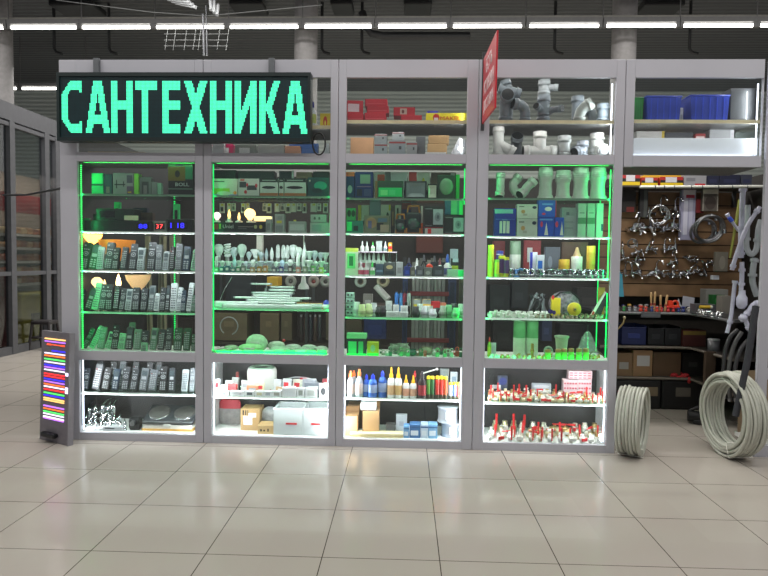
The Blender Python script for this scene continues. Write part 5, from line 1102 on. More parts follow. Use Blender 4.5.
for i, (a, c, tp, Y, col) in enumerate(((388, 402, 344, .28, (120, 140, 120)), (396, 410, 343.4, .33, (150, 160, 146)), (407.5, 417, 349, .10, (20, 80, 66)), (420, 434, 347, .2, (150, 146, 126)), (436, 452, 348, .26, (120, 100, 90)))):
    xa, xc, h = ext(a, c, tp, Y, z); w_ = xc - xa
    t = th('goods_bag', '%s bag of small fixings, %s from the left, middle case green floor' % (['grey-green', 'pale', 'dark green', 'beige', 'brown'][i], od(i)), 'bag', ((xa + xc) / 2, Y, z)); b = MB(); b.ball((0, .02, h * .45), 1, 12, 8, sq=(w_ / 2, .03, h * .45)); pt(t, 'bag', b, mat(col, .4, 0, 0, .3, 40, .5)); b = MB(); b.prism([(-w_ * .3, h * .7), (w_ * .3, h * .7), (w_ * .4, h), (-w_ * .4, h)], .018, .022); pt(t, 'header', b, mat(col, .5))
# lower zone: bottles
z = Z[C, 'low']
def bottle(px, w, tp, Y, zs, lab, prof, cols, group):
    """prof: list of (part, [(r,z)...]) in unit width/height"""
    q = P(px, tp, Y); h = q.z - zs; r = w * (Y + 4.96) / F / 2
    t = th('bottle', lab, 'bottle', (q.x, Y, zs + .0005), group)
    for k, (nm, pr) in enumerate(prof): pt(t, nm, K(('lathe', tuple(pr)), lambda b, pr=pr: b.lathe(list(pr), 16)), cols[k], s=(r, r, h))
PR_A = (('bottle', ((.9, 0), (1, .02), (1, .55), (.7, .68), (.45, .72), (.45, .78))), ('cap', ((.52, .76), (.5, .9), (.3, .92), (.28, 1), (.0001, 1))), ('paper_label', ((1.01, .12), (1.01, .5))))
PR_B = (('bottle', ((.9, 0), (1, .02), (1, .62), (.75, .74), (.35, .78), (.35, .82))), ('cap', ((.45, .8), (.42, .93), (.22, .94), (.2, 1), (.0001, 1))), ('paper_label', ((1.01, .2), (1.01, .55))))
PR_C = (('bottle', ((.9, 0), (1, .02), (1, .52), (.85, .62), (.5, .66))), ('cap', ((.55, .65), (.5, .78), (.28, .8), (.2, 1), (.0001, 1))), ('paper_label', ((1.01, .10), (1.01, .42))))
PR_T = (('tube', ((.95, 0), (1, .03), (1, .86), (.9, .88))), ('cap', ((1.02, .87), (1.02, .99), (.0001, 1))), ('paper_label', ((1.01, .18), (1.01, .84))))
CLR = mat((206, 212, 220), .15, 0, 0, 0, 14, 0, .5, .25)
for i, (px, w, tp, Y) in enumerate(((350.8, 7.2, 371, .10), (354, 6, 370.5, .18), (359.4, 7.4, 369.5, .10))):
    bottle(px, w, tp, Y, z, '%s clear bottle with an orange cap on the bottle shelf of the middle case' % ['leftmost', 'rear second', 'third, tallest'][i], PR_A, [CLR, mat((232, 110, 50), .4), mat((226, 206, 196), .5)], 'orange-capped bottles')
for i, (px, w, tp, Y) in enumerate(((366.6, 6.4, 374.5, .14), (373, 9, 374, .10), (382.6, 8.4, 371, .11))):
    bottle(px, w, tp, Y, z, '%s of three blue bottles on the bottle shelf' % ['narrow left one', 'wide middle one', 'tall right one'][i], PR_B, [mat((70, 120, 214), .2, 0, 0, 0, 14, 0, .5, .2), mat((24, 50, 200), .4), mat((150, 170, 206), .5)], 'blue bottles')
for i, (px, w, tp) in enumerate(((391.4, 7.6, 367.5), (398.6, 7.6, 367.8), (406.2, 7, 375), (413.4, 7, 375.4))):
    bottle(px, w, tp, .10, z, '%s white bottle with yellow and red cap on the bottle shelf' % ['tall left', 'tall right', 'short left', 'short right'][i], PR_C, [WHITE, mat((236, 170, 30), .4), mat([(214, 176, 130), (206, 170, 110), (222, 160, 130), (222, 170, 140)][i], .5, 0, 0, .5, 60)], 'white glue bottles with yellow caps')
    q = P(px, tp, .10)
for i, (px, w, tp, Y, cb, cc, cl) in enumerate(((422.2, 8.4, 371.5, .10, (30, 24, 26), (40, 36, 40), (150, 40, 50)), (415, 5, 371, .22, (60, 40, 44), (190, 50, 60), (130, 40, 44)))):
    bottle(px, w, tp, Y, z, ['black bottle with a dark red label on the bottle shelf', 'dark bottle with a red cap behind the short white bottles'][i], PR_A, [mat(cb, .3), mat(cc, .4), mat(cl, .5)], None)
for i, (px, w, tp, c2) in enumerate(((428.6, 3.8, 376, (90, 150, 60)), (432.6, 3.8, 376, (50, 110, 60)), (437.6, 4, 376, (214, 60, 50)), (441.6, 4, 376, (206, 50, 40)), (445.6, 4, 376.4, (214, 90, 50)), (450.6, 4, 382.4, (190, 194, 206)), (454.6, 4, 382.4, (90, 120, 200)), (458.6, 4, 382.4, (206, 60, 50)), (462, 3, 382.4, (200, 120, 60)))):
    bottle(px, w, tp, .10 + (i % 2) * .0, z, 'yellow-capped tube with %s label, %s from the left on the bottle shelf' % (['lime', 'green', 'red', 'bright red', 'orange-red', 'white', 'blue', 'crimson', 'amber'][i], od(i)), PR_T, [mat((60, 56, 40), .4), mat((238, 206, 40), .4), mat(c2, .5, 0, 0, .2, 50)], 'yellow-capped tubes')
for i, (a, c, tp, col) in enumerate(((440, 449, 369, (130, 140, 140)), (450.4, 457.4, 372.4, (206, 214, 222)))):
    prodbox('square_pack', ['grey green square pack behind the red tubes', 'white square pack with a grey window behind the short tubes'][i], a, c, tp, .30, z, .04, col, [(.2, .2, .8, .8, (150, 170, 190)), (.4, .4, .6, .6, (200, 210, 216))] if i else ())
b = MB(); a, c = P(421, 374, .2), P(437, 369, .2); b.tube([(0, 0, 0), c - a], .006, 6); b.tube([(c - a) * .96, (c - a) * 1.06], .012, 6); t = th('brush', 'thin pale brush handle lying across behind the black bottle', 'brush', a); pt(t, 'handle', b, OFFW)
z = Z[C, 'lowfloor']
for i, (a, c, tp, Y, lab) in enumerate(((344.6, 357.6, 416, .12, 'open brown carton at the left front of the middle case floor'), (362.6, 379, 411, .14, 'brown carton right of the open one on the middle case floor'))):
    xa, xc, h = ext(a, c, tp, Y, z); w_ = xc - xa
    t = prodbox('cardboard_box', lab, a, c, tp, Y, z, .14, (186, 148, 104), cat='cardboard box')
    b = MB(); b.box(-w_ / 2, w_ / 2, .14, .143, h, h + .05); b.box(-w_ / 2, -w_ / 2 + .003, 0, .14, h, h + .04); pt(t, 'flap', b, CARTON2)
prodbox('cardboard_box', 'dark brown carton at the rear left of the middle case floor', 348, 366, 404, .34, z, .10, (120, 92, 66), cat='cardboard box')
prodbox('foam_tray', 'white foam tray on top of the brown carton, under the bottle shelf', 360.5, 376, 402.5, .14, P(370, 410.8, .14).z + .004, .10, (206, 208, 212), body='tray')
prodbox('flat_carton', 'long flat cream carton lying along the front of the middle case floor', 350, 403, 433.6, .075, z, .10, (236, 224, 180), [(.0, .35, 1, .5, (214, 190, 110))])
prodbox('grey_block', 'white plastic block standing in the middle of the middle case floor', 396, 407, 415, .30, z, .06, (196, 202, 210), [(.3, .3, .7, .6, (170, 176, 190))], body='block')
prodbox('grey_block', 'small dark grey block beside the white plastic block', 386, 395, 424, .26, z, .06, (90, 92, 90), body='block')
for i, (a, c, col) in enumerate(((403.6, 409.2, (110, 160, 206)), (409.6, 420.4, (60, 110, 160)), (420.8, 428, (190, 206, 220)), (428.4, 437.4, (120, 170, 206)))):
    prodbox('blue_pack', '%s wrapped pack, %s from the left on the middle case floor' % (['pale blue', 'mid blue', 'white-blue', 'light blue'][i], od(i)), a, c, 424.4 + (i == 0) * 2, .09, z, .10, col, [(.1, .2, .8, .55, (214, 222, 228)), (.0, .75, 1, .85, (50, 90, 140))], cat='pack', body='wrap')
for i, (tp, px, Y) in enumerate(((424, 452, .12), (408.5, 448.5, .12))):
    q = P(px, tp, Y); r = 11 * (Y + 4.96) / F
    zz = z if i == 0 else P(449, 423.8, .12).z + .002
    h = q.z - zz
    t = th('wire_spool', ['large translucent wire spool on the floor of the middle case', 'translucent wire spool stacked on the larger one'][i], 'spool', (q.x, Y + r * .9, zz)); b = MB(); b.lathe([(r, 0), (r, .006), (r * .9, .01), (r * .92, h * .3), (r * .88, h * .5), (r * .92, h * .7), (r * .9, h - .01), (r, h - .006), (r, h), (.0001, h)], 22); pt(t, 'spool', b, mat((170, 174, 182), .25, .3)); b = MB(); b.box(-.02, .02, -r * .96, -r * .9, h * .25, h * .75); pt(t, 'paper_label', b, WHITE)
# ================================================================== fourth case: pipe fittings and valves
C = 3
GP = mat((128, 138, 146), .35); GPL = mat((190, 198, 198), .35); GPD = mat((20, 22, 24), .6); WP = mat((222, 224, 222), .4)
def sock(b, p, d, r, L_=.045, mi=0):
    """a socket end: collar of radius r starting at p in direction d"""
    p = Vector(p); d = Vector(d).normalized()
    b.tube([p, p + d * L_ * .15, p + d * L_ * .16, p + d * L_ * .5, p + d * L_ * .52, p + d * L_], [r, r, r * 1.14, r * 1.14, r * 1.08, r * 1.08], 16, mi)
def hole(b, p, d, r): 
    p = Vector(p); d = Vector(d).normalized(); b.tube([p, p + d * .002], r, 16)
def fitting(name, label, loc, arms, r, m=None, rot=(0, 0, 0), group=None):
    """arms: list of point-lists; each arm is a pipe run ending in a socket"""
    t = th(name, label, 'pipe fitting', loc, group, rot)
    b = MB(); ends = []
    for a in arms:
        ra = r
        if isinstance(a, tuple): a, ra = a
        a = [Vector(p) for p in a]; b.tube(a, ra, 16); d = (a[-1] - a[-2]).normalized(); ends.append((a[-1], d, ra))
    pt(t, 'body', b, m or GP)
    for p, d, r in ends:
        L_ = .012 + r * .9; b = MB(); sock(b, p + d * (.033 - L_), d, r, L_); pt(t, 'socket', b, m or GP)
        b = MB(); hole(b, p + d * .034, d, r * .98); pt(t, 'opening', b, GPD)
    return t
zt = Z[C, 'top']; Y = .20
def fx(px, Y=.20): return P(px, 110, Y).x
H1 = lambda tp, Y=.20: P(540, tp, Y).z - zt
fitting('pipe_elbow', 'big grey pipe elbow facing forward, left end of the upper fittings shelf', (fx(505.5), Y, zt), [[(0, 0, .06), (0, 0, H1(106)), (0, -.01, H1(102)), (0, -.03, H1(99.5)), (.0, -.07, H1(98.5))], [(0, 0, .06), (0, 0, .037)]], .050)
fitting('pipe_branch', 'grey branch fitting lying behind the big elbow', (fx(508, .36), .37, zt), [[(-.08, 0, H1(88, .36)), (.07, 0, H1(93, .36))], [(0, 0, H1(92, .36)), (-.02, 0, H1(84, .36))], [(0, 0, .03), (0, 0, H1(92, .36))]], .042)
fitting('pipe_elbow', 'slanting grey elbow in front of the branch fitting', (fx(525), Y - .01, zt), [[(0, 0, .06), (0, 0, .09), (-.01, 0, .125), (-.04, -.02, .145), (-.08, -.035, .15)], [(0, 0, .06), (0, 0, .037)]], .042)
fitting('manifold_fitting', 'tall grey manifold with two side outlets and a pale top pipe', (fx(543.5), Y, zt), [[(0, 0, .07), (0, 0, H1(100))], ([(0, 0, .10), (-.055, -.06, .12)], .026), ([(.0, 0, .07), (.07, -.01, .115), (.11, -.05, .112)], .027), [(0, 0, .06), (0, 0, .037)]], .048)
t = fitting('pipe_tee', 'pale grey pipe tee standing on top of the tall manifold', (fx(543.5), Y, P(543, 98, .20).z - .002), [[(0, 0, .06), (0, 0, P(543, 80, .20).z - P(543, 98, .20).z - .034)], ([(0, 0, .085), (.075, -.02, .08)], .026), [(0, 0, .06), (0, 0, .040)]], .044, mat((168, 176, 180), .35))
fitting('pipe_elbow', 'pale grey elbow on the upper fittings shelf with its mouth turned upward', (fx(578.5), Y - .03, zt), [[(0, 0, .05), (0, 0, .06), (.012, 0, .10), (.04, -.01, .13), (.065, -.015, .145)], [(0, 0, .05), (0, 0, .037)]], .043, mat((176, 184, 180), .35))
fitting('pipe_coupling', 'plain grey coupling behind the pale grey elbow', (fx(577.5, .36), .36, zt), [[(0, 0, .06), (0, 0, H1(97, .36) - .03)], [(0, 0, .06), (0, 0, .037)]], .048)
fitting('pipe_elbow', 'dark grey elbow behind the pale grey elbow at the right', (fx(593, .36), .36, zt), [[(0, 0, .06), (0, 0, .09), (-.01, 0, .13), (-.04, 0, .15)], [(0, 0, .06), (0, 0, .037)]], .040, mat((110, 118, 122), .4))
fitting('pipe_reducer', 'grey reducer with a narrow top at the right end of the upper fittings shelf', (fx(604), Y + .02, zt), [[(0, 0, .06), (0, 0, H1(104) - .03)], [(0, 0, .06), (0, 0, .037)]], .046)
zf = Z[C, 'topfloor']
def fy(tp, Y=.2): return P(540, tp, Y).z - zf
fitting('pipe_branch', 'white oblique branch fitting at the left of the lower fittings row', (fx(499), .2, zf), [[(0, 0, .06), (0, 0, fy(128) - .03)], [(0, 0, .06), (0, 0, .037)], [(0, 0, .12), (.10, -.01, .065)]], .044, WP)
fitting('pipe_elbow', 'dark grey pipe socket between white branch and white tee', (fx(517, .3), .3, zf), [[(0, 0, .06), (0, -.01, fy(138, .3) - .03), (0, -.03, fy(136, .3) - .03)], [(0, 0, .06), (0, 0, .037)]], .046, mat((112, 118, 124), .4))
fitting('pipe_tee', 'large white pipe tee lying on its side, centre of the lower fittings row', (fx(540.5), .2, zf), [[(0, 0, .058), (-.10, 0, .058)], [(0, 0, .058), (.10, 0, .058)], [(0, 0, .06), (0, 0, fy(132.5) - .03)]], .051, WP)
fitting('pipe_coupling', 'pale grey double coupling right of the large white tee', (fx(565), .2, zf), [[(0, 0, .06), (0, 0, fy(136.5) - .03)], [(0, 0, .06), (0, 0, .037)]], .050, mat((186, 192, 192), .35))
fitting('pipe_elbow', 'small dark-mouthed elbow between the coupling and the low grey fitting', (fx(573, .34), .34, zf), [[(0, 0, .05), (0, 0, .09), (.02, 0, .11), (.04, -.01, .112)], [(0, 0, .05), (0, 0, .037)]], .030)
fitting('pipe_reducer', 'low bluish grey reducer in the lower fittings row', (fx(583.5), .2, zf), [[(0, 0, .05), (0, 0, fy(141.5) - .03)], [(0, 0, .05), (0, 0, .037)], [(0, 0, .07), (-.05, -.03, .055)]], .042, mat((170, 178, 190), .35))
t = fitting('cleanout_tee', 'white inspection tee with a round slotted cap, right end of the lower fittings row', (fx(598.5), .22, zf), [[(0, 0, .06), (0, 0, fy(133.5) - .03)], [(0, 0, .06), (0, 0, .037)], [(0, -.01, .065), (.02, -.05, .062)]], .052, mat((206, 208, 204), .35))
b = MB(); b.lathe([(.0001, 0), (.046, 0), (.048, .01), (.0001, .01)], 20); o = pt(t, 'screw_cap', b, mat((196, 200, 202), .35), (.026, -.09, .062), (PI / 2, 0, 0), 1.1)
for a in range(4):
    b = MB(); b.box(.012, .036, -.005, .005, .009, .014); pt(o, 'rib', b, MIDGREY, (0, 0, -.012), (0, 0, a * PI / 2 + PI / 4))
# shelf 0: drain connectors lit green
z = Z[C, 0]
CN = mat((196, 206, 198), .45)
def drain(px, tp, w, Y, zs, lab, rot=(0, 0, 0), flip=False, sc=1.0):
    q = P(px, tp, Y); h = (q.z - zs) * sc; r = w * (Y + 4.96) / F / 2
    t = th('drain_connector', lab, 'drain connector', (q.x, Y, zs + .001), rot=rot)
    pr = [(1, 0), (1, .10), (.86, .14), (.80, .45), (.86, .60), (.98, .64), (.98, .86), (.90, .88), (.90, 1), (.0001, 1)]
    b = MB(); b.lathe([(r * a, h * c) for a, c in pr], 20); pt(t, 'body', b, CN)
    b = MB()
    for c in (.68, .74, .80): b.lathe([(r * .985, h * c), (r * 1.02, h * (c + .015)), (r * .985, h * (c + .03))], 20)
    pt(t, 'ribs', b, mat((176, 188, 180), .45))
    b = MB(); b.lathe([(r * 1.0, 0), (r * 1.05, h * .01), (r * 1.05, h * .06), (r * 1.0, h * .07)], 20); pt(t, 'flange', b, mat((210, 218, 212), .4))
    return t
drain(546, 168, 15, .16, z, 'tall straight white drain connector, leftmost of the four upright ones')
drain(563.4, 171, 15.5, .16, z, 'second upright white drain connector, slightly shorter with a plain top')
drain(581, 168.4, 16.5, .16, z, 'third upright white drain connector with a wide collar')
drain(598.4, 168, 16.5, .16, z, 'largest upright white drain connector at the right end, lit green')
xx = lambda px, Y=.16: P(px, 190, Y).x
fitting('drain_elbow', 'white drain elbow with flared foot at the left end of the drain shelf', (xx(500), .14, z), [[(0, 0, .08), (0, 0, P(500, 171, .14).z - z - .05)], [(0, 0, .09), (-.005, -.01, .05)]], .034, CN)
fitting('drain_elbow', 'white drain elbow tilted to the upper left, second on the drain shelf', (xx(513, .2), .2, z), [[(.03, 0, .05), (0, 0, .10), (.0, 0, .13), (.03, 0, .17)], [(.03, 0, .06), (.05, -.01, .048)]], .036, CN)
fitting('drain_elbow', 'white drain elbow tilted to the upper right, third on the drain shelf', (xx(527), .13, z), [[(-.03, 0, .05), (-.01, 0, .09), (.03, 0, .13)], [(-.03, 0, .06), (-.045, -.01, .048)]], .036, CN)
# shelf 1: filter boxes
z = Z[C, 1]
def fbox(lab, a, c, tp, Y, zz, col, pr, d=.08): return prodbox('filter_box', lab, a, c, tp, Y, zz, d, col, pr)
fbox('blue box picturing three white filter cartridges, left end of the filter shelf', 494.6, 516.2, 208.4, .12, z, (26, 44, 140), [(.0, .82, .85, .97, (110, 170, 170)), (.24, .12, .36, .55, (190, 196, 190)), (.40, .12, .52, .55, (196, 200, 196)), (.56, .12, .70, .55, (190, 194, 190)), (.35, .58, .6, .62, (120, 160, 200)), (.05, .6, .95, .63, (60, 90, 180))])
WB = [(.1, .8, .35, .86, (90, 94, 90)), (.2, .36, .40, .62, (176, 140, 90), 'o'), (.74, .68, .95, .88, (20, 34, 60), 'o'), (.3, .2, .5, .35, (160, 160, 150))]
fbox('white box with a tan spot, lower of the two stacked white boxes', 516.8, 537.4, 219, .12, z, (180, 184, 178), WB)
fbox('white box with a tan spot, upper of the two stacked white boxes', 517, 537.6, 204.2, .12, P(527, 218.8, .12).z + .001, (186, 190, 182), WB)
BB = [(.2, .7, .8, .8, (90, 150, 220)), (.35, .35, .75, .6, (200, 206, 200), 'o'), (.2, .12, .4, .25, (200, 60, 90), 'o'), (.94, 0, 1, 1, (150, 50, 70))]
fbox('bright blue box on top of the blue pair on the filter shelf', 538.6, 556.4, 200, .12, P(546, 217.2, .12).z + .001, (24, 84, 190), BB)
fbox('bright blue box with a white pointed filter, left of the lower blue pair', 538, 554, 217.4, .12, z, (22, 70, 180), [(.4, .1, .65, .75, (206, 206, 196), 't'), (.15, .5, .3, .8, (200, 60, 90), 'o'), (.1, .85, .9, .93, (90, 150, 220))])
fbox('bright blue narrow box with a white pointed filter, right of the lower blue pair', 554.4, 564, 217.4, .13, z, (22, 70, 180), [(.6, .1, .95, .8, (206, 206, 200), 't'), (.1, .5, .4, .8, (200, 60, 90), 'o')])
fbox('white bag-like filter pack behind the blue boxes', 562, 576.4, 207.5, .2, z, (160, 172, 170), [(.3, .75, .5, .85, (110, 124, 130)), (.2, .3, .8, .34, (140, 150, 150)), (.2, .5, .8, .54, (140, 150, 150))])
for i, (a, c) in enumerate(((578, 586.4), (587.4, 595.4), (596.6, 603.6))):
    fbox('tall pale filter tube box, %s from the left, ending the filter shelf' % od(i), a, c, 203.2, .15, z, [(170, 182, 176), (166, 178, 172), (190, 196, 196)][i], [(0, .4, 1, .58, (80, 120, 96)), (.2, .7, .8, .74, (130, 140, 136))] if i < 2 else [(.7, .2, 1, .4, (40, 60, 110))])
# shelf 2: sealants, bottles and chrome fittings
z = Z[C, 2]
for i, (px, w, tp, c1_2, c2_2, nm) in enumerate(((491, 6, 245, (206, 214, 50), (200, 206, 60), 'tall yellow'), (497, 4.6, 259.5, (150, 220, 80), (210, 222, 60), 'lime'), (502, 6.4, 255.5, (206, 200, 40), (90, 60, 120), 'yellow and purple'), (506.4, 5, 257, (190, 190, 50), (80, 60, 110), 'short yellow'), (499.8, 7, 250.6, (206, 214, 226), (60, 70, 150), 'blue-capped white'))):
    bottle(px, w, tp, [.10, .09, .14, .10, .22][i], z, '%s sealant tube, %s in the group at the left of the chrome shelf' % (nm, od(i)), PR_T, [mat(c1_2, .4), mat(c1_2 if i != 4 else (50, 60, 150), .4), mat(c2_2, .5, 0, 0, .2, 50)], 'sealant tubes at the left')
def cylbox(px, w, tp, Y, zs, lab, cols, frac=.5):
    q = P(px, tp, Y); h = q.z - zs; r = w * (Y + 4.96) / F / 2
    t = th('filter_cartridge', lab, 'filter', (q.x, Y + r, zs + .001))
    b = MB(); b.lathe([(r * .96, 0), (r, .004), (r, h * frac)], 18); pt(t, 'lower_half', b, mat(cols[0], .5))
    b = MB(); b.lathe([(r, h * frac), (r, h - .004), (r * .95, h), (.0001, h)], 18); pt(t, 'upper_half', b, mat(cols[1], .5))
    return t
cylbox(516.4, 11, 241, .20, z, 'tall cylinder, white below and grey-green above, on the chrome shelf', [(206, 210, 200), (120, 144, 120)], .62)
prodbox('toothpaste_box', 'white tube-shaped pack with a blue side standing on the chrome shelf', 530, 537.4, 252.2, .13, z, .03, (206, 210, 220), [(0, 0, .35, 1, (50, 60, 170))], cat='pack', body='tube')
prodbox('toothpaste_box', 'white tube-shaped pack with a blue square beside the other tube pack', 536.8, 544.4, 255, .10, z, .03, (206, 214, 222), [(.15, .4, .75, .75, (40, 110, 200)), (.2, .1, .5, .3, (120, 160, 200))], cat='pack', body='tube')
cylbox(565.6, 10.6, 259.5, .20, z, 'wide amber tin on the chrome shelf', [(206, 160, 40), (214, 170, 50)], .7)
cylbox(592.4, 8.6, 246, .16, z, 'tall yellow can at the right of the chrome shelf', [(196, 160, 50), (214, 180, 60)], .8)
t = cylbox(578.4, 11, 256.6, .18, z, 'white bottle with a tapering beige neck on the chrome shelf', [(200, 206, 200), (210, 214, 206)], .7)
b = MB(); h = P(578, 256.6, .18).z - z; b.lathe([(.035, h), (.02, h + .04), (.008, h + .075), (.0001, h + .076)], 14); pt(t, 'nozzle', b, mat((196, 160, 120), .5), (0, 0, 0))
prodbox('red_pack', 'red and white pack standing behind the tube packs on the chrome shelf', 524, 541, 240.4, .36, z, .04, (150, 50, 54), [(.2, .4, .5, .8, (206, 200, 200))], cat='pack')
prodbox('red_pack', 'dark red pack hanging behind the sealant tubes', 493, 505, 241, .38, z, .04, (130, 40, 44), cat='pack')
prodbox('grey_pack', 'cluster-like grey pack behind the chrome fittings', 545, 560, 247, .36, z, .05, (104, 108, 120), [(.2, .3, .5, .7, (140, 146, 160), 'o')], cat='pack')
prodbox('brown_pack', 'brown pack at the rear right of the chrome shelf', 562, 588, 242, .40, z, .03, (110, 84, 70), cat='pack')
def m_chrome1(b):
    b.lathe([(.012, 0), (.014, .004), (.010, .01), (.010, .03), (.014, .034), (.014, .046), (.0001, .047)], 12); b.tube([(0, 0, .022), (.03, 0, .022)], .008, 8)
def m_chrome2(b):
    b.lathe([(.016, 0), (.016, .01), (.008, .014), (.008, .04), (.0001, .042)], 12); b.tube([(0, 0, .03), (0, -.02, .045), (.0, -.035, .04)], .006, 8)
def m_nut(b): b.lathe([(.010, -.003), (.017, -.003), (.017, .006), (.010, .006)], 6)
R7 = random.Random(4)
i = 0
for Y, p0, p1, tp0 in ((.09, 512, 606, 268.5), (.17, 516, 606, 264), (.26, 548, 602, 259)):
    px = p0
    while px < p1:
        tp = tp0 + R7.uniform(-2.5, 2.5); q = P(px, tp, Y); s = max(.5, min(1.5, (q.z - z) / .047))
        k = R7.randint(0, 1)
        col = CHROME
        lab = '%s, %s from the left in the %s row of the chrome shelf' % (['chrome union', 'chrome angle fitting'][k], od(i % 60), {.09: 'front', .17: 'middle', .26: 'rear'}[Y])
        t = th('chrome_fitting', lab, 'pipe fitting', (q.x, Y, z + .0005), 'chrome fittings', (0, 0, R7.uniform(-2, 2)), s)
        CHD = mat((140, 144, 150), .22, 1.0, 0, .1); cm = CHD if R7.random() < .72 else [mat((40, 110, 170), .4), mat((60, 170, 80), .4), mat((70, 80, 84), .4)][R7.randint(0, 2)] if px < 530 else CHD
        pt(t, 'body', K('chr%d' % k, [m_chrome1, m_chrome2][k]), cm); pt(t, 'nut', K('chrnut', m_nut), STEEL, (0, 0, .012))
        px += R7.uniform(4.2, 6.2); i += 1
    i = 0
# shelf 3: white fittings, tape, tool pack
z = Z[C, 3]
def m_wtee(b): b.tube([(-.02, 0, .014), (.02, 0, .014)], .0105, 10); b.tube([(0, 0, .014), (0, 0, .036)], .0105, 10)
def m_wcol(b):
    for p, d in (((-.022, 0, .014), (1, 0, 0)), ((.022, 0, .014), (-1, 0, 0)), ((0, 0, .038), (0, 0, -1))):
        p = Vector(p); d = Vector(d); b.tube([p, p + d * .009], .0135, 10)
def m_welb(b): b.tube([(-.018, 0, .013), (0, 0, .013), (.004, 0, .017), (.004, 0, .036)], .0105, 10)
def m_wecol(b):
    for p, d in (((-.02, 0, .013), (1, 0, 0)), ((.004, 0, .038), (0, 0, -1))):
        p = Vector(p); d = Vector(d); b.tube([p, p + d * .009], .0135, 10)
def m_wcpl(b): b.lathe([(.012, 0), (.012, .03), (.0001, .03)], 12)
def m_wccol(b):
    b.lathe([(.0122, 0), (.014, .001), (.014, .008), (.0122, .009)], 12); b.lathe([(.0122, .021), (.014, .022), (.014, .0305), (.006, .0305)], 12)
FK = [('tee', m_wtee, m_wcol), ('elbow', m_welb, m_wecol), ('coupling', m_wcpl, m_wccol)]
def small(kind, loc, lab, m1, m2, group, rz, s=1.0, name='white_fitting'):
    t = th(name, lab, 'pipe fitting', loc, group, (0, 0, rz), s)
    pt(t, 'body', K('w' + FK[kind][0], FK[kind][1]), m1); pt(t, 'collar', K('wc' + FK[kind][0], FK[kind][2]), m2 or m1)
WF, WF2 = mat((214, 218, 206), .4), mat((226, 230, 222), .4)
for Y, p0, p1, tag_ in ((.085, 491, 535, 'front'), (.15, 491, 548, 'second'), (.22, 492, 552, 'third'), (.30, 496, 548, 'rear')):
    px = p0; i = 0
    while px < p1:
        k = R7.randint(0, 2); q = P(px, 310, Y); lift = (.012 if R7.random() < .3 and px < 525 else 0)
        small(k, (q.x, Y, z + .0005), 'white plastic %s, %s from the left in the %s row of the white fittings shelf' % (FK[k][0], od(i), tag_), WF, WF2, 'white plastic fittings', R7.uniform(-1.5, 1.5), R7.uniform(.95, 1.35))
        px += R7.uniform(5.0, 7.0); i += 1
for Y, p0, p1, tag_ in ((.08, 538, 606, 'front'), (.14, 548, 606, 'second'), (.21, 556, 600, 'third')):
    px = p0; i = 0
    while px < p1:
        k = R7.choice([1, 2, 2]); q = P(px, 310, Y)
        small(k, (q.x, Y, z + .0005), 'small metal %s, %s from the left in the %s row beside the white fittings' % (FK[k][0], od(i), tag_), mat((176, 170, 150), .35, .6), mat((150, 136, 110), .35, .7), 'small metal fittings', R7.uniform(-1.5, 1.5), R7.uniform(.8, .95), 'metal_fitting')
        px += R7.uniform(4.2, 5.6); i += 1
q = P(574, 307, .12); r = 6.6 * 5.1 / F
t = th('sealing_tape_reel', 'yellow round reel standing on edge among the fittings', 'reel', (q.x, .11, z + r + .022))
b = MB(); b.lathe([(r * .3, -.018), (r * .9, -.018), (r, -.012), (r, .012), (r * .9, .018), (r * .3, .018)], 24); pt(t, 'reel', b, mat((206, 190, 40), .45), rot=(PI / 2, 0, 0))
b = MB(); b.lathe([(.0001, 0), (r * .34, 0), (r * .34, .004), (.0001, .004)], 18); o = pt(t, 'hub', b, mat((170, 150, 30), .45), (0, -.0195, 0), (PI / 2, 0, 0)); b = MB(); b.lathe([(.0001, 0), (r * .12, 0), (r * .12, .003), (.0001, .003)], 12); pt(o, 'hole', b, DKGREY, (0, 0, .003))
prodbox('yellow_pack', 'yellow pack with dark blue shapes beside the yellow reel', 551.5, 560.6, 298, .13, z + .02, .03, (220, 206, 40), [(-.4, .1, .2, .35, (40, 30, 100), 'o'), (.1, .05, .5, .3, (50, 40, 110), 'o'), (.0, .9, .3, 1.15, (200, 50, 50), 'o')], cat='pack')
t = th('wrapped_tool', 'clear bag of black and grey parts heaped behind the yellow reel', 'bag', (P(564, 300, .3).x, .30, z)); hh = P(566, 291, .3).z - z
b = MB(); b.ball((0, 0, hh * .5), 1, 18, 10, sq=(.13, .06, hh * .5)); pt(t, 'bag', b, mat((120, 110, 120), .2, 0, 0, .6, 45, .8)); b = MB(); b.tube([(-.12, -.03, hh * .6), (-.05, -.06, hh * .95), (.04, -.06, hh * 1.0), (.12, -.03, hh * .7)], .006, 6); pt(t, 'cord', b, BLACK)
t = th('wrapped_tool', 'bag of black hose tails heaped at the rear behind the white fittings', 'bag', (P(538, 300, .32).x, .34, z)); hh = P(540, 289, .32).z - z
for k in range(7):
    b = MB(); a = k * .9; b.tube([(.07 * math.cos(a), .02 * math.sin(a), hh * .15), (.05 * math.cos(a + 1), .0, hh * .6), (.07 * math.cos(a + 2), 0, hh * (.75 + .03 * (k % 4)))], .012, 7); pt(t, 'hose_tail', b, BLACK if k % 3 else mat((120, 124, 130), .3))
t = th('warning_triangle', 'leaning red-edged white and black pack at the right of the fittings shelf', 'pack', (P(594, 310, .2).x, .2, z), rot=(-.15, .35, 0)); hh = P(600, 289, .2).z - z
b = MB(); b.prism([(-.03, 0), (.05, 0), (.05, hh), (.02, hh)], 0, .02); pt(t, 'pack', b, mat((40, 42, 44), .4)); b = MB(); b.prism([(-.034, 0), (-.012, 0), (.03, hh), (.016, hh)], -.002, .018); pt(t, 'white_edge', b, OFFW); b = MB(); b.box(-.026, -.008, -.004, .0, .02, .05); pt(t, 'red_mark', b, RED)
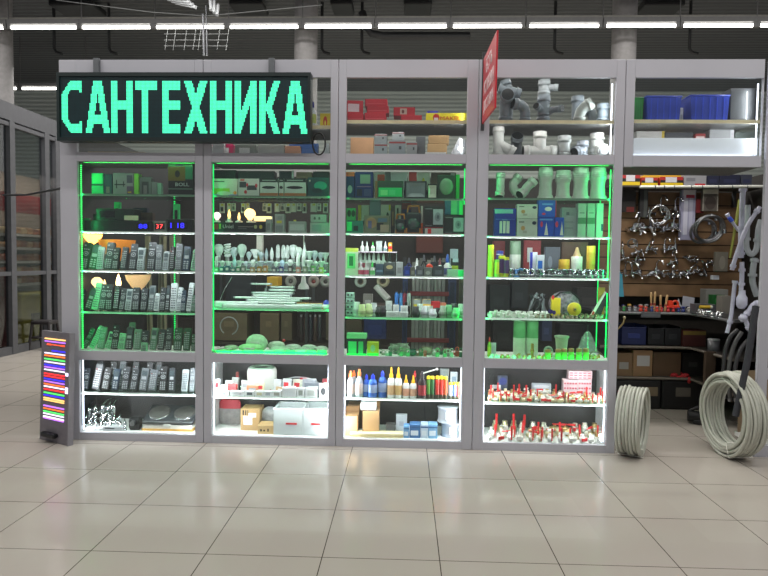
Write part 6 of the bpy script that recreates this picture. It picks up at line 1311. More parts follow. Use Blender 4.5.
prodbox('yellow_pack', 'yellow-green card standing behind the leaning pack at the right', 598, 605, 287.5, .32, z, .01, (170, 160, 60), cat='card')
# green floor
z = Z[C, 'floor']
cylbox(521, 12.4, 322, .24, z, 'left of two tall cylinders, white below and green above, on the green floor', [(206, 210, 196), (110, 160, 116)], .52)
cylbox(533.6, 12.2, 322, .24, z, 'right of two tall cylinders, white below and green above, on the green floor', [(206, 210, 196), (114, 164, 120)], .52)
b = MB(); q = P(562.4, 336, .26); h = q.z - z; r = 6.4 * 5.2 / F; b.lathe([(r * .75, 0), (r, h * .97), (r * 1.08, h * .97), (r * 1.08, h), (r * .95, h), (r * .72, .01), (.0001, .01)], 20); t = th('white_pot', 'white tapered pot standing behind the caps on the green floor', 'pot', (q.x, .28, z)); pt(t, 'pot', b, mat((206, 206, 190), .45)); b = MB(); b.lathe([(r * 1.09, h * .9), (r * 1.11, h * .92), (r * 1.11, h), (r * 1.09, h)], 20); pt(t, 'rim', b, mat((196, 196, 180), .45))
t = th('plastic_sheet', 'clear plastic cone of sheeting behind the right caps', 'plastic', (P(588, 345, .33).x, .35, z)); b = MB(); b.lathe([(.11, 0), (.08, .06), (.05, .14), (.02, .2), (.0001, .21)], 16); pt(t, 'sheet', b, PLASTIC, s=(1, .5, 1)); b = MB(); b.cyl((0, 0, .2), (0, 0, .26), .004, n=6); pt(t, 'tie', b, DKGREY)
t = th('flex_hose', 'thin dark hose arching behind the caps at the right of the green floor', 'hose', (P(594, 347, .2).x, .2, z)); b = MB(); b.tube([(-.05, 0, .004), (-.02, 0, .05), (.03, 0, .06), (.07, 0, .03), (.09, 0, .004)], .004, 6); pt(t, 'hose', b, mat((90, 84, 50), .4)); b = MB(); b.cyl((-.05, 0, .0), (-.045, 0, .016), .007, n=8); pt(t, 'nut', b, BRASS)
t = th('trap_hose', 'white corrugated hose curl on the green floor beside the white pot', 'hose', (P(549, 345, .26).x, .28, z)); b = MB(); b.tube([(.03 * math.cos(a), 0, .04 + .034 * math.sin(a)) for a in [k * .3 for k in range(17)]], [.009 + .002 * (k % 2) for k in range(17)], 8); pt(t, 'hose', b, mat((150, 170, 156), .4)); b = MB(); b.cyl((.03, -.01, .03), (.03, .01, .03), .012, n=10); pt(t, 'nut', b, OFFW)
def m_cap(b): b.lathe([(.016, 0), (.017, .003), (.017, .026), (.0155, .029), (.0001, .029)], 14)
def m_captop(b): b.lathe([(.0165, .026), (.0175, .028), (.0175, .036), (.012, .038), (.0001, .038)], 14)
for i, px in enumerate((548, 558.4, 564.4, 571.2, 579, 586)):
    q = P(px, 348.5, .09); s = (q.z - z) / .038 * [.92, .95, 1, 1.02, 1, 1][i]
    t = th('valve_cap', 'brass fitting in a bright green-lit wrapper, %s from the left on the green floor' % od(i), 'fitting', (q.x, .09, z + .0005), 'green wrapped fittings', (0, 0, 0), (1.4, 1.4, s))
    pt(t, 'wrapper', K('vcap', m_cap), mat((120, 220, 80), .4)); pt(t, 'brass_top', K('vcapt', m_captop), mat((176, 140, 90), .35, .5))
for Y, p0, p1, tag_ in ((.08, 492, 546, 'front'), (.15, 492, 600, 'second'), (.22, 546, 600, 'third')):
    px = p0; i = 0
    while px < p1:
        k = R7.randint(0, 2); q = P(px, 352, Y)
        g = R7.random() < .4
        small(k, (q.x, Y, z + .0005), '%s small %s, %s from the left in the %s row of the green floor' % ('brass' if not g else 'white', FK[k][0], od(i), tag_), BRASSY if not g else WF, BRASS if not g else WF2, 'small fittings on the green floor', R7.uniform(-1.5, 1.5), R7.uniform(.75, .95), 'brass_fitting' if not g else 'white_fitting')
        px += R7.uniform(4.4, 6.0); i += 1
bottle(489.6, 4, 337, .18, z, 'red-topped bottle at the left edge of the green floor', PR_A, [mat((150, 190, 60), .4), mat((206, 50, 50), .4), mat((190, 196, 60), .5)], None)
prodbox('white_block', 'small white block behind the fittings at the left of the green floor', 490.6, 496, 343, .26, z, .03, (190, 200, 206), [(.2, .2, .8, .8, (170, 180, 190))], body='block', cat='block')
t = th('brass_nipple', 'upright brass nipple in front of the right tall cylinder', 'pipe fitting', (P(532.4, 345, .13).x, .13, z)); hh = P(532, 343.5, .13).z - z; b = MB(); b.lathe([(.011, 0), (.013, .003), (.013, hh * .9), (.01, hh), (.0001, hh)], 12); pt(t, 'body', b, BRASS); b = MB(); b.lathe([(.0132, hh * .4), (.017, hh * .42), (.017, hh * .58), (.0132, hh * .6)], 6); pt(t, 'nut', b, BRASS)
# valves in the lower zone
def m_valve(b):
    b.tube([(-.028, 0, .018), (-.018, 0, .018), (-.017, 0, .018), (.017, 0, .018), (.018, 0, .018), (.028, 0, .018)], [.013, .013, .016, .016, .013, .013], 10); b.tube([(0, 0, .018), (0, 0, .042)], .007, 8)
def m_vup(b):
    b.tube([(0, 0, 0), (0, 0, .012), (0, 0, .013), (0, 0, .034), (0, 0, .035), (0, 0, .05)], [.013, .013, .0155, .0155, .012, .012], 10); b.tube([(0, 0, .024), (0, -.022, .024)], .007, 8)
def m_hlev(b): b.rbox(-.012, .055, -.006, .006, .042, .047, .002); b.rbox(.018, .055, -.0075, .0075, .041, .050, .002)
def m_vlev(b): b.rbox(-.004, .004, -.027, -.022, .012, .09, .002); b.rbox(-.0055, .0055, -.029, -.021, .035, .09, .0025)
def m_bfly(b): b.rbox(-.026, .026, -.004, .004, .042, .056, .003)
def m_bflyv(b): b.rbox(-.02, .02, -.03, -.022, .014, .034, .003)
def valve(px, Y, zs, lab, up, lev, s, rz, red=True, m=None, group='red-handled valves'):
    q = P(px, 400, Y)
    t = th('ball_valve', lab, 'valve', (q.x, Y, zs + .0005), group, (0, 0, rz), s)
    pt(t, 'body', K('vup', m_vup) if up else K('valve', m_valve), m or BRASSY)
    lm = RED if red else mat((206, 206, 200), .4)
    if up: pt(t, 'lever', K('vlev', m_vlev) if lev else K('bflyv', m_bflyv), lm, label='red handle' if red else 'white handle')
    else: pt(t, 'lever', K('hlev', m_hlev) if lev else K('bfly', m_bfly), lm, label='red handle' if red else 'white handle')
VM = [mat((206, 196, 160), .3, .6), mat((214, 210, 196), .3, .5), mat((190, 164, 110), .3, .8)]
z = Z[C, 'low']
for Y, p0, p1, tag_ in ((.08, 489.5, 608, 'front'), (.15, 492, 604, 'second'), (.23, 490, 604, 'third'), (.31, 492, 562, 'rear')):
    px = p0; i = 0
    while px < p1:
        up = R7.random() < .8; lev = R7.random() < .6; red = R7.random() < .75 if px < 580 else R7.random() < .3; lev = lev and red
        valve(px, Y, z, '%s valve with %s handle, %s from left, %s row on the valve shelf' % ('upright' if up else 'lying', 'red' if red else 'white', od(i), tag_), up, lev, R7.uniform(.9, 1.12) + (.15 if tag_ in ('third', 'rear') else 0), R7.uniform(-.4, .4) if up else R7.uniform(-1.2, 1.2), red, VM[R7.randint(0, 2)])
        px += R7.uniform(5.6, 7.6) if tag_ != 'front' else R7.uniform(5.2, 6.6); i += 1
for i, (a, c, tp, on) in enumerate(((563.4, 577.6, 379.5, 0), (578, 591.6, 379.5, 0), (568.6, 592.2, 371, 1))):
    prodbox('patterned_box', ['left box of the pink patterned pair at the rear of the valve shelf', 'right box of the pink patterned pair at the rear of the valve shelf', 'pink patterned box lying on top of the patterned pair'][i], a, c, tp, .37, z if not on else P(578, 379.3, .37).z + .001, .07, (226, 196, 202), [(.05 + .19 * (k % 5), .1 + .3 * (k // 5), .17 + .19 * (k % 5), .2 + .3 * (k // 5), (206, 90, 110)) for k in range(15)])
prodbox('pliers_pack', 'clear blister with a blue oval at the rear left of the valve shelf', 498, 507.6, 376, .36, z, .03, (70, 78, 96), [(.1, .5, .9, .9, (60, 70, 130), 'o'), (-.6, .3, .3, .5, (206, 206, 206))], cat='pack')
prodbox('clear_pack', 'pale clear pack lying across the rear middle of the valve shelf', 532, 551, 383.6, .37, z + .0, .03, (176, 182, 190), [(.1, .6, .9, .9, (206, 210, 216), 'o')], cat='pack')
z = Z[C, 'lowfloor']
for Y, p0, p1, tag_ in ((.08, 490, 606, 'front'), (.17, 494, 604, 'second'), (.27, 492, 604, 'third'), (.37, 496, 600, 'rear')):
    px = p0; i = 0
    while px < p1:
        up = R7.random() < .75; red = R7.random() < (.5 if tag_ == 'front' else .75); lev = red and R7.random() < .85
        valve(px, Y, z, '%s valve with %s handle, %s from left, %s row on the case floor' % ('upright' if up else 'lying', 'red' if red else 'white', od(i), tag_), up, lev, R7.uniform(1.1, 1.5) + (.35 if tag_ == 'rear' else 0), R7.uniform(-.4, .4) if up else R7.uniform(-1.2, 1.2), red, VM[R7.randint(0, 2)] if tag_ != 'front' else [WHITE, VM[1]][R7.randint(0, 1)], 'red-handled valves on the floor')
        px += R7.uniform(8.4, 11.0); i += 1
# ================================================================== overhead case
C = 4
z = Z[C, 'top']
def bin_(lab, a, c, tp, Y, col):
    xa, xc, h = ext(a, c, tp, Y, z); w_ = xc - xa
    t = th('storage_bin', lab, 'plastic bin', ((xa + xc) / 2, Y, z + .001)); m = mat(col, .4, 0, 0, .12, 5)
    b = MB(); d = .3; tpx = .90
    def ring(k, zz, o): return [(-w_ / 2 * k + o, o, zz), (w_ / 2 * k - o, o, zz), (w_ / 2 * k - o, d - o, zz), (-w_ / 2 * k + o, d - o, zz)]
    vs = ring(tpx, 0, 0) + ring(1, h, 0) + ring(1, h, .006) + ring(tpx, .006, .006)
    fs = [(3, 2, 1, 0)]
    for L_ in range(3):
        for j in range(4): fs.append((L_ * 4 + j, L_ * 4 + (j + 1) % 4, L_ * 4 + 4 + (j + 1) % 4, L_ * 4 + 4 + j))
    fs.append((12, 13, 14, 15)); b.add(vs, fs); pt(t, 'tub', b, m)
    b = MB(); b.tube([(-w_ / 2, 0, h), (w_ / 2, 0, h), (w_ / 2, d, h), (-w_ / 2, d, h)], .007, 6, closed=True); pt(t, 'rim', b, m)
    b = MB()
    for k in range(5): x = -w_ * .36 + k * w_ * .18; b.box(x - .004, x + .004, -.003, .01, .01, h - .01)
    pt(t, 'ribs', b, mat(tuple(int(v * 1.15) for v in col), .4))
bin_('green plastic bin cut off by the left edge of the overhead case', 631, 643.6, 98.5, .16, (40, 130, 60))
bin_('left of two blue plastic bins in the overhead case', 646.4, 681.5, 96.6, .12, (36, 62, 176))
bin_('right of two blue plastic bins in the overhead case', 690.4, 729.6, 95.6, .12, (36, 62, 176))
prodbox('white_canister', 'narrow white canister between the two blue bins', 679.6, 683.4, 107.6, .26, z, .05, (226, 228, 230), [(.2, .3, .8, .6, (190, 194, 200))], cat='canister', body='body')
prodbox('white_canister', 'small white canister between the green and the left blue bin', 641.6, 646.6, 112.4, .30, z, .04, (206, 210, 214), [(.2, .3, .8, .6, (170, 174, 180))], cat='canister', body='body')
prodbox('grey_appliance', 'tall dark grey appliance panel at the right end of the overhead case', 731, 759, 88, .14, z, .2, (46, 48, 52), [(.56, .0, .6, .9, (150, 154, 160)), (.0, .0, .04, 1, (60, 62, 66))], cat='appliance', body='housing')
zf = Z[C, 'topfloor']
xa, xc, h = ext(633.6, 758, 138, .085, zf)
t = th('light_trough', 'white translucent trough glowing along the bottom of the overhead case', 'light trough', (xa, .085, zf + .009)); b = MB(); b.rbox(0, xc - xa, 0, .008, 0, h - .01, .002); pt(t, 'front_panel', b, mat((206, 210, 218), .4, 0, .25)); b = MB(); b.box(0, xc - xa, .008, .2, 0, .006); pt(t, 'base', b, WHITE)  # front panel emission stands for LED glow showing through the sheet
zz = zf
for i, (a, c, tp, col, pr, lab) in enumerate(((636.6, 664.4, 131, (206, 206, 204), [(.9, .6, 1, 1, (206, 180, 60))], 'white stack of sheets with a yellow corner behind the glowing trough'), (665, 693, 132.4, (70, 72, 80), [(.1, .6, .9, .75, (110, 114, 124))], 'dark flat packs behind the middle of the glowing trough'), (695, 705.4, 133.5, (170, 60, 60), [(.1, .5, .9, .9, (226, 206, 206))], 'red and white packet behind the glowing trough'), (709.4, 734, 127.6, (170, 172, 176), [(.85, .0, 1, 1, (226, 228, 232))], 'grey card box standing behind the right half of the trough'), (735, 757, 131.8, (120, 130, 126), [(.1, .6, .9, .8, (90, 120, 110))], 'grey-green packs at the right behind the trough'))):
    prodbox('flat_pack', lab, a, c, tp, .30, zf, .12, col, pr)
# ================================================================== the shop behind the doorway and the cases
YB = 2.28
def W_(px, py, Y): return P(px, py, Y)
# slatwall
x0, x1 = P(600, 250, YB).x, P(742, 250, YB).x; zb_, zt_ = P(660, 297, YB).z, P(660, 192, YB).z
t = th('slatwall', 'brown grooved slatwall hung with chrome taps at the back of the shop', 'slatwall', (x0, YB, zb_)); n = 8; hh = (zt_ - zb_) / n
b = MB()
for k in range(n): b.box(0, x1 - x0, 0, .02, k * hh + .006, (k + 1) * hh - .006)
pt(t, 'planks', b, mat((126, 98, 70), .6, 0, 0, .25, 4)); b = MB(); b.box(0, x1 - x0, .012, .03, 0, zt_ - zb_); pt(t, 'backing', b, mat((52, 38, 26), .7))
# taps on it
def m_fbody(b): b.tube([(-.06, -.04, 0), (-.045, -.04, 0), (-.044, -.04, 0), (.044, -.04, 0), (.045, -.04, 0), (.06, -.04, 0)], [.024, .024, .017, .017, .024, .024], 10); b.tube([(-.05, 0, 0), (-.05, -.04, 0)], .014, 8); b.tube([(.05, 0, 0), (.05, -.04, 0)], .014, 8)
def m_fspout(b): b.tube([(0, -.05, -.005), (0, -.10, .0), (0, -.15, -.01), (0, -.17, -.035)], [.012, .011, .010, .011], 8)
def m_flev(b): b.tube([(0, -.045, .014), (0, -.05, .035), (0, -.075, .05), (.0, -.12, .055)], [.012, .012, .007, .006], 8)
def m_sbody(b): b.tube([(0, 0, 0), (0, -.05, 0), (0, -.06, -.03)], .016, 8); b.tube([(0, -.05, .0), (0, -.05, .05)], .020, 10)
def m_sspout(b): b.tube([(0, -.05, .04), (.0, -.06, .11), (0, -.09, .145), (0, -.13, .13), (0, -.14, .09)], .009, 8)
R9 = random.Random(12)
rowsF = [(213, [(650, 0), (657, 1), (664, 0), (671, 1)], 1.15, 'top'), (229, [(631, 0), (638, 1), (645, 0), (651, 1), (657, 0), (663, 0), (670, 1), (676, 0)], 1.35, 'second'), (251, [(622, 1), (637, 0), (645, 1), (650, 0), (661, 1), (666, 0), (673, 1)], 1.0, 'third'), (261, [(624, 0), (632, 1), (640, 0), (671, 0), (678, 1), (685, 0), (692, 0), (706, 0)], .9, 'fourth'), (273, [(621, 1), (629, 1), (634, 0), (640, 1), (646, 0), (652, 1), (658, 0), (668, 0), (672, 1), (677, 0), (683, 1), (689, 0), (695, 0), (703, 1)], 1.0, 'lowest')]
for py, lst, s, nm in rowsF:
    for i, (px, k) in enumerate(lst):
        q = P(px, py + R9.uniform(-2.4, 2.4), YB)
        t = th('tap', 'chrome %s tap, %s from the left in the %s row on the slatwall' % (['mixer', 'swan-neck'][k], od(i), nm), 'tap', (q.x, YB - .001, q.z), 'chrome taps on the slatwall', (R9.uniform(-.1, .25), R9.uniform(-.5, .5), R9.uniform(-.7, .7)), s)
        if k == 0: pt(t, 'body', K('fbody', m_fbody), CHROME); pt(t, 'spout', K('fspout', m_fspout), CHROME); pt(t, 'lever', K('flev', m_flev), CHROME)
        else: pt(t, 'body', K('sbody', m_sbody), CHROME); pt(t, 'spout', K('sspout', m_sspout), CHROME)
def loop(name, lab, px, py, Y, rpx, n, m, tr, nut=True, tilt=0.3):
    q = P(px, py, Y); r = rpx * (Y + 4.96) / F; t = th(name, lab, 'hose', (q.x, Y, q.z), rot=(tilt, 0, 0)); b = MB()
    pts = [((r - .01 * (i // 26 % 3)) * math.cos(i * 2 * PI / 26), .006 * i / 26 * 3 - .02, (r - .012 * (i // 26 % 2)) * math.sin(i * 2 * PI / 26)) for i in range(26 * n + 5)]
    b.tube(pts, tr, 6); pt(t, 'hose', b, m)
    for e in (pts[0], pts[-1]):
        b = MB(); b.tube([e, (e[0], e[1] - .01, e[2] - .04)], tr * 1.7, 8); pt(t, 'end_nut', b, CHROME)
loop('hose_loop', 'coil of braided steel hose hanging on the slatwall right of the clear pack', 709.6, 229, 1.95, 13.5, 4, STEEL, .013)
loop('hose_loop', 'second coil of steel hose behind and left of the braided coil', 702.5, 231, 2.1, 12, 2, mat((140, 140, 144), .3, .8), .012)
loop('hose_loop', 'oval coil of chrome shower hose in the top tap row', 659, 215, 2.1, 9.5, 3, CHROME, .009)
loop('hose_loop', 'small loop of wire under the second tap row', 632, 243, 2.12, 4.5, 2, STEEL, .006)
prodbox('clear_pack', 'tall clear pack of pale pipe hanging left of the steel hose coil', 682, 696, 187.5, 2.12, P(688, 240, 2.12).z, .06, (150, 150, 176), [(.15, .1, .45, .9, (190, 190, 206)), (.55, .15, .8, .85, (176, 176, 196)), (.1, .84, .95, .98, (206, 200, 206)), (.3, .8, .9, .86, (170, 50, 70))], cat='pack')
prodbox('hose_pack', 'clear hanging pack with white header above the steel hose coil', 703, 718.4, 186.5, 2.05, P(710, 211, 2.05).z, .05, (84, 78, 72), [(0, .7, 1, 1, (190, 184, 170)), (.15, .05, .85, .62, (60, 52, 48), 'o'), (.0, .0, .06, .7, (150, 146, 136)), (.94, 0, 1, .7, (150, 146, 136))], cat='pack')
prodbox('red_pack', 'red round pack hanging left of the white-headed pack', 696.4, 704, 199, 2.1, P(700, 213, 2.1).z, .03, (110, 26, 32), cat='pack')
prodbox('dark_pack', 'black pack hanging at the upper left of the slatwall', 623, 636, 186.6, 2.15, P(630, 212, 2.15).z, .04, (30, 26, 26), [(.3, .0, .9, .2, (110, 40, 36))], cat='pack')
prodbox('dark_pack', 'black pack with grey strap right of the other black pack', 640, 648.4, 186, 2.12, P(644, 217, 2.12).z, .05, (34, 34, 36), [(.5, .0, .9, 1, (70, 74, 72))], cat='pack')
prodbox('clear_pack', 'foggy clear bag hanging at the right of the slatwall', 715.6, 728, 252, 2.0, P(722, 271.4, 2.0).z, .05, (110, 106, 96), [(.3, .1, .8, .8, (130, 126, 116), 'o')], cat='bag')
prodbox('white_sponge', 'small white block at the right end of the lowest tap row', 711.8, 719, 275.4, 2.05, P(715, 279.6, 2.05).z, .04, (196, 200, 206), [(.2, .2, .8, .8, (170, 176, 186))], cat='block', body='block')
t = th('blue_cloth', 'light blue bag hanging at the left edge of the doorway', 'bag', (P(620, 290, 1.6).x, 1.6, P(620, 296.6, 1.6).z)); w_ = 8 * 6.56 / F; h = P(620, 274, 1.6).z - P(620, 296.6, 1.6).z
b = MB(); b.prism([(-w_ / 2, 0), (w_ / 2, 0), (w_ * .2, h), (-w_ / 2, h)], 0, .06); pt(t, 'bag', b, mat((70, 150, 176), .5)); b = MB(); b.tube([(-w_ * .3, .03, h), (-w_ * .1, .03, h + .06), (w_ * .1, .03, h)], .005, 6); pt(t, 'handle', b, mat((60, 130, 150), .5))
# rail and boxes above
a, c = P(640, 187, 1.2), P(767, 186.5, 1.2)
t = th('hanging_pipe_rail', 'white horizontal pipe rail with hooks across the upper doorway', 'rail', a); b = MB(); b.cyl((0, 0, 0), (c.x - a.x, 0, c.z - a.z), .014, n=10); pt(t, 'pipe', b, OFFW)
for px in (655, 664, 674, 691, 702, 718, 732, 747):
    q = P(px, 187, 1.2) - a; b = MB(); b.tube([(q.x, 0, q.z + .018), (q.x, -.016, q.z), (q.x, -.012, q.z - .02)], .005, 6); pt(t, 'hook', b, DKGREY)
zs_ = P(690, 185.6, 1.9).z
b = MB(); xa, xc = P(610, 186, 1.9).x, P(765, 186, 1.9).x; b.box(0, xc - xa, 0, .36, -.02, 0); t = th('top_shelf', 'dark shelf board carrying yellow and black boxes at the top of the doorway', 'shelf', (xa, 1.9, zs_)); pt(t, 'board', b, mat((60, 52, 46), .6))
for k in (.1, .9):
    b = MB(); b.prism([(0, -.02), (0, -.2), (.02, -.2), (.02, -.02)], .30, .36); pt(t, 'bracket', b, DKGREY, (k * (xc - xa), 0, 0))
YBX = [(0, 0, 1, .32, (222, 190, 30)), (0, .62, 1, 1, (170, 40, 40)), (.0, .32, 1, .62, (34, 30, 30)), (.22, .36, .72, .96, (206, 206, 214))]
for i, (a, c, tp) in enumerate(((622, 640, 174), (641.4, 657.6, 177.4), (660.4, 683, 176.8))):
    prodbox('yellow_box', 'yellow, red and black box, %s from the left on the shelf over the doorway interior' % od(i), a, c, tp, 1.92, zs_ + .001, .2, (196, 60, 40), YBX)
for i, (a, c, on) in enumerate(((643, 663, 1), (665, 681.6, 2))):
    prodbox('yellow_box', 'thin yellow box lying on top of the %s yellow, red and black box' % ['second', 'third'][i], a, c, 175.2 if i == 0 else 175, 2.0, P(650, 177.2 if i == 0 else 176.6, 1.92).z + .002, .12, (214, 176, 40))
prodbox('white_box', 'grey-white box with a red corner on the shelf over the doorway interior', 684, 706.4, 174.6, 1.92, zs_ + .001, .2, (150, 150, 156), [(.5, 0, .95, .2, (190, 40, 44)), (.1, .4, .5, .7, (120, 120, 128))])
for i, (a, c) in enumerate(((707, 719), (719.6, 740), (741, 752))):
    prodbox('navy_box', 'dark navy box, %s from the left on the shelf over the doorway interior' % od(i), a, c, 174.6, 1.93, zs_ + .001, .2, [(26, 30, 56), (22, 26, 54), (50, 54, 70)][i], [(.2, .3, .8, .6, (40, 44, 76))])
# counter and lower shelves (L shaped)
DKW = mat((46, 42, 40), .5)
cz = P(655, 311, 1.55).z
def lshelf(name, lab, py, cx, m, edge):
    zt = P(650, py, 1.55).z; t = th(name, lab, 'shelf', (0, 0, zt))
    xl = P(600, py, 1.55).x; xk = P(cx, py, 1.55).x; xr = 4.0
    b = MB(); xd = P(733, py + 14, .8).x
    poly = [(xl, 1.55), (xk, 1.55), (xd, .8), (xr, .8), (xr, 2.27), (xl, 2.27)]
    n_ = len(poly); vs = [(x, y, -.028) for x, y in poly] + [(x, y, 0) for x, y in poly]
    b.add(vs, [tuple(range(n_ - 1, -1, -1)), tuple(range(n_, 2 * n_))] + [(i, (i + 1) % n_, (i + 1) % n_ + n_, i + n_) for i in range(n_)]); pt(t, 'board', b, m)
    b = MB(); b.tube([(xl, 1.548, -.014), (xk, 1.548, -.014), (xd, .798, -.014)], .015, 6); pt(t, 'edge_band', b, edge)
    return zt, xk
cz, xk = lshelf('shop_counter', 'L-shaped dark counter carrying small goods at the back of the shop', 312, 690, mat((60, 60, 62), .4), mat((112, 112, 114), .4))
s1, _ = lshelf('shop_shelf', 'upper L-shaped shelf under the counter', 346, 690, mat((56, 52, 48), .5), mat((112, 104, 96), .5))
s2, _ = lshelf('shop_shelf', 'lower L-shaped shelf just above the black drawers', 377, 690, mat((56, 52, 48), .5), mat((108, 100, 92), .5))
prodbox('counter_label', 'grey price strip clipped to the counter edge', 641, 660.5, 312.2, 1.53, P(650, 317.6, 1.53).z, .006, (86, 88, 92), [(.1, .3, .8, .7, (96, 98, 102))], cat='price strip', body='strip')
# goods on the counter
R10 = random.Random(33)
cols = [(186, 40, 44), (206, 160, 40), (40, 54, 116), (150, 152, 156), (50, 130, 70), (176, 170, 160), (30, 34, 60), (200, 60, 40), (120, 100, 80)]
cn = {0: 'red', 1: 'yellow', 2: 'blue', 3: 'grey', 4: 'green', 5: 'pale', 6: 'navy', 7: 'orange-red', 8: 'brown'}
def m_knobb(b): b.lathe([(.018, 0), (.022, .006), (.020, .026), (.012, .034), (.012, .05), (.0001, .052)], 10)
def m_knobt(b): b.lathe([(.020, .045), (.023, .05), (.021, .062), (.0001, .066)], 8)
for row, (Y, p0, p1) in enumerate(((1.60, 618, 694), (1.70, 618, 694), (1.82, 618, 694))):
    px = p0; i = 0
    while px < p1:
        if row == 0: ci = 3 if px < 622 else R10.choice([2, 4, 3]) if px < 640 else R10.choice([0, 0, 7, 0, 1, 2]) if px < 682 else R10.choice([2, 3, 5])
        else: ci = R10.choice([3, 5, 6, 8, 3, 1 if row == 2 else 6, 2])
        q = P(px, 305, Y); s = R10.uniform(.8, 1.3)
        t = th('counter_fitting', '%s small knob fitting, %s from the left in the %s row on the counter' % (cn[ci], od(i), ['front', 'middle', 'rear'][row]), 'fitting', (q.x, Y, cz + .0005), 'small fittings on the counter', (0, 0, R10.uniform(0, 3)), s * .75)
        pt(t, 'base', K('kbb', m_knobb), mat(cols[ci] if row == 0 else (120, 122, 126), .4)); pt(t, 'knob', K('kbt', m_knobt), mat(cols[ci], .4))
        px += R10.uniform(4.4, 6.6); i += 1
for i, (px, tp) in enumerate(((651, 292), (653.8, 291.6), (660.2, 295), (664.6, 294.6))):
    q = P(px, tp, 1.68); h = q.z - cz
    t = th('wooden_handle', 'pale wooden handle standing on the counter, %s from the left' % od(i), 'handle', (q.x, 1.66, cz + .001), 'wooden handles', (0, [-.03, .04, -.02, .12][i], 0)); b = MB(); b.lathe([(.010, 0), (.013, h * .1), (.010, h * .5), (.013, h * .85), (.009, h), (.0001, h)], 10); pt(t, 'grip', b, mat((186, 152, 104), .55)); b = MB(); b.lathe([(.0135, h * .3), (.0137, h * .32), (.0125, h * .42)], 10); pt(t, 'band', b, mat((150, 60, 50), .5))
t = th('tape_dispenser', 'bright orange tape dispenser on the counter', 'tape dispenser', (P(673.5, 303, 1.66).x, 1.64, cz + .035)); b = MB(); b.rbox(-.06, .06, 0, .05, 0, .03, .006); b.rbox(-.06, -.015, 0, .05, .03, .08, .006); pt(t, 'body', b, mat((226, 62, 30), .45)); b = MB(); b.tube([(.02 + .03 * math.cos(k * PI / 9), .025, .045 + .03 * math.sin(k * PI / 9)) for k in range(18)], .012, 8, closed=True); pt(t, 'tape_roll', b, mat((214, 70, 40), .4))
b = MB(); b.box(-.03, .08, 0, .04, 0, .034); solo('dispenser_stand', 'dark block under the orange tape dispenser', 'block', b, DKGREY, (P(673, 309, 1.66).x - .02, 1.645, cz + .0005))
t = th('note_pad', 'grey-white sheet of paper propped up on the counter', 'paper', (P(687, 300, 1.75).x, 1.75, cz + .03), rot=(-.3, .16, -.1)); b = MB(); b.box(-.05, .07, 0, .004, 0, .13); pt(t, 'sheet', b, mat((150, 152, 162), .5)); b = MB(); b.prism([(-.055, 0), (-.05, 0), (-.09, .09), (-.11, .05)], .0, .004); pt(t, 'curled_edge', b, mat((170, 172, 180), .5)); b = MB(); b.box(-.05, .07, 0, .10, -.03, 0); pt(t, 'base', b, DKGREY)
t = th('yellow_roll', 'yellow roll with a white end lying on the counter at the corner', 'roll', (P(705, 302.5, 1.35).x, 1.35, cz + .075)); b = MB(); b.cyl((-.05, 0, 0), (.05, 0, 0), .016, n=12); pt(t, 'roll', b, mat((206, 170, 40), .5)); b = MB(); b.cyl((.05, 0, 0), (.07, 0, 0), .018, n=12); pt(t, 'end_cap', b, OFFW)
prodbox('tool_case', 'grey case under the yellow roll on the counter corner', 696, 716, 304.4, 1.38, cz, .14, (74, 76, 80), [(.1, .2, .6, .6, (110, 112, 116))], cat='case')
prodbox('green_box', 'green printed box on the counter behind the yellow roll', 712.6, 724.6, 295, 1.7, cz + .06, .1, (30, 96, 44), [(.2, .3, .8, .7, (50, 130, 60))])
prodbox('white_bag', 'pale crumpled bag lying behind the green box on the counter', 706, 728, 289.4, 1.86, cz, .14, (132, 132, 128), cat='bag', body='bag')
prodbox('grey_carton', 'grey carton at the right end of the counter under the hanging siphons', 722, 731, 296, 1.5, cz, .12, (116, 112, 104), cat='carton')
for i in range(12):
    px, Y = 704 + i * 2.1, 1.22 - .03 * i + R10.uniform(-.05, .05); q = P(px, 312, Y)
    t = th('chrome_fitting', 'small chrome fitting, %s along the diagonal counter edge' % od(i), 'pipe fitting', (q.x, Y + .12, cz + .0005), 'chrome fittings on the counter corner', (0, 0, R10.uniform(0, 3)), 1.1)
    pt(t, 'body', K('chr%d' % (i % 2), [m_chrome1, m_chrome2][i % 2]), CHROME); pt(t, 'nut', K('chrnut', m_nut), STEEL, (0, 0, .012))
t = th('gas_hose', 'brass-ended hose hanging below the counter at the left post', 'hose', P(624.5, 318, 1.5)); b = MB(); b.tube([(0, 0, 0), (-.01, 0, -.05), (-.04, 0, -.09), (-.07, 0, -.12)], .010, 8); pt(t, 'hose', b, mat((150, 130, 84), .4)); b = MB(); b.ball((0, 0, .005), .016, 10, 6); pt(t, 'end_nut', b, mat((206, 196, 160), .3, .5))
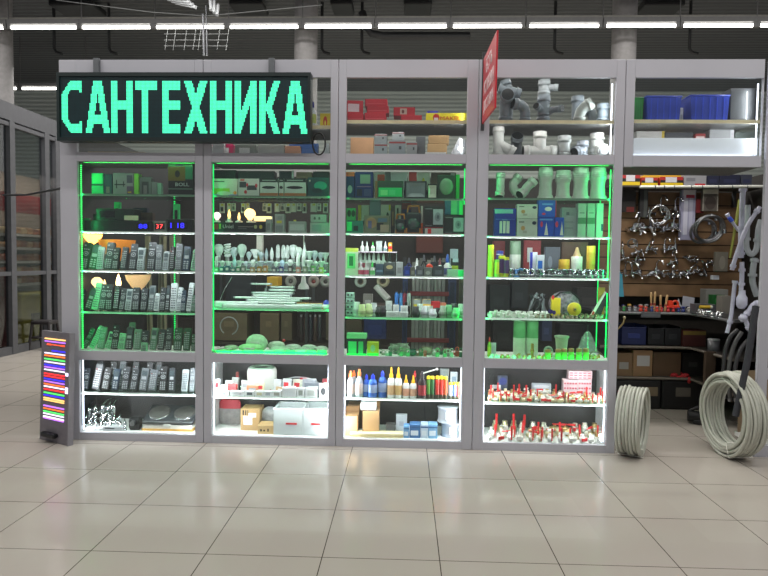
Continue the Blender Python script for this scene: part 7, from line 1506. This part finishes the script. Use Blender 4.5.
# under the counter
def openbin(lab, a, c, tp, Y, zs, col, d=.3):
    xa, xc, h = ext(a, c, tp, Y, zs); w_ = xc - xa; t = th('storage_bin', lab, 'plastic bin', ((xa + xc) / 2, Y, zs + .001)); m = mat(col, .45, 0, 0, .1, 5)
    b = MB()
    for x0_, x1_, y0_, y1_, z0_, z1_ in ((-w_ / 2, w_ / 2, 0, .008, 0, h * .9), (-w_ / 2, w_ / 2, d - .008, d, 0, h), (-w_ / 2, -w_ / 2 + .008, .008, d - .008, 0, h), (w_ / 2 - .008, w_ / 2, .008, d - .008, 0, h), (-w_ / 2, w_ / 2, 0, d, 0, .008)): b.box(x0_, x1_, y0_, y1_, z0_, z1_)
    pt(t, 'tub', b, m)
    b = MB(); b.rbox(-w_ / 2 - .004, w_ / 2 + .004, -.006, .012, h * .86, h * .92, .004); pt(t, 'rim', b, m)
    b = MB(); b.rbox(-w_ * .25, w_ * .25, -.004, .002, h * .35, h * .6, .003); pt(t, 'label_holder', b, mat(tuple(min(255, int(v * 1.3 + 8)) for v in col), .5))
openbin('dark blue bin at the left on the upper shelf under the counter', 622, 646, 325.6, 1.58, s1, (26, 36, 80))
openbin('first black bin right of the blue bin under the counter', 648, 664, 327, 1.6, s1, (26, 27, 30))
openbin('second black bin right of the blue bin under the counter', 665, 681, 327, 1.6, s1, (24, 25, 28))
prodbox('red_case', 'dark red case with a yellow stripe on the upper shelf under the counter', 683, 706, 330.4, 1.56, s1, .2, (70, 30, 26), [(0, .72, 1, .95, (120, 100, 40))], cat='case')
prodbox('cardboard_box', 'carton with a pale label at the left on the lower shelf under the counter', 617, 632.6, 353, 1.58, s2, .3, (122, 96, 70), [(.15, .3, .75, .6, (150, 146, 142))], cat='cardboard box')
prodbox('cardboard_box', 'taller carton with a white label on the lower shelf under the counter', 633.2, 652.6, 350.4, 1.57, s2, .3, (136, 106, 76), [(.2, .4, .85, .8, (176, 174, 172))], cat='cardboard box')
prodbox('cardboard_box', 'plain brown carton right of the labelled cartons', 653.2, 681, 352, 1.62, s2, .3, (96, 74, 54), cat='cardboard box')
prodbox('black_carton', 'black carton at the shelf corner right of the plain brown carton', 682.4, 704, 353, 1.66, s2, .2, (30, 28, 28), [(.3, .4, .7, .6, (60, 58, 58))], cat='carton')
t = th('paint_pot', 'grey metal pot with a pale lid on the upper shelf corner', 'pot', (P(716, 350, 1.25).x, 1.3, s1 + .001)); b = MB(); h = P(716, 341, 1.25).z - s1; b.lathe([(.05, 0), (.055, .004), (.055, h), (.0001, h)], 18); pt(t, 'pot', b, mat((120, 120, 124), .35, .3)); b = MB(); b.lathe([(.057, h), (.058, h + .012), (.05, h + .016), (.0001, h + .016)], 18); pt(t, 'lid', b, mat((170, 170, 172), .4))
for i, (a, c, tp) in enumerate(((600, 661, 379), (662, 702, 380))):
    xa, xc, h = ext(a, c, tp, 1.56, 0); w_ = xc - xa
    t = th('drawer_unit', ['left black drawer box with a brown label on the shop floor', 'right black drawer box with a pale label on the shop floor'][i], 'drawer box', ((xa + xc) / 2, 1.56, 0)); b = MB(); b.rbox(-w_ / 2, w_ / 2, 0, .5, .0, h, .008); pt(t, 'carcass', b, mat((30, 29, 30), .5)); b = MB(); b.rbox(-w_ / 2 + .01, w_ / 2 - .01, -.012, .0, .02, h - .02, .005); o = pt(t, 'drawer', b, mat((34, 33, 35), .45)); b = MB(); x = w_ * (.32 if i == 0 else .02); b.box(x - .075, x + .075, -.016, -.011, h * .45, h * .75); pt(o, 'paper_label', b, mat((120, 104, 84) if i == 0 else (104, 98, 90), .6))
t = th('red_cloth', 'crumpled red cloth lying on the right black drawer box', 'cloth', (P(681, 382, 1.6).x, 1.62, P(680, 379.6, 1.56).z - .002))
b = MB()
for k in range(9):
    a = k * .7; b.ball((.055 * math.cos(a) * (1 + .3 * (k % 2)), .035 * math.sin(a), .018 + .012 * (k % 3)), .034, 10, 6, sq=(1.2, .9, .6))
b.ball((.06, -.075, -.0), .03, 10, 6, sq=(.8, .5, 1.2)); pt(t, 'folds', b, mat((176, 38, 44), .7, 0, 0, .25, 30, .5)); b = MB(); b.ball((-.08, -.01, .02), .03, 10, 6, sq=(1.3, .8, .5)); pt(t, 'hem', b, mat((190, 50, 54), .7))
t = th('power_tool', 'black power tool lying on the floor left of the large pipe coil', 'power tool', (P(697, 414, 1.0).x, 1.0, 0), rot=(0, 0, -.3)); b = MB(); b.tube([(-.08, 0, .07), (.10, 0, .07)], [.055, .045], 12); pt(t, 'motor', b, BLACK); b = MB(); b.rbox(-.04, .16, -.05, .05, .0, .05, .015); pt(t, 'base', b, mat((30, 30, 33), .45)); b = MB(); b.tube([(-.06, 0, .12), (.0, 0, .16), (.08, 0, .12)], .016, 8); pt(t, 'handle', b, BLACK)
prodbox('carton', 'brown cardboard standing on the floor inside the right of the doorway', 706, 716, 352, 1.1, 0, .05, (70, 56, 44), cat='carton')
# siphons and hoses hanging by the right post
WS = mat((186, 188, 206), .35); WS2 = mat((166, 174, 178), .35)
def poly(px_list, Y): 
    o = P(px_list[0][0], px_list[0][1], Y); return o, [P(a, c, Y + (d[0] if d else 0)) - o for a, c, *d in px_list]
def siphon(lab, px_list, Y, r, m, bulbs=(), nuts=(), cat='siphon'):
    o, pts = poly(px_list, Y); t = th('siphon', lab, cat, o); sm = []
    for i in range(len(pts) - 1):
        for k in range(4): sm.append(pts[i].lerp(pts[i + 1], k / 4))
    sm.append(pts[-1])
    for _ in range(2): sm = [sm[0]] + [(sm[i - 1] + sm[i] * 2 + sm[i + 1]) / 4 for i in range(1, len(sm) - 1)] + [sm[-1]]
    b = MB(); b.tube(sm, r, 12); pt(t, 'pipe', b, m)
    for px, py, rr, ln in bulbs:
        q = P(px, py, Y) - o; b = MB(); b.lathe([(rr * .6, ln), (rr * .65, ln * .75), (rr, ln * .55), (rr, ln * .15), (rr * .8, 0), (rr * .5, -.015), (.0001, -.018)], 16, q); pt(t, 'trap_bottle', b, m)
    for f in nuts:
        i = min(int(f * (len(sm) - 1)), len(sm) - 2); d = (sm[i + 1] - sm[i]).normalized(); b = MB(); b.tube([sm[i] - d * .012, sm[i] + d * .012], r * 1.45, 12); pt(t, 'union_nut', b, m)
    return t
siphon('white corrugated siphon U-bend hanging beside the right post', [(748, 205), (747, 230), (746, 248), (751, 256), (757, 250), (758, 230), (761, 220)], .42, .022, WS2, nuts=(.25, .75))
siphon('long white waste pipe slanting from the top of the post down to the left', [(760, 207), (748, 224), (740, 244), (734, 262), (732, 270)], .38, .017, WS, nuts=(.1, .9))
siphon('white straight pipe hanging from the rail behind the slanting pipe', [(743, 190), (742, 215), (741, 240), (741, 258)], .52, .022, WS, nuts=(.05, .5, .95))
siphon('white waste trap with a rounded bottle hanging lowest by the post', [(742, 262), (742, 278), (741, 290)], .36, .018, WS, bulbs=((741.5, 307, .042, .14),), nuts=(.3, .8))
siphon('thin white overflow pipe running down to the counter corner', [(735, 282), (733, 300), (731, 318), (727, 333)], .40, .016, WS, nuts=(.06, .75))
siphon('bent white siphon elbow at the lower right by the post', [(760, 303), (753, 304), (748, 312), (744, 318), (749, 328), (752, 334)], .32, .018, WS, bulbs=((743, 320, .034, .05),), nuts=(.1, .45, .8))
siphon('white siphon body with nut behind the U-bend', [(755, 258), (753, 268), (752, 282), (757, 296)], .46, .024, WS2, nuts=(.15, .5))
siphon('blue-tipped white spray hose hanging right of the steel hose coil', [(727.5, 215), (731, 220), (735, 226), (740, 232)], 1.0, .014, WS, nuts=(.05,))
b = MB(); q = P(729, 217.5, .98); b.tube([(0, 0, 0), (.03, 0, -.035)], .019, 10); solo('blue_nozzle', 'bright blue nozzle on the tip of the white spray hose', 'nozzle', b, mat((50, 80, 190), .4), q)
t = th('green_strip', 'olive green strip hanging between the slatwall and the siphons', 'strip', P(740, 200, 1.5)); o = P(740, 200, 1.5); b = MB(); a = P(730, 258, 1.5) - o; b.tube([(0, 0, 0), a], [.02, .012], 6); pt(t, 'strip', b, mat((120, 124, 50), .5)); b = MB(); b.tube([(0, 0, .0), (0, 0, .03)], .012, 6); pt(t, 'hook', b, DKGREY)
def hang(lab, pl, Y, r, m):
    o, pts = poly(pl, Y); sm = []
    for i in range(len(pts) - 1):
        for k in range(5): sm.append(pts[i].lerp(pts[i + 1], k / 5))
    sm.append(pts[-1])
    for _ in range(4): sm = [sm[0]] + [(sm[i - 1] + sm[i] * 2 + sm[i + 1]) / 4 for i in range(1, len(sm) - 1)] + [sm[-1]]
    t = th('corrugated_hose', lab, 'hose', o); b = MB(); b.tube(sm, r, 9); pt(t, 'hose', b, m); b = MB(); b.tube([sm[-1], sm[-1] + (sm[-1] - sm[-2]).normalized() * .03], r * 1.3, 9); pt(t, 'end_nut', b, STEEL)
GH = mat((58, 58, 60), .45); GH2 = mat((84, 84, 84), .45)
hang('outermost dark hose arching down beside the right post', [(738, 330), (730, 336), (725, 350), (723, 375), (724, 395)], .62, .018, GH)
hang('second dark hose arching inside the outermost one', [(742, 332), (735, 342), (730, 358), (728, 378), (730, 398)], .58, .018, GH2)
hang('third dark hose arching close to the right post', [(748, 340), (741, 348), (736, 362), (734, 380), (736, 398)], .54, .018, GH)
hang('innermost dark hose hanging right beside the post', [(752, 345), (748, 356), (745, 372), (744, 392)], .50, .018, GH2)
a, c = PX(756, 306, 2.80), PX(735.5, 416, 2.69)
t = th('foam_tube', 'long dark grey hose hanging from the siphon elbow in front of the large pipe coil', 'tube', c); b = MB(); d_ = a - c; b.tube([(0, 0, 0), d_ * .5 + Vector((.012, 0, 0)), d_], .024, 12); pt(t, 'foam', b, mat((52, 54, 60), .7)); b = MB(); b.tube([d_, d_ * 1.003], .014, 12); pt(t, 'bore', b, BLACK)
# behind the display cases: storage seen dimly through the glass
def back(name, lab, a, c, tp, bt, Y, col, pr=(), cat='box', d=.2):
    return prodbox(name, lab, a, c, tp, Y, P((a + c) / 2, bt, Y).z, d, col, pr, cat=cat)
shx0, shx1 = P(206, 330, 1.5).x, P(405, 330, 1.5).x
sz = P(270, 341, 1.5).z
t = th('rear_rack', 'dark rear storage rack seen through the bulb case and the middle case', 'rack', (shx0, 1.5, 0))
for z_ in (sz - .02, P(240, 303.6, 1.5).z):
    b = MB(); b.box(0, shx1 - shx0, 0, .5, z_ - .02, z_); pt(t, 'shelf_board', b, mat((70, 62, 54), .6))
for x in (0, (shx1 - shx0) * .5, shx1 - shx0 - .03):
    for y in (0, .47):
        b = MB(); b.box(x, x + .03, y, y + .03, 0, 1.55); pt(t, 'upright', b, mat((60, 62, 64), .5))
for i, (a, c, col) in enumerate(((214, 247, (124, 108, 86)), (260, 279, (120, 100, 76)), (281, 292, (104, 88, 68)), (326, 342, (96, 84, 66)))):
    back('stored_carton', 'brown storage carton, %s from the left on the rack behind the bulb case' % od(i), a, c, 313, 340.5, 1.52, col, [(.3, .5, .6, .7, tuple(int(v * 1.15) for v in col))], 'carton', .3)
for i, (px, col) in enumerate(((301, (60, 50, 50)), (305.5, (90, 60, 56)), (310, (60, 60, 74)), (315, (80, 56, 50)), (319.5, (56, 58, 66)))):
    q = P(px, 315, 1.55); zb_ = sz; r = 1.9 * 6.5 / F; h = q.z - zb_; t = th('spray_can', 'dim spray can, %s from the left on the rack behind the bulb case' % od(i), 'spray can', (q.x, 1.57, zb_ + .001), 'spray cans on the rear rack'); b = MB(); b.lathe([(r, 0), (r, h * .85), (r * .6, h * .92)], 12); pt(t, 'can', b, mat(col, .35)); b = MB(); b.lathe([(r * .6, h * .9), (r * .6, h), (.0001, h)], 10); pt(t, 'cap', b, mat((150, 150, 150), .4))
back('backpack', 'black backpack shape on the rack behind the tube lamps', 226, 251, 275, 303, 1.5, (30, 34, 38), [(.2, .1, .8, .5, (38, 42, 46))], 'backpack')
back('yellow_case', 'yellow cap-shaped item behind the tube lamp shelf', 267, 278, 277, 286, 1.52, (200, 160, 40), (), 'case')
for i, (px, col) in enumerate(((290.5, (140, 140, 132)), (313.4, (150, 140, 134)), (325.4, (140, 140, 136)))):
    q = P(px, 281.5, 1.4); r = 6 * 6.4 / F; t = th('cable_reel', 'pale cable reel hanging behind the tube lamp shelf, %s from the left' % od(i), 'reel', (q.x, 1.42, q.z)); b = MB(); n = 20; b.tube([(r * .66 * math.cos(k * 2 * PI / n), 0, r * .66 * math.sin(k * 2 * PI / n)) for k in range(n)], r * .34, 8, closed=True); pt(t, 'reel', b, mat(col, .5)); b = MB(); b.lathe([(.0001, 0), (r * .34, 0), (r * .34, .01), (.0001, .01)], 14); pt(t, 'hub', b, mat((120, 50, 46) if i == 1 else (70, 66, 60), .5), rot=(PI / 2, 0, 0))
q = P(303.5, 289, .9); t = th('showerhead', 'white shower-like lamp shade hanging behind the tube lamp shelf', 'lamp shade', q); b = MB(); b.lathe([(.055, 0), (.05, .03), (.025, .06), (.018, .12), (.0001, .121)], 18); pt(t, 'shade', b, WHITE); b = MB(); b.cyl((0, 0, .12), (0, 0, .5), .004, n=6); pt(t, 'cord', b, WHITE)
b = MB(); q = P(229, 326, 1.3); r = 9 * 6.3 / F; b.tube([(r * math.cos(k * .33 - 1.2), 0, r * math.sin(k * .33 - 1.2)) for k in range(17)], .006, 6); solo('cable_loop', 'thin pale cable loop hanging before the leftmost storage carton', 'cable', b, LTGREY, q)
back('blue_bag', 'dark blue bag on the rack behind the middle case', 364, 386, 319, 339, 1.5, (30, 44, 100), [(.2, .2, .8, .7, (36, 52, 116))], 'bag')
back('stored_carton', 'brown storage carton behind the left of the middle case', 346, 362, 320, 340, 1.55, (84, 70, 52), (), 'carton')
# bundle of grey ducts with red straps
for i in range(9):
    px = 413.5 + i * 3.7; q = P(px, 300, 1.3); t = th('cable_duct', 'grey plastic duct, %s from the left in the upright bundle behind the middle case' % od(i), 'duct', (q.x, 1.3 + .02 * (i % 2), 0), 'upright grey ducts'); w_ = 3.4 * 6.26 / F; hh = P(px, 262 - (i % 3) * 2, 1.3).z
    b = MB(); b.rbox(-w_ / 2, w_ / 2, 0, .04, 0, hh, .003); pt(t, 'duct', b, mat([(126, 128, 122), (140, 142, 136), (112, 114, 110)][i % 3], .5)); b = MB(); b.box(-w_ / 2 + .004, w_ / 2 - .004, -.002, .0, 0, hh); pt(t, 'cover', b, mat([(136, 138, 132), (150, 150, 146), (120, 122, 118)][i % 3], .5))
for i, py in enumerate((293.5, 340)):
    a, c = P(407, py, 1.26), P(449, py, 1.26); b = MB(); b.rbox(0, c.x - a.x, 0, .02, -.022, .022, .004); solo('red_bar', ['upper red bar holding the bundle of grey ducts', 'lower red bar holding the bundle of grey ducts'][i], 'bar', b, mat((120, 40, 40), .5), a)
for i, (px, w_, col) in enumerate(((405, 5, (34, 54, 96)), (452, 8, (36, 48, 84)), (462, 6, (70, 78, 50)))):
    q = P(px, 300, 1.4); ww = w_ * 6.36 / F; b = MB(); b.rbox(-ww / 2, ww / 2, 0, .05, 0, P(px, 270, 1.4).z, .004); t = th('profile_bar', '%s upright profile behind the middle case, %s from the left' % (['blue', 'dark blue', 'olive'][i], od(i)), 'profile', (q.x, 1.4, 0)); pt(t, 'bar', b, mat(col, .5)); b = MB(); b.rbox(-ww * .3, ww * .3, -.004, 0, .1, 1.3, .002); pt(t, 'groove', b, mat(tuple(int(v * .7) for v in col), .5))
back('brown_board', 'reddish brown panel behind the glue shelf of the middle case', 416, 443, 236, 253, 2.45, (92, 48, 40), [(.05, .1, .95, .9, (104, 56, 48))], 'panel', .04)
for i in range(5):
    px = 150 + i * 6.5; q = P(px, 240, 1.4); b = MB(); b.rbox(-.022, .022, 0, .05, 0, P(px, 236, 1.4).z, .004); t = th('trim_profile', 'pale beige upright profile behind the remote case, %s from the left' % od(i), 'profile', (q.x, 1.4, 0), 'upright profiles behind the remote case', (0, [-.02, .03, .0, .05, -.03][i], 0)); pt(t, 'profile', b, mat([(150, 150, 120), (126, 132, 110), (160, 156, 130), (110, 120, 100), (140, 136, 116)][i], .5)); b = MB(); b.box(-.01, .01, -.002, 0, .1, 1.6); pt(t, 'groove', b, mat((90, 92, 76), .5))
for i, (px, py, w_, h_, col) in enumerate(((100, 190, 26, 16, (70, 76, 72)), (130, 215, 24, 14, (40, 44, 42)), (166, 188, 18, 22, (120, 118, 116)), (110, 330, 40, 20, (40, 40, 38)), (160, 292, 18, 16, (60, 60, 56)), (183, 330, 20, 22, (70, 62, 60)), (500, 300, 20, 30, (36, 38, 40)), (520, 295, 16, 26, (44, 46, 50)), (590, 300, 26, 24, (54, 52, 50)), (505, 335, 24, 28, (30, 32, 34)), (575, 335, 30, 22, (40, 42, 46)), (547, 330, 10, 22, (50, 60, 90)))):
    back('stored_pack', '%s stored pack dimly seen %s' % (['slate', 'black', 'grey', 'charcoal', 'drab', 'umber', 'black', 'dark grey', 'brownish', 'black', 'steel grey', 'blue'][i], ['behind the top shelf of the remote case', 'behind the receivers', 'behind the arch picture box', 'behind the lowest remotes', 'behind the middle remotes at right', 'behind the lowest remotes at right', 'behind the white fittings', 'left of the hose tails bag', 'behind the leaning pack', 'behind the red-topped bottle', 'behind the white pot', 'between cylinders and white pot'][i]), px - w_ / 2, px + w_ / 2, py - h_ / 2, py + h_ / 2, 2.28, col, [(.2, .3, .7, .6, tuple(int(v * 1.25) for v in col))], 'pack')
# ------------------------------------------------------------------ lights
w = bpy.data.worlds.new('world'); SC.world = w; w.use_nodes = True
w.node_tree.nodes['Background'].inputs[0].default_value = (.80, .82, .88, 1); w.node_tree.nodes['Background'].inputs[1].default_value = .33
def area(name, loc, d, sx, sy, e, col=(1, 1, 1)):
    l = bpy.data.lights.new(name, 'AREA'); l.shape = 'RECTANGLE'; l.size = sx; l.size_y = sy; l.energy = e; l.color = col
    o = bpy.data.objects.new(name, l); COL.objects.link(o); o.location = loc
    o.rotation_euler = Vector(d).to_track_quat('-Z', 'Y').to_euler(); return o
for Y in (-1.4, -5.2): area('hall_light_row', (0, Y, 6.0), (0, 0, -1), 16, .15, 320, (1, .97, .93))
for Y in (4.5, 9.5): area('hall_light_row', (0, Y, 5.9), (0, .25, -1), 18, .15, 950, (1, .97, .93))  # added rows between the visible tube rows, brighten hall wall and ceiling
area('shop_fill', (2.4, 1.0, 2.9), (0, .3, -1), .9, .2, 10, (1, .93, .82))  # added fill for the dim shop interior, no fitting built
area('shop_fill', (-.8, 1.2, 2.75), (0, .2, -1), 1.6, .2, 7, (1, .93, .82))  # second added fill, over the storage behind the cases
GRN = (.02, 1, .26); CW = (.92, .96, 1)
for ci in range(4):
    xa, xb = PANES[ci]; xm, wd = (xa + xb) / 2, xb - xa
    for k, e, c in ((0, .25, (.5, 1, .6)), (1, 2.0, CW), (2, 1.8, CW), (3, .5, (.45, 1, .55))):
        area('shelf_lamp', (xm, .046, Z[ci, k] - .016), (0, .75, -1), wd * .95, .008, e, c)
    area('shelf_lamp', (xm, .046, ZMT + .0), (0, .9, -1), wd * .95, .008, .35, (.55, 1, .65))
    # white lamps of the lower zone
    for x, s in ((xa + .012, 1), (xb - .012, -1)): area('case_lamp', (x, .042, (ZLB + ZLT) / 2), (s, .75, 0), .012, .55, 2.6, CW)
    area('case_lamp', (xm, .042, ZLT - .004), (0, .8, -1), wd * .95, .01, 2.8, CW)
    area('case_lamp', (xm, .046, Z[ci, 'low'] - .016), (0, .8, -1), wd * .95, .01, 2.6, CW)
gl = [(0, 0, 2.2), (1, 0, .6), (1, 1, .7), (2, 0, .3), (2, 1, .45), (3, 0, .9), (3, 1, 2.4)]
for ci, sd, e in gl:
    xa, xb = PANES[ci]; x = xb - .012 if sd else xa + .012
    area('green_lamp', (x, .045, (ZMB + ZMT) / 2), (-1 if sd else 1, .55, 0), .012, 1.5, e, GRN)
for ci, z0 in ((1, ZMB), (2, ZMB), (3, ZMB)):
    xa, xb = PANES[ci]; area('green_lamp', ((xa + xb) / 2, .05, z0 + .004), (0, .9, .45), xb - xa - .06, .006, (0, .8, .22, .4)[ci], GRN)
for ci, e in ((2, .5), (3, 2.6), (4, 2.2)):
    xa, xb = PANES[ci]; area('top_lamp', (xb - .02, .075, (ZOB + ZOT) / 2), (-1, .5, 0), .01, .5, e, CW)
for ci in (1, 2, 3, 4):
    xa, xb = PANES[ci]; area('top_lamp', ((xa + xb) / 2, .07, Z[ci, 'top'] - .03), (0, .9, -.8), xb - xa - .04, .01, .7, (1, .96, .93))
    area('top_lamp', ((xa + xb) / 2, .07, ZOT + .0), (0, .9, -1), xb - xa - .04, .01, .6, (1, .96, .93))
area('next_door_fill', (XB + .16, 5.5, 2.9), (-.35, 0, -1), 1.6, .1, 20, (1, .85, .7))  # added unseen fill that brings out the goods behind the dark glass
SC.view_settings.view_transform = 'Standard'
SC.cycles.transparent_max_bounces = 24
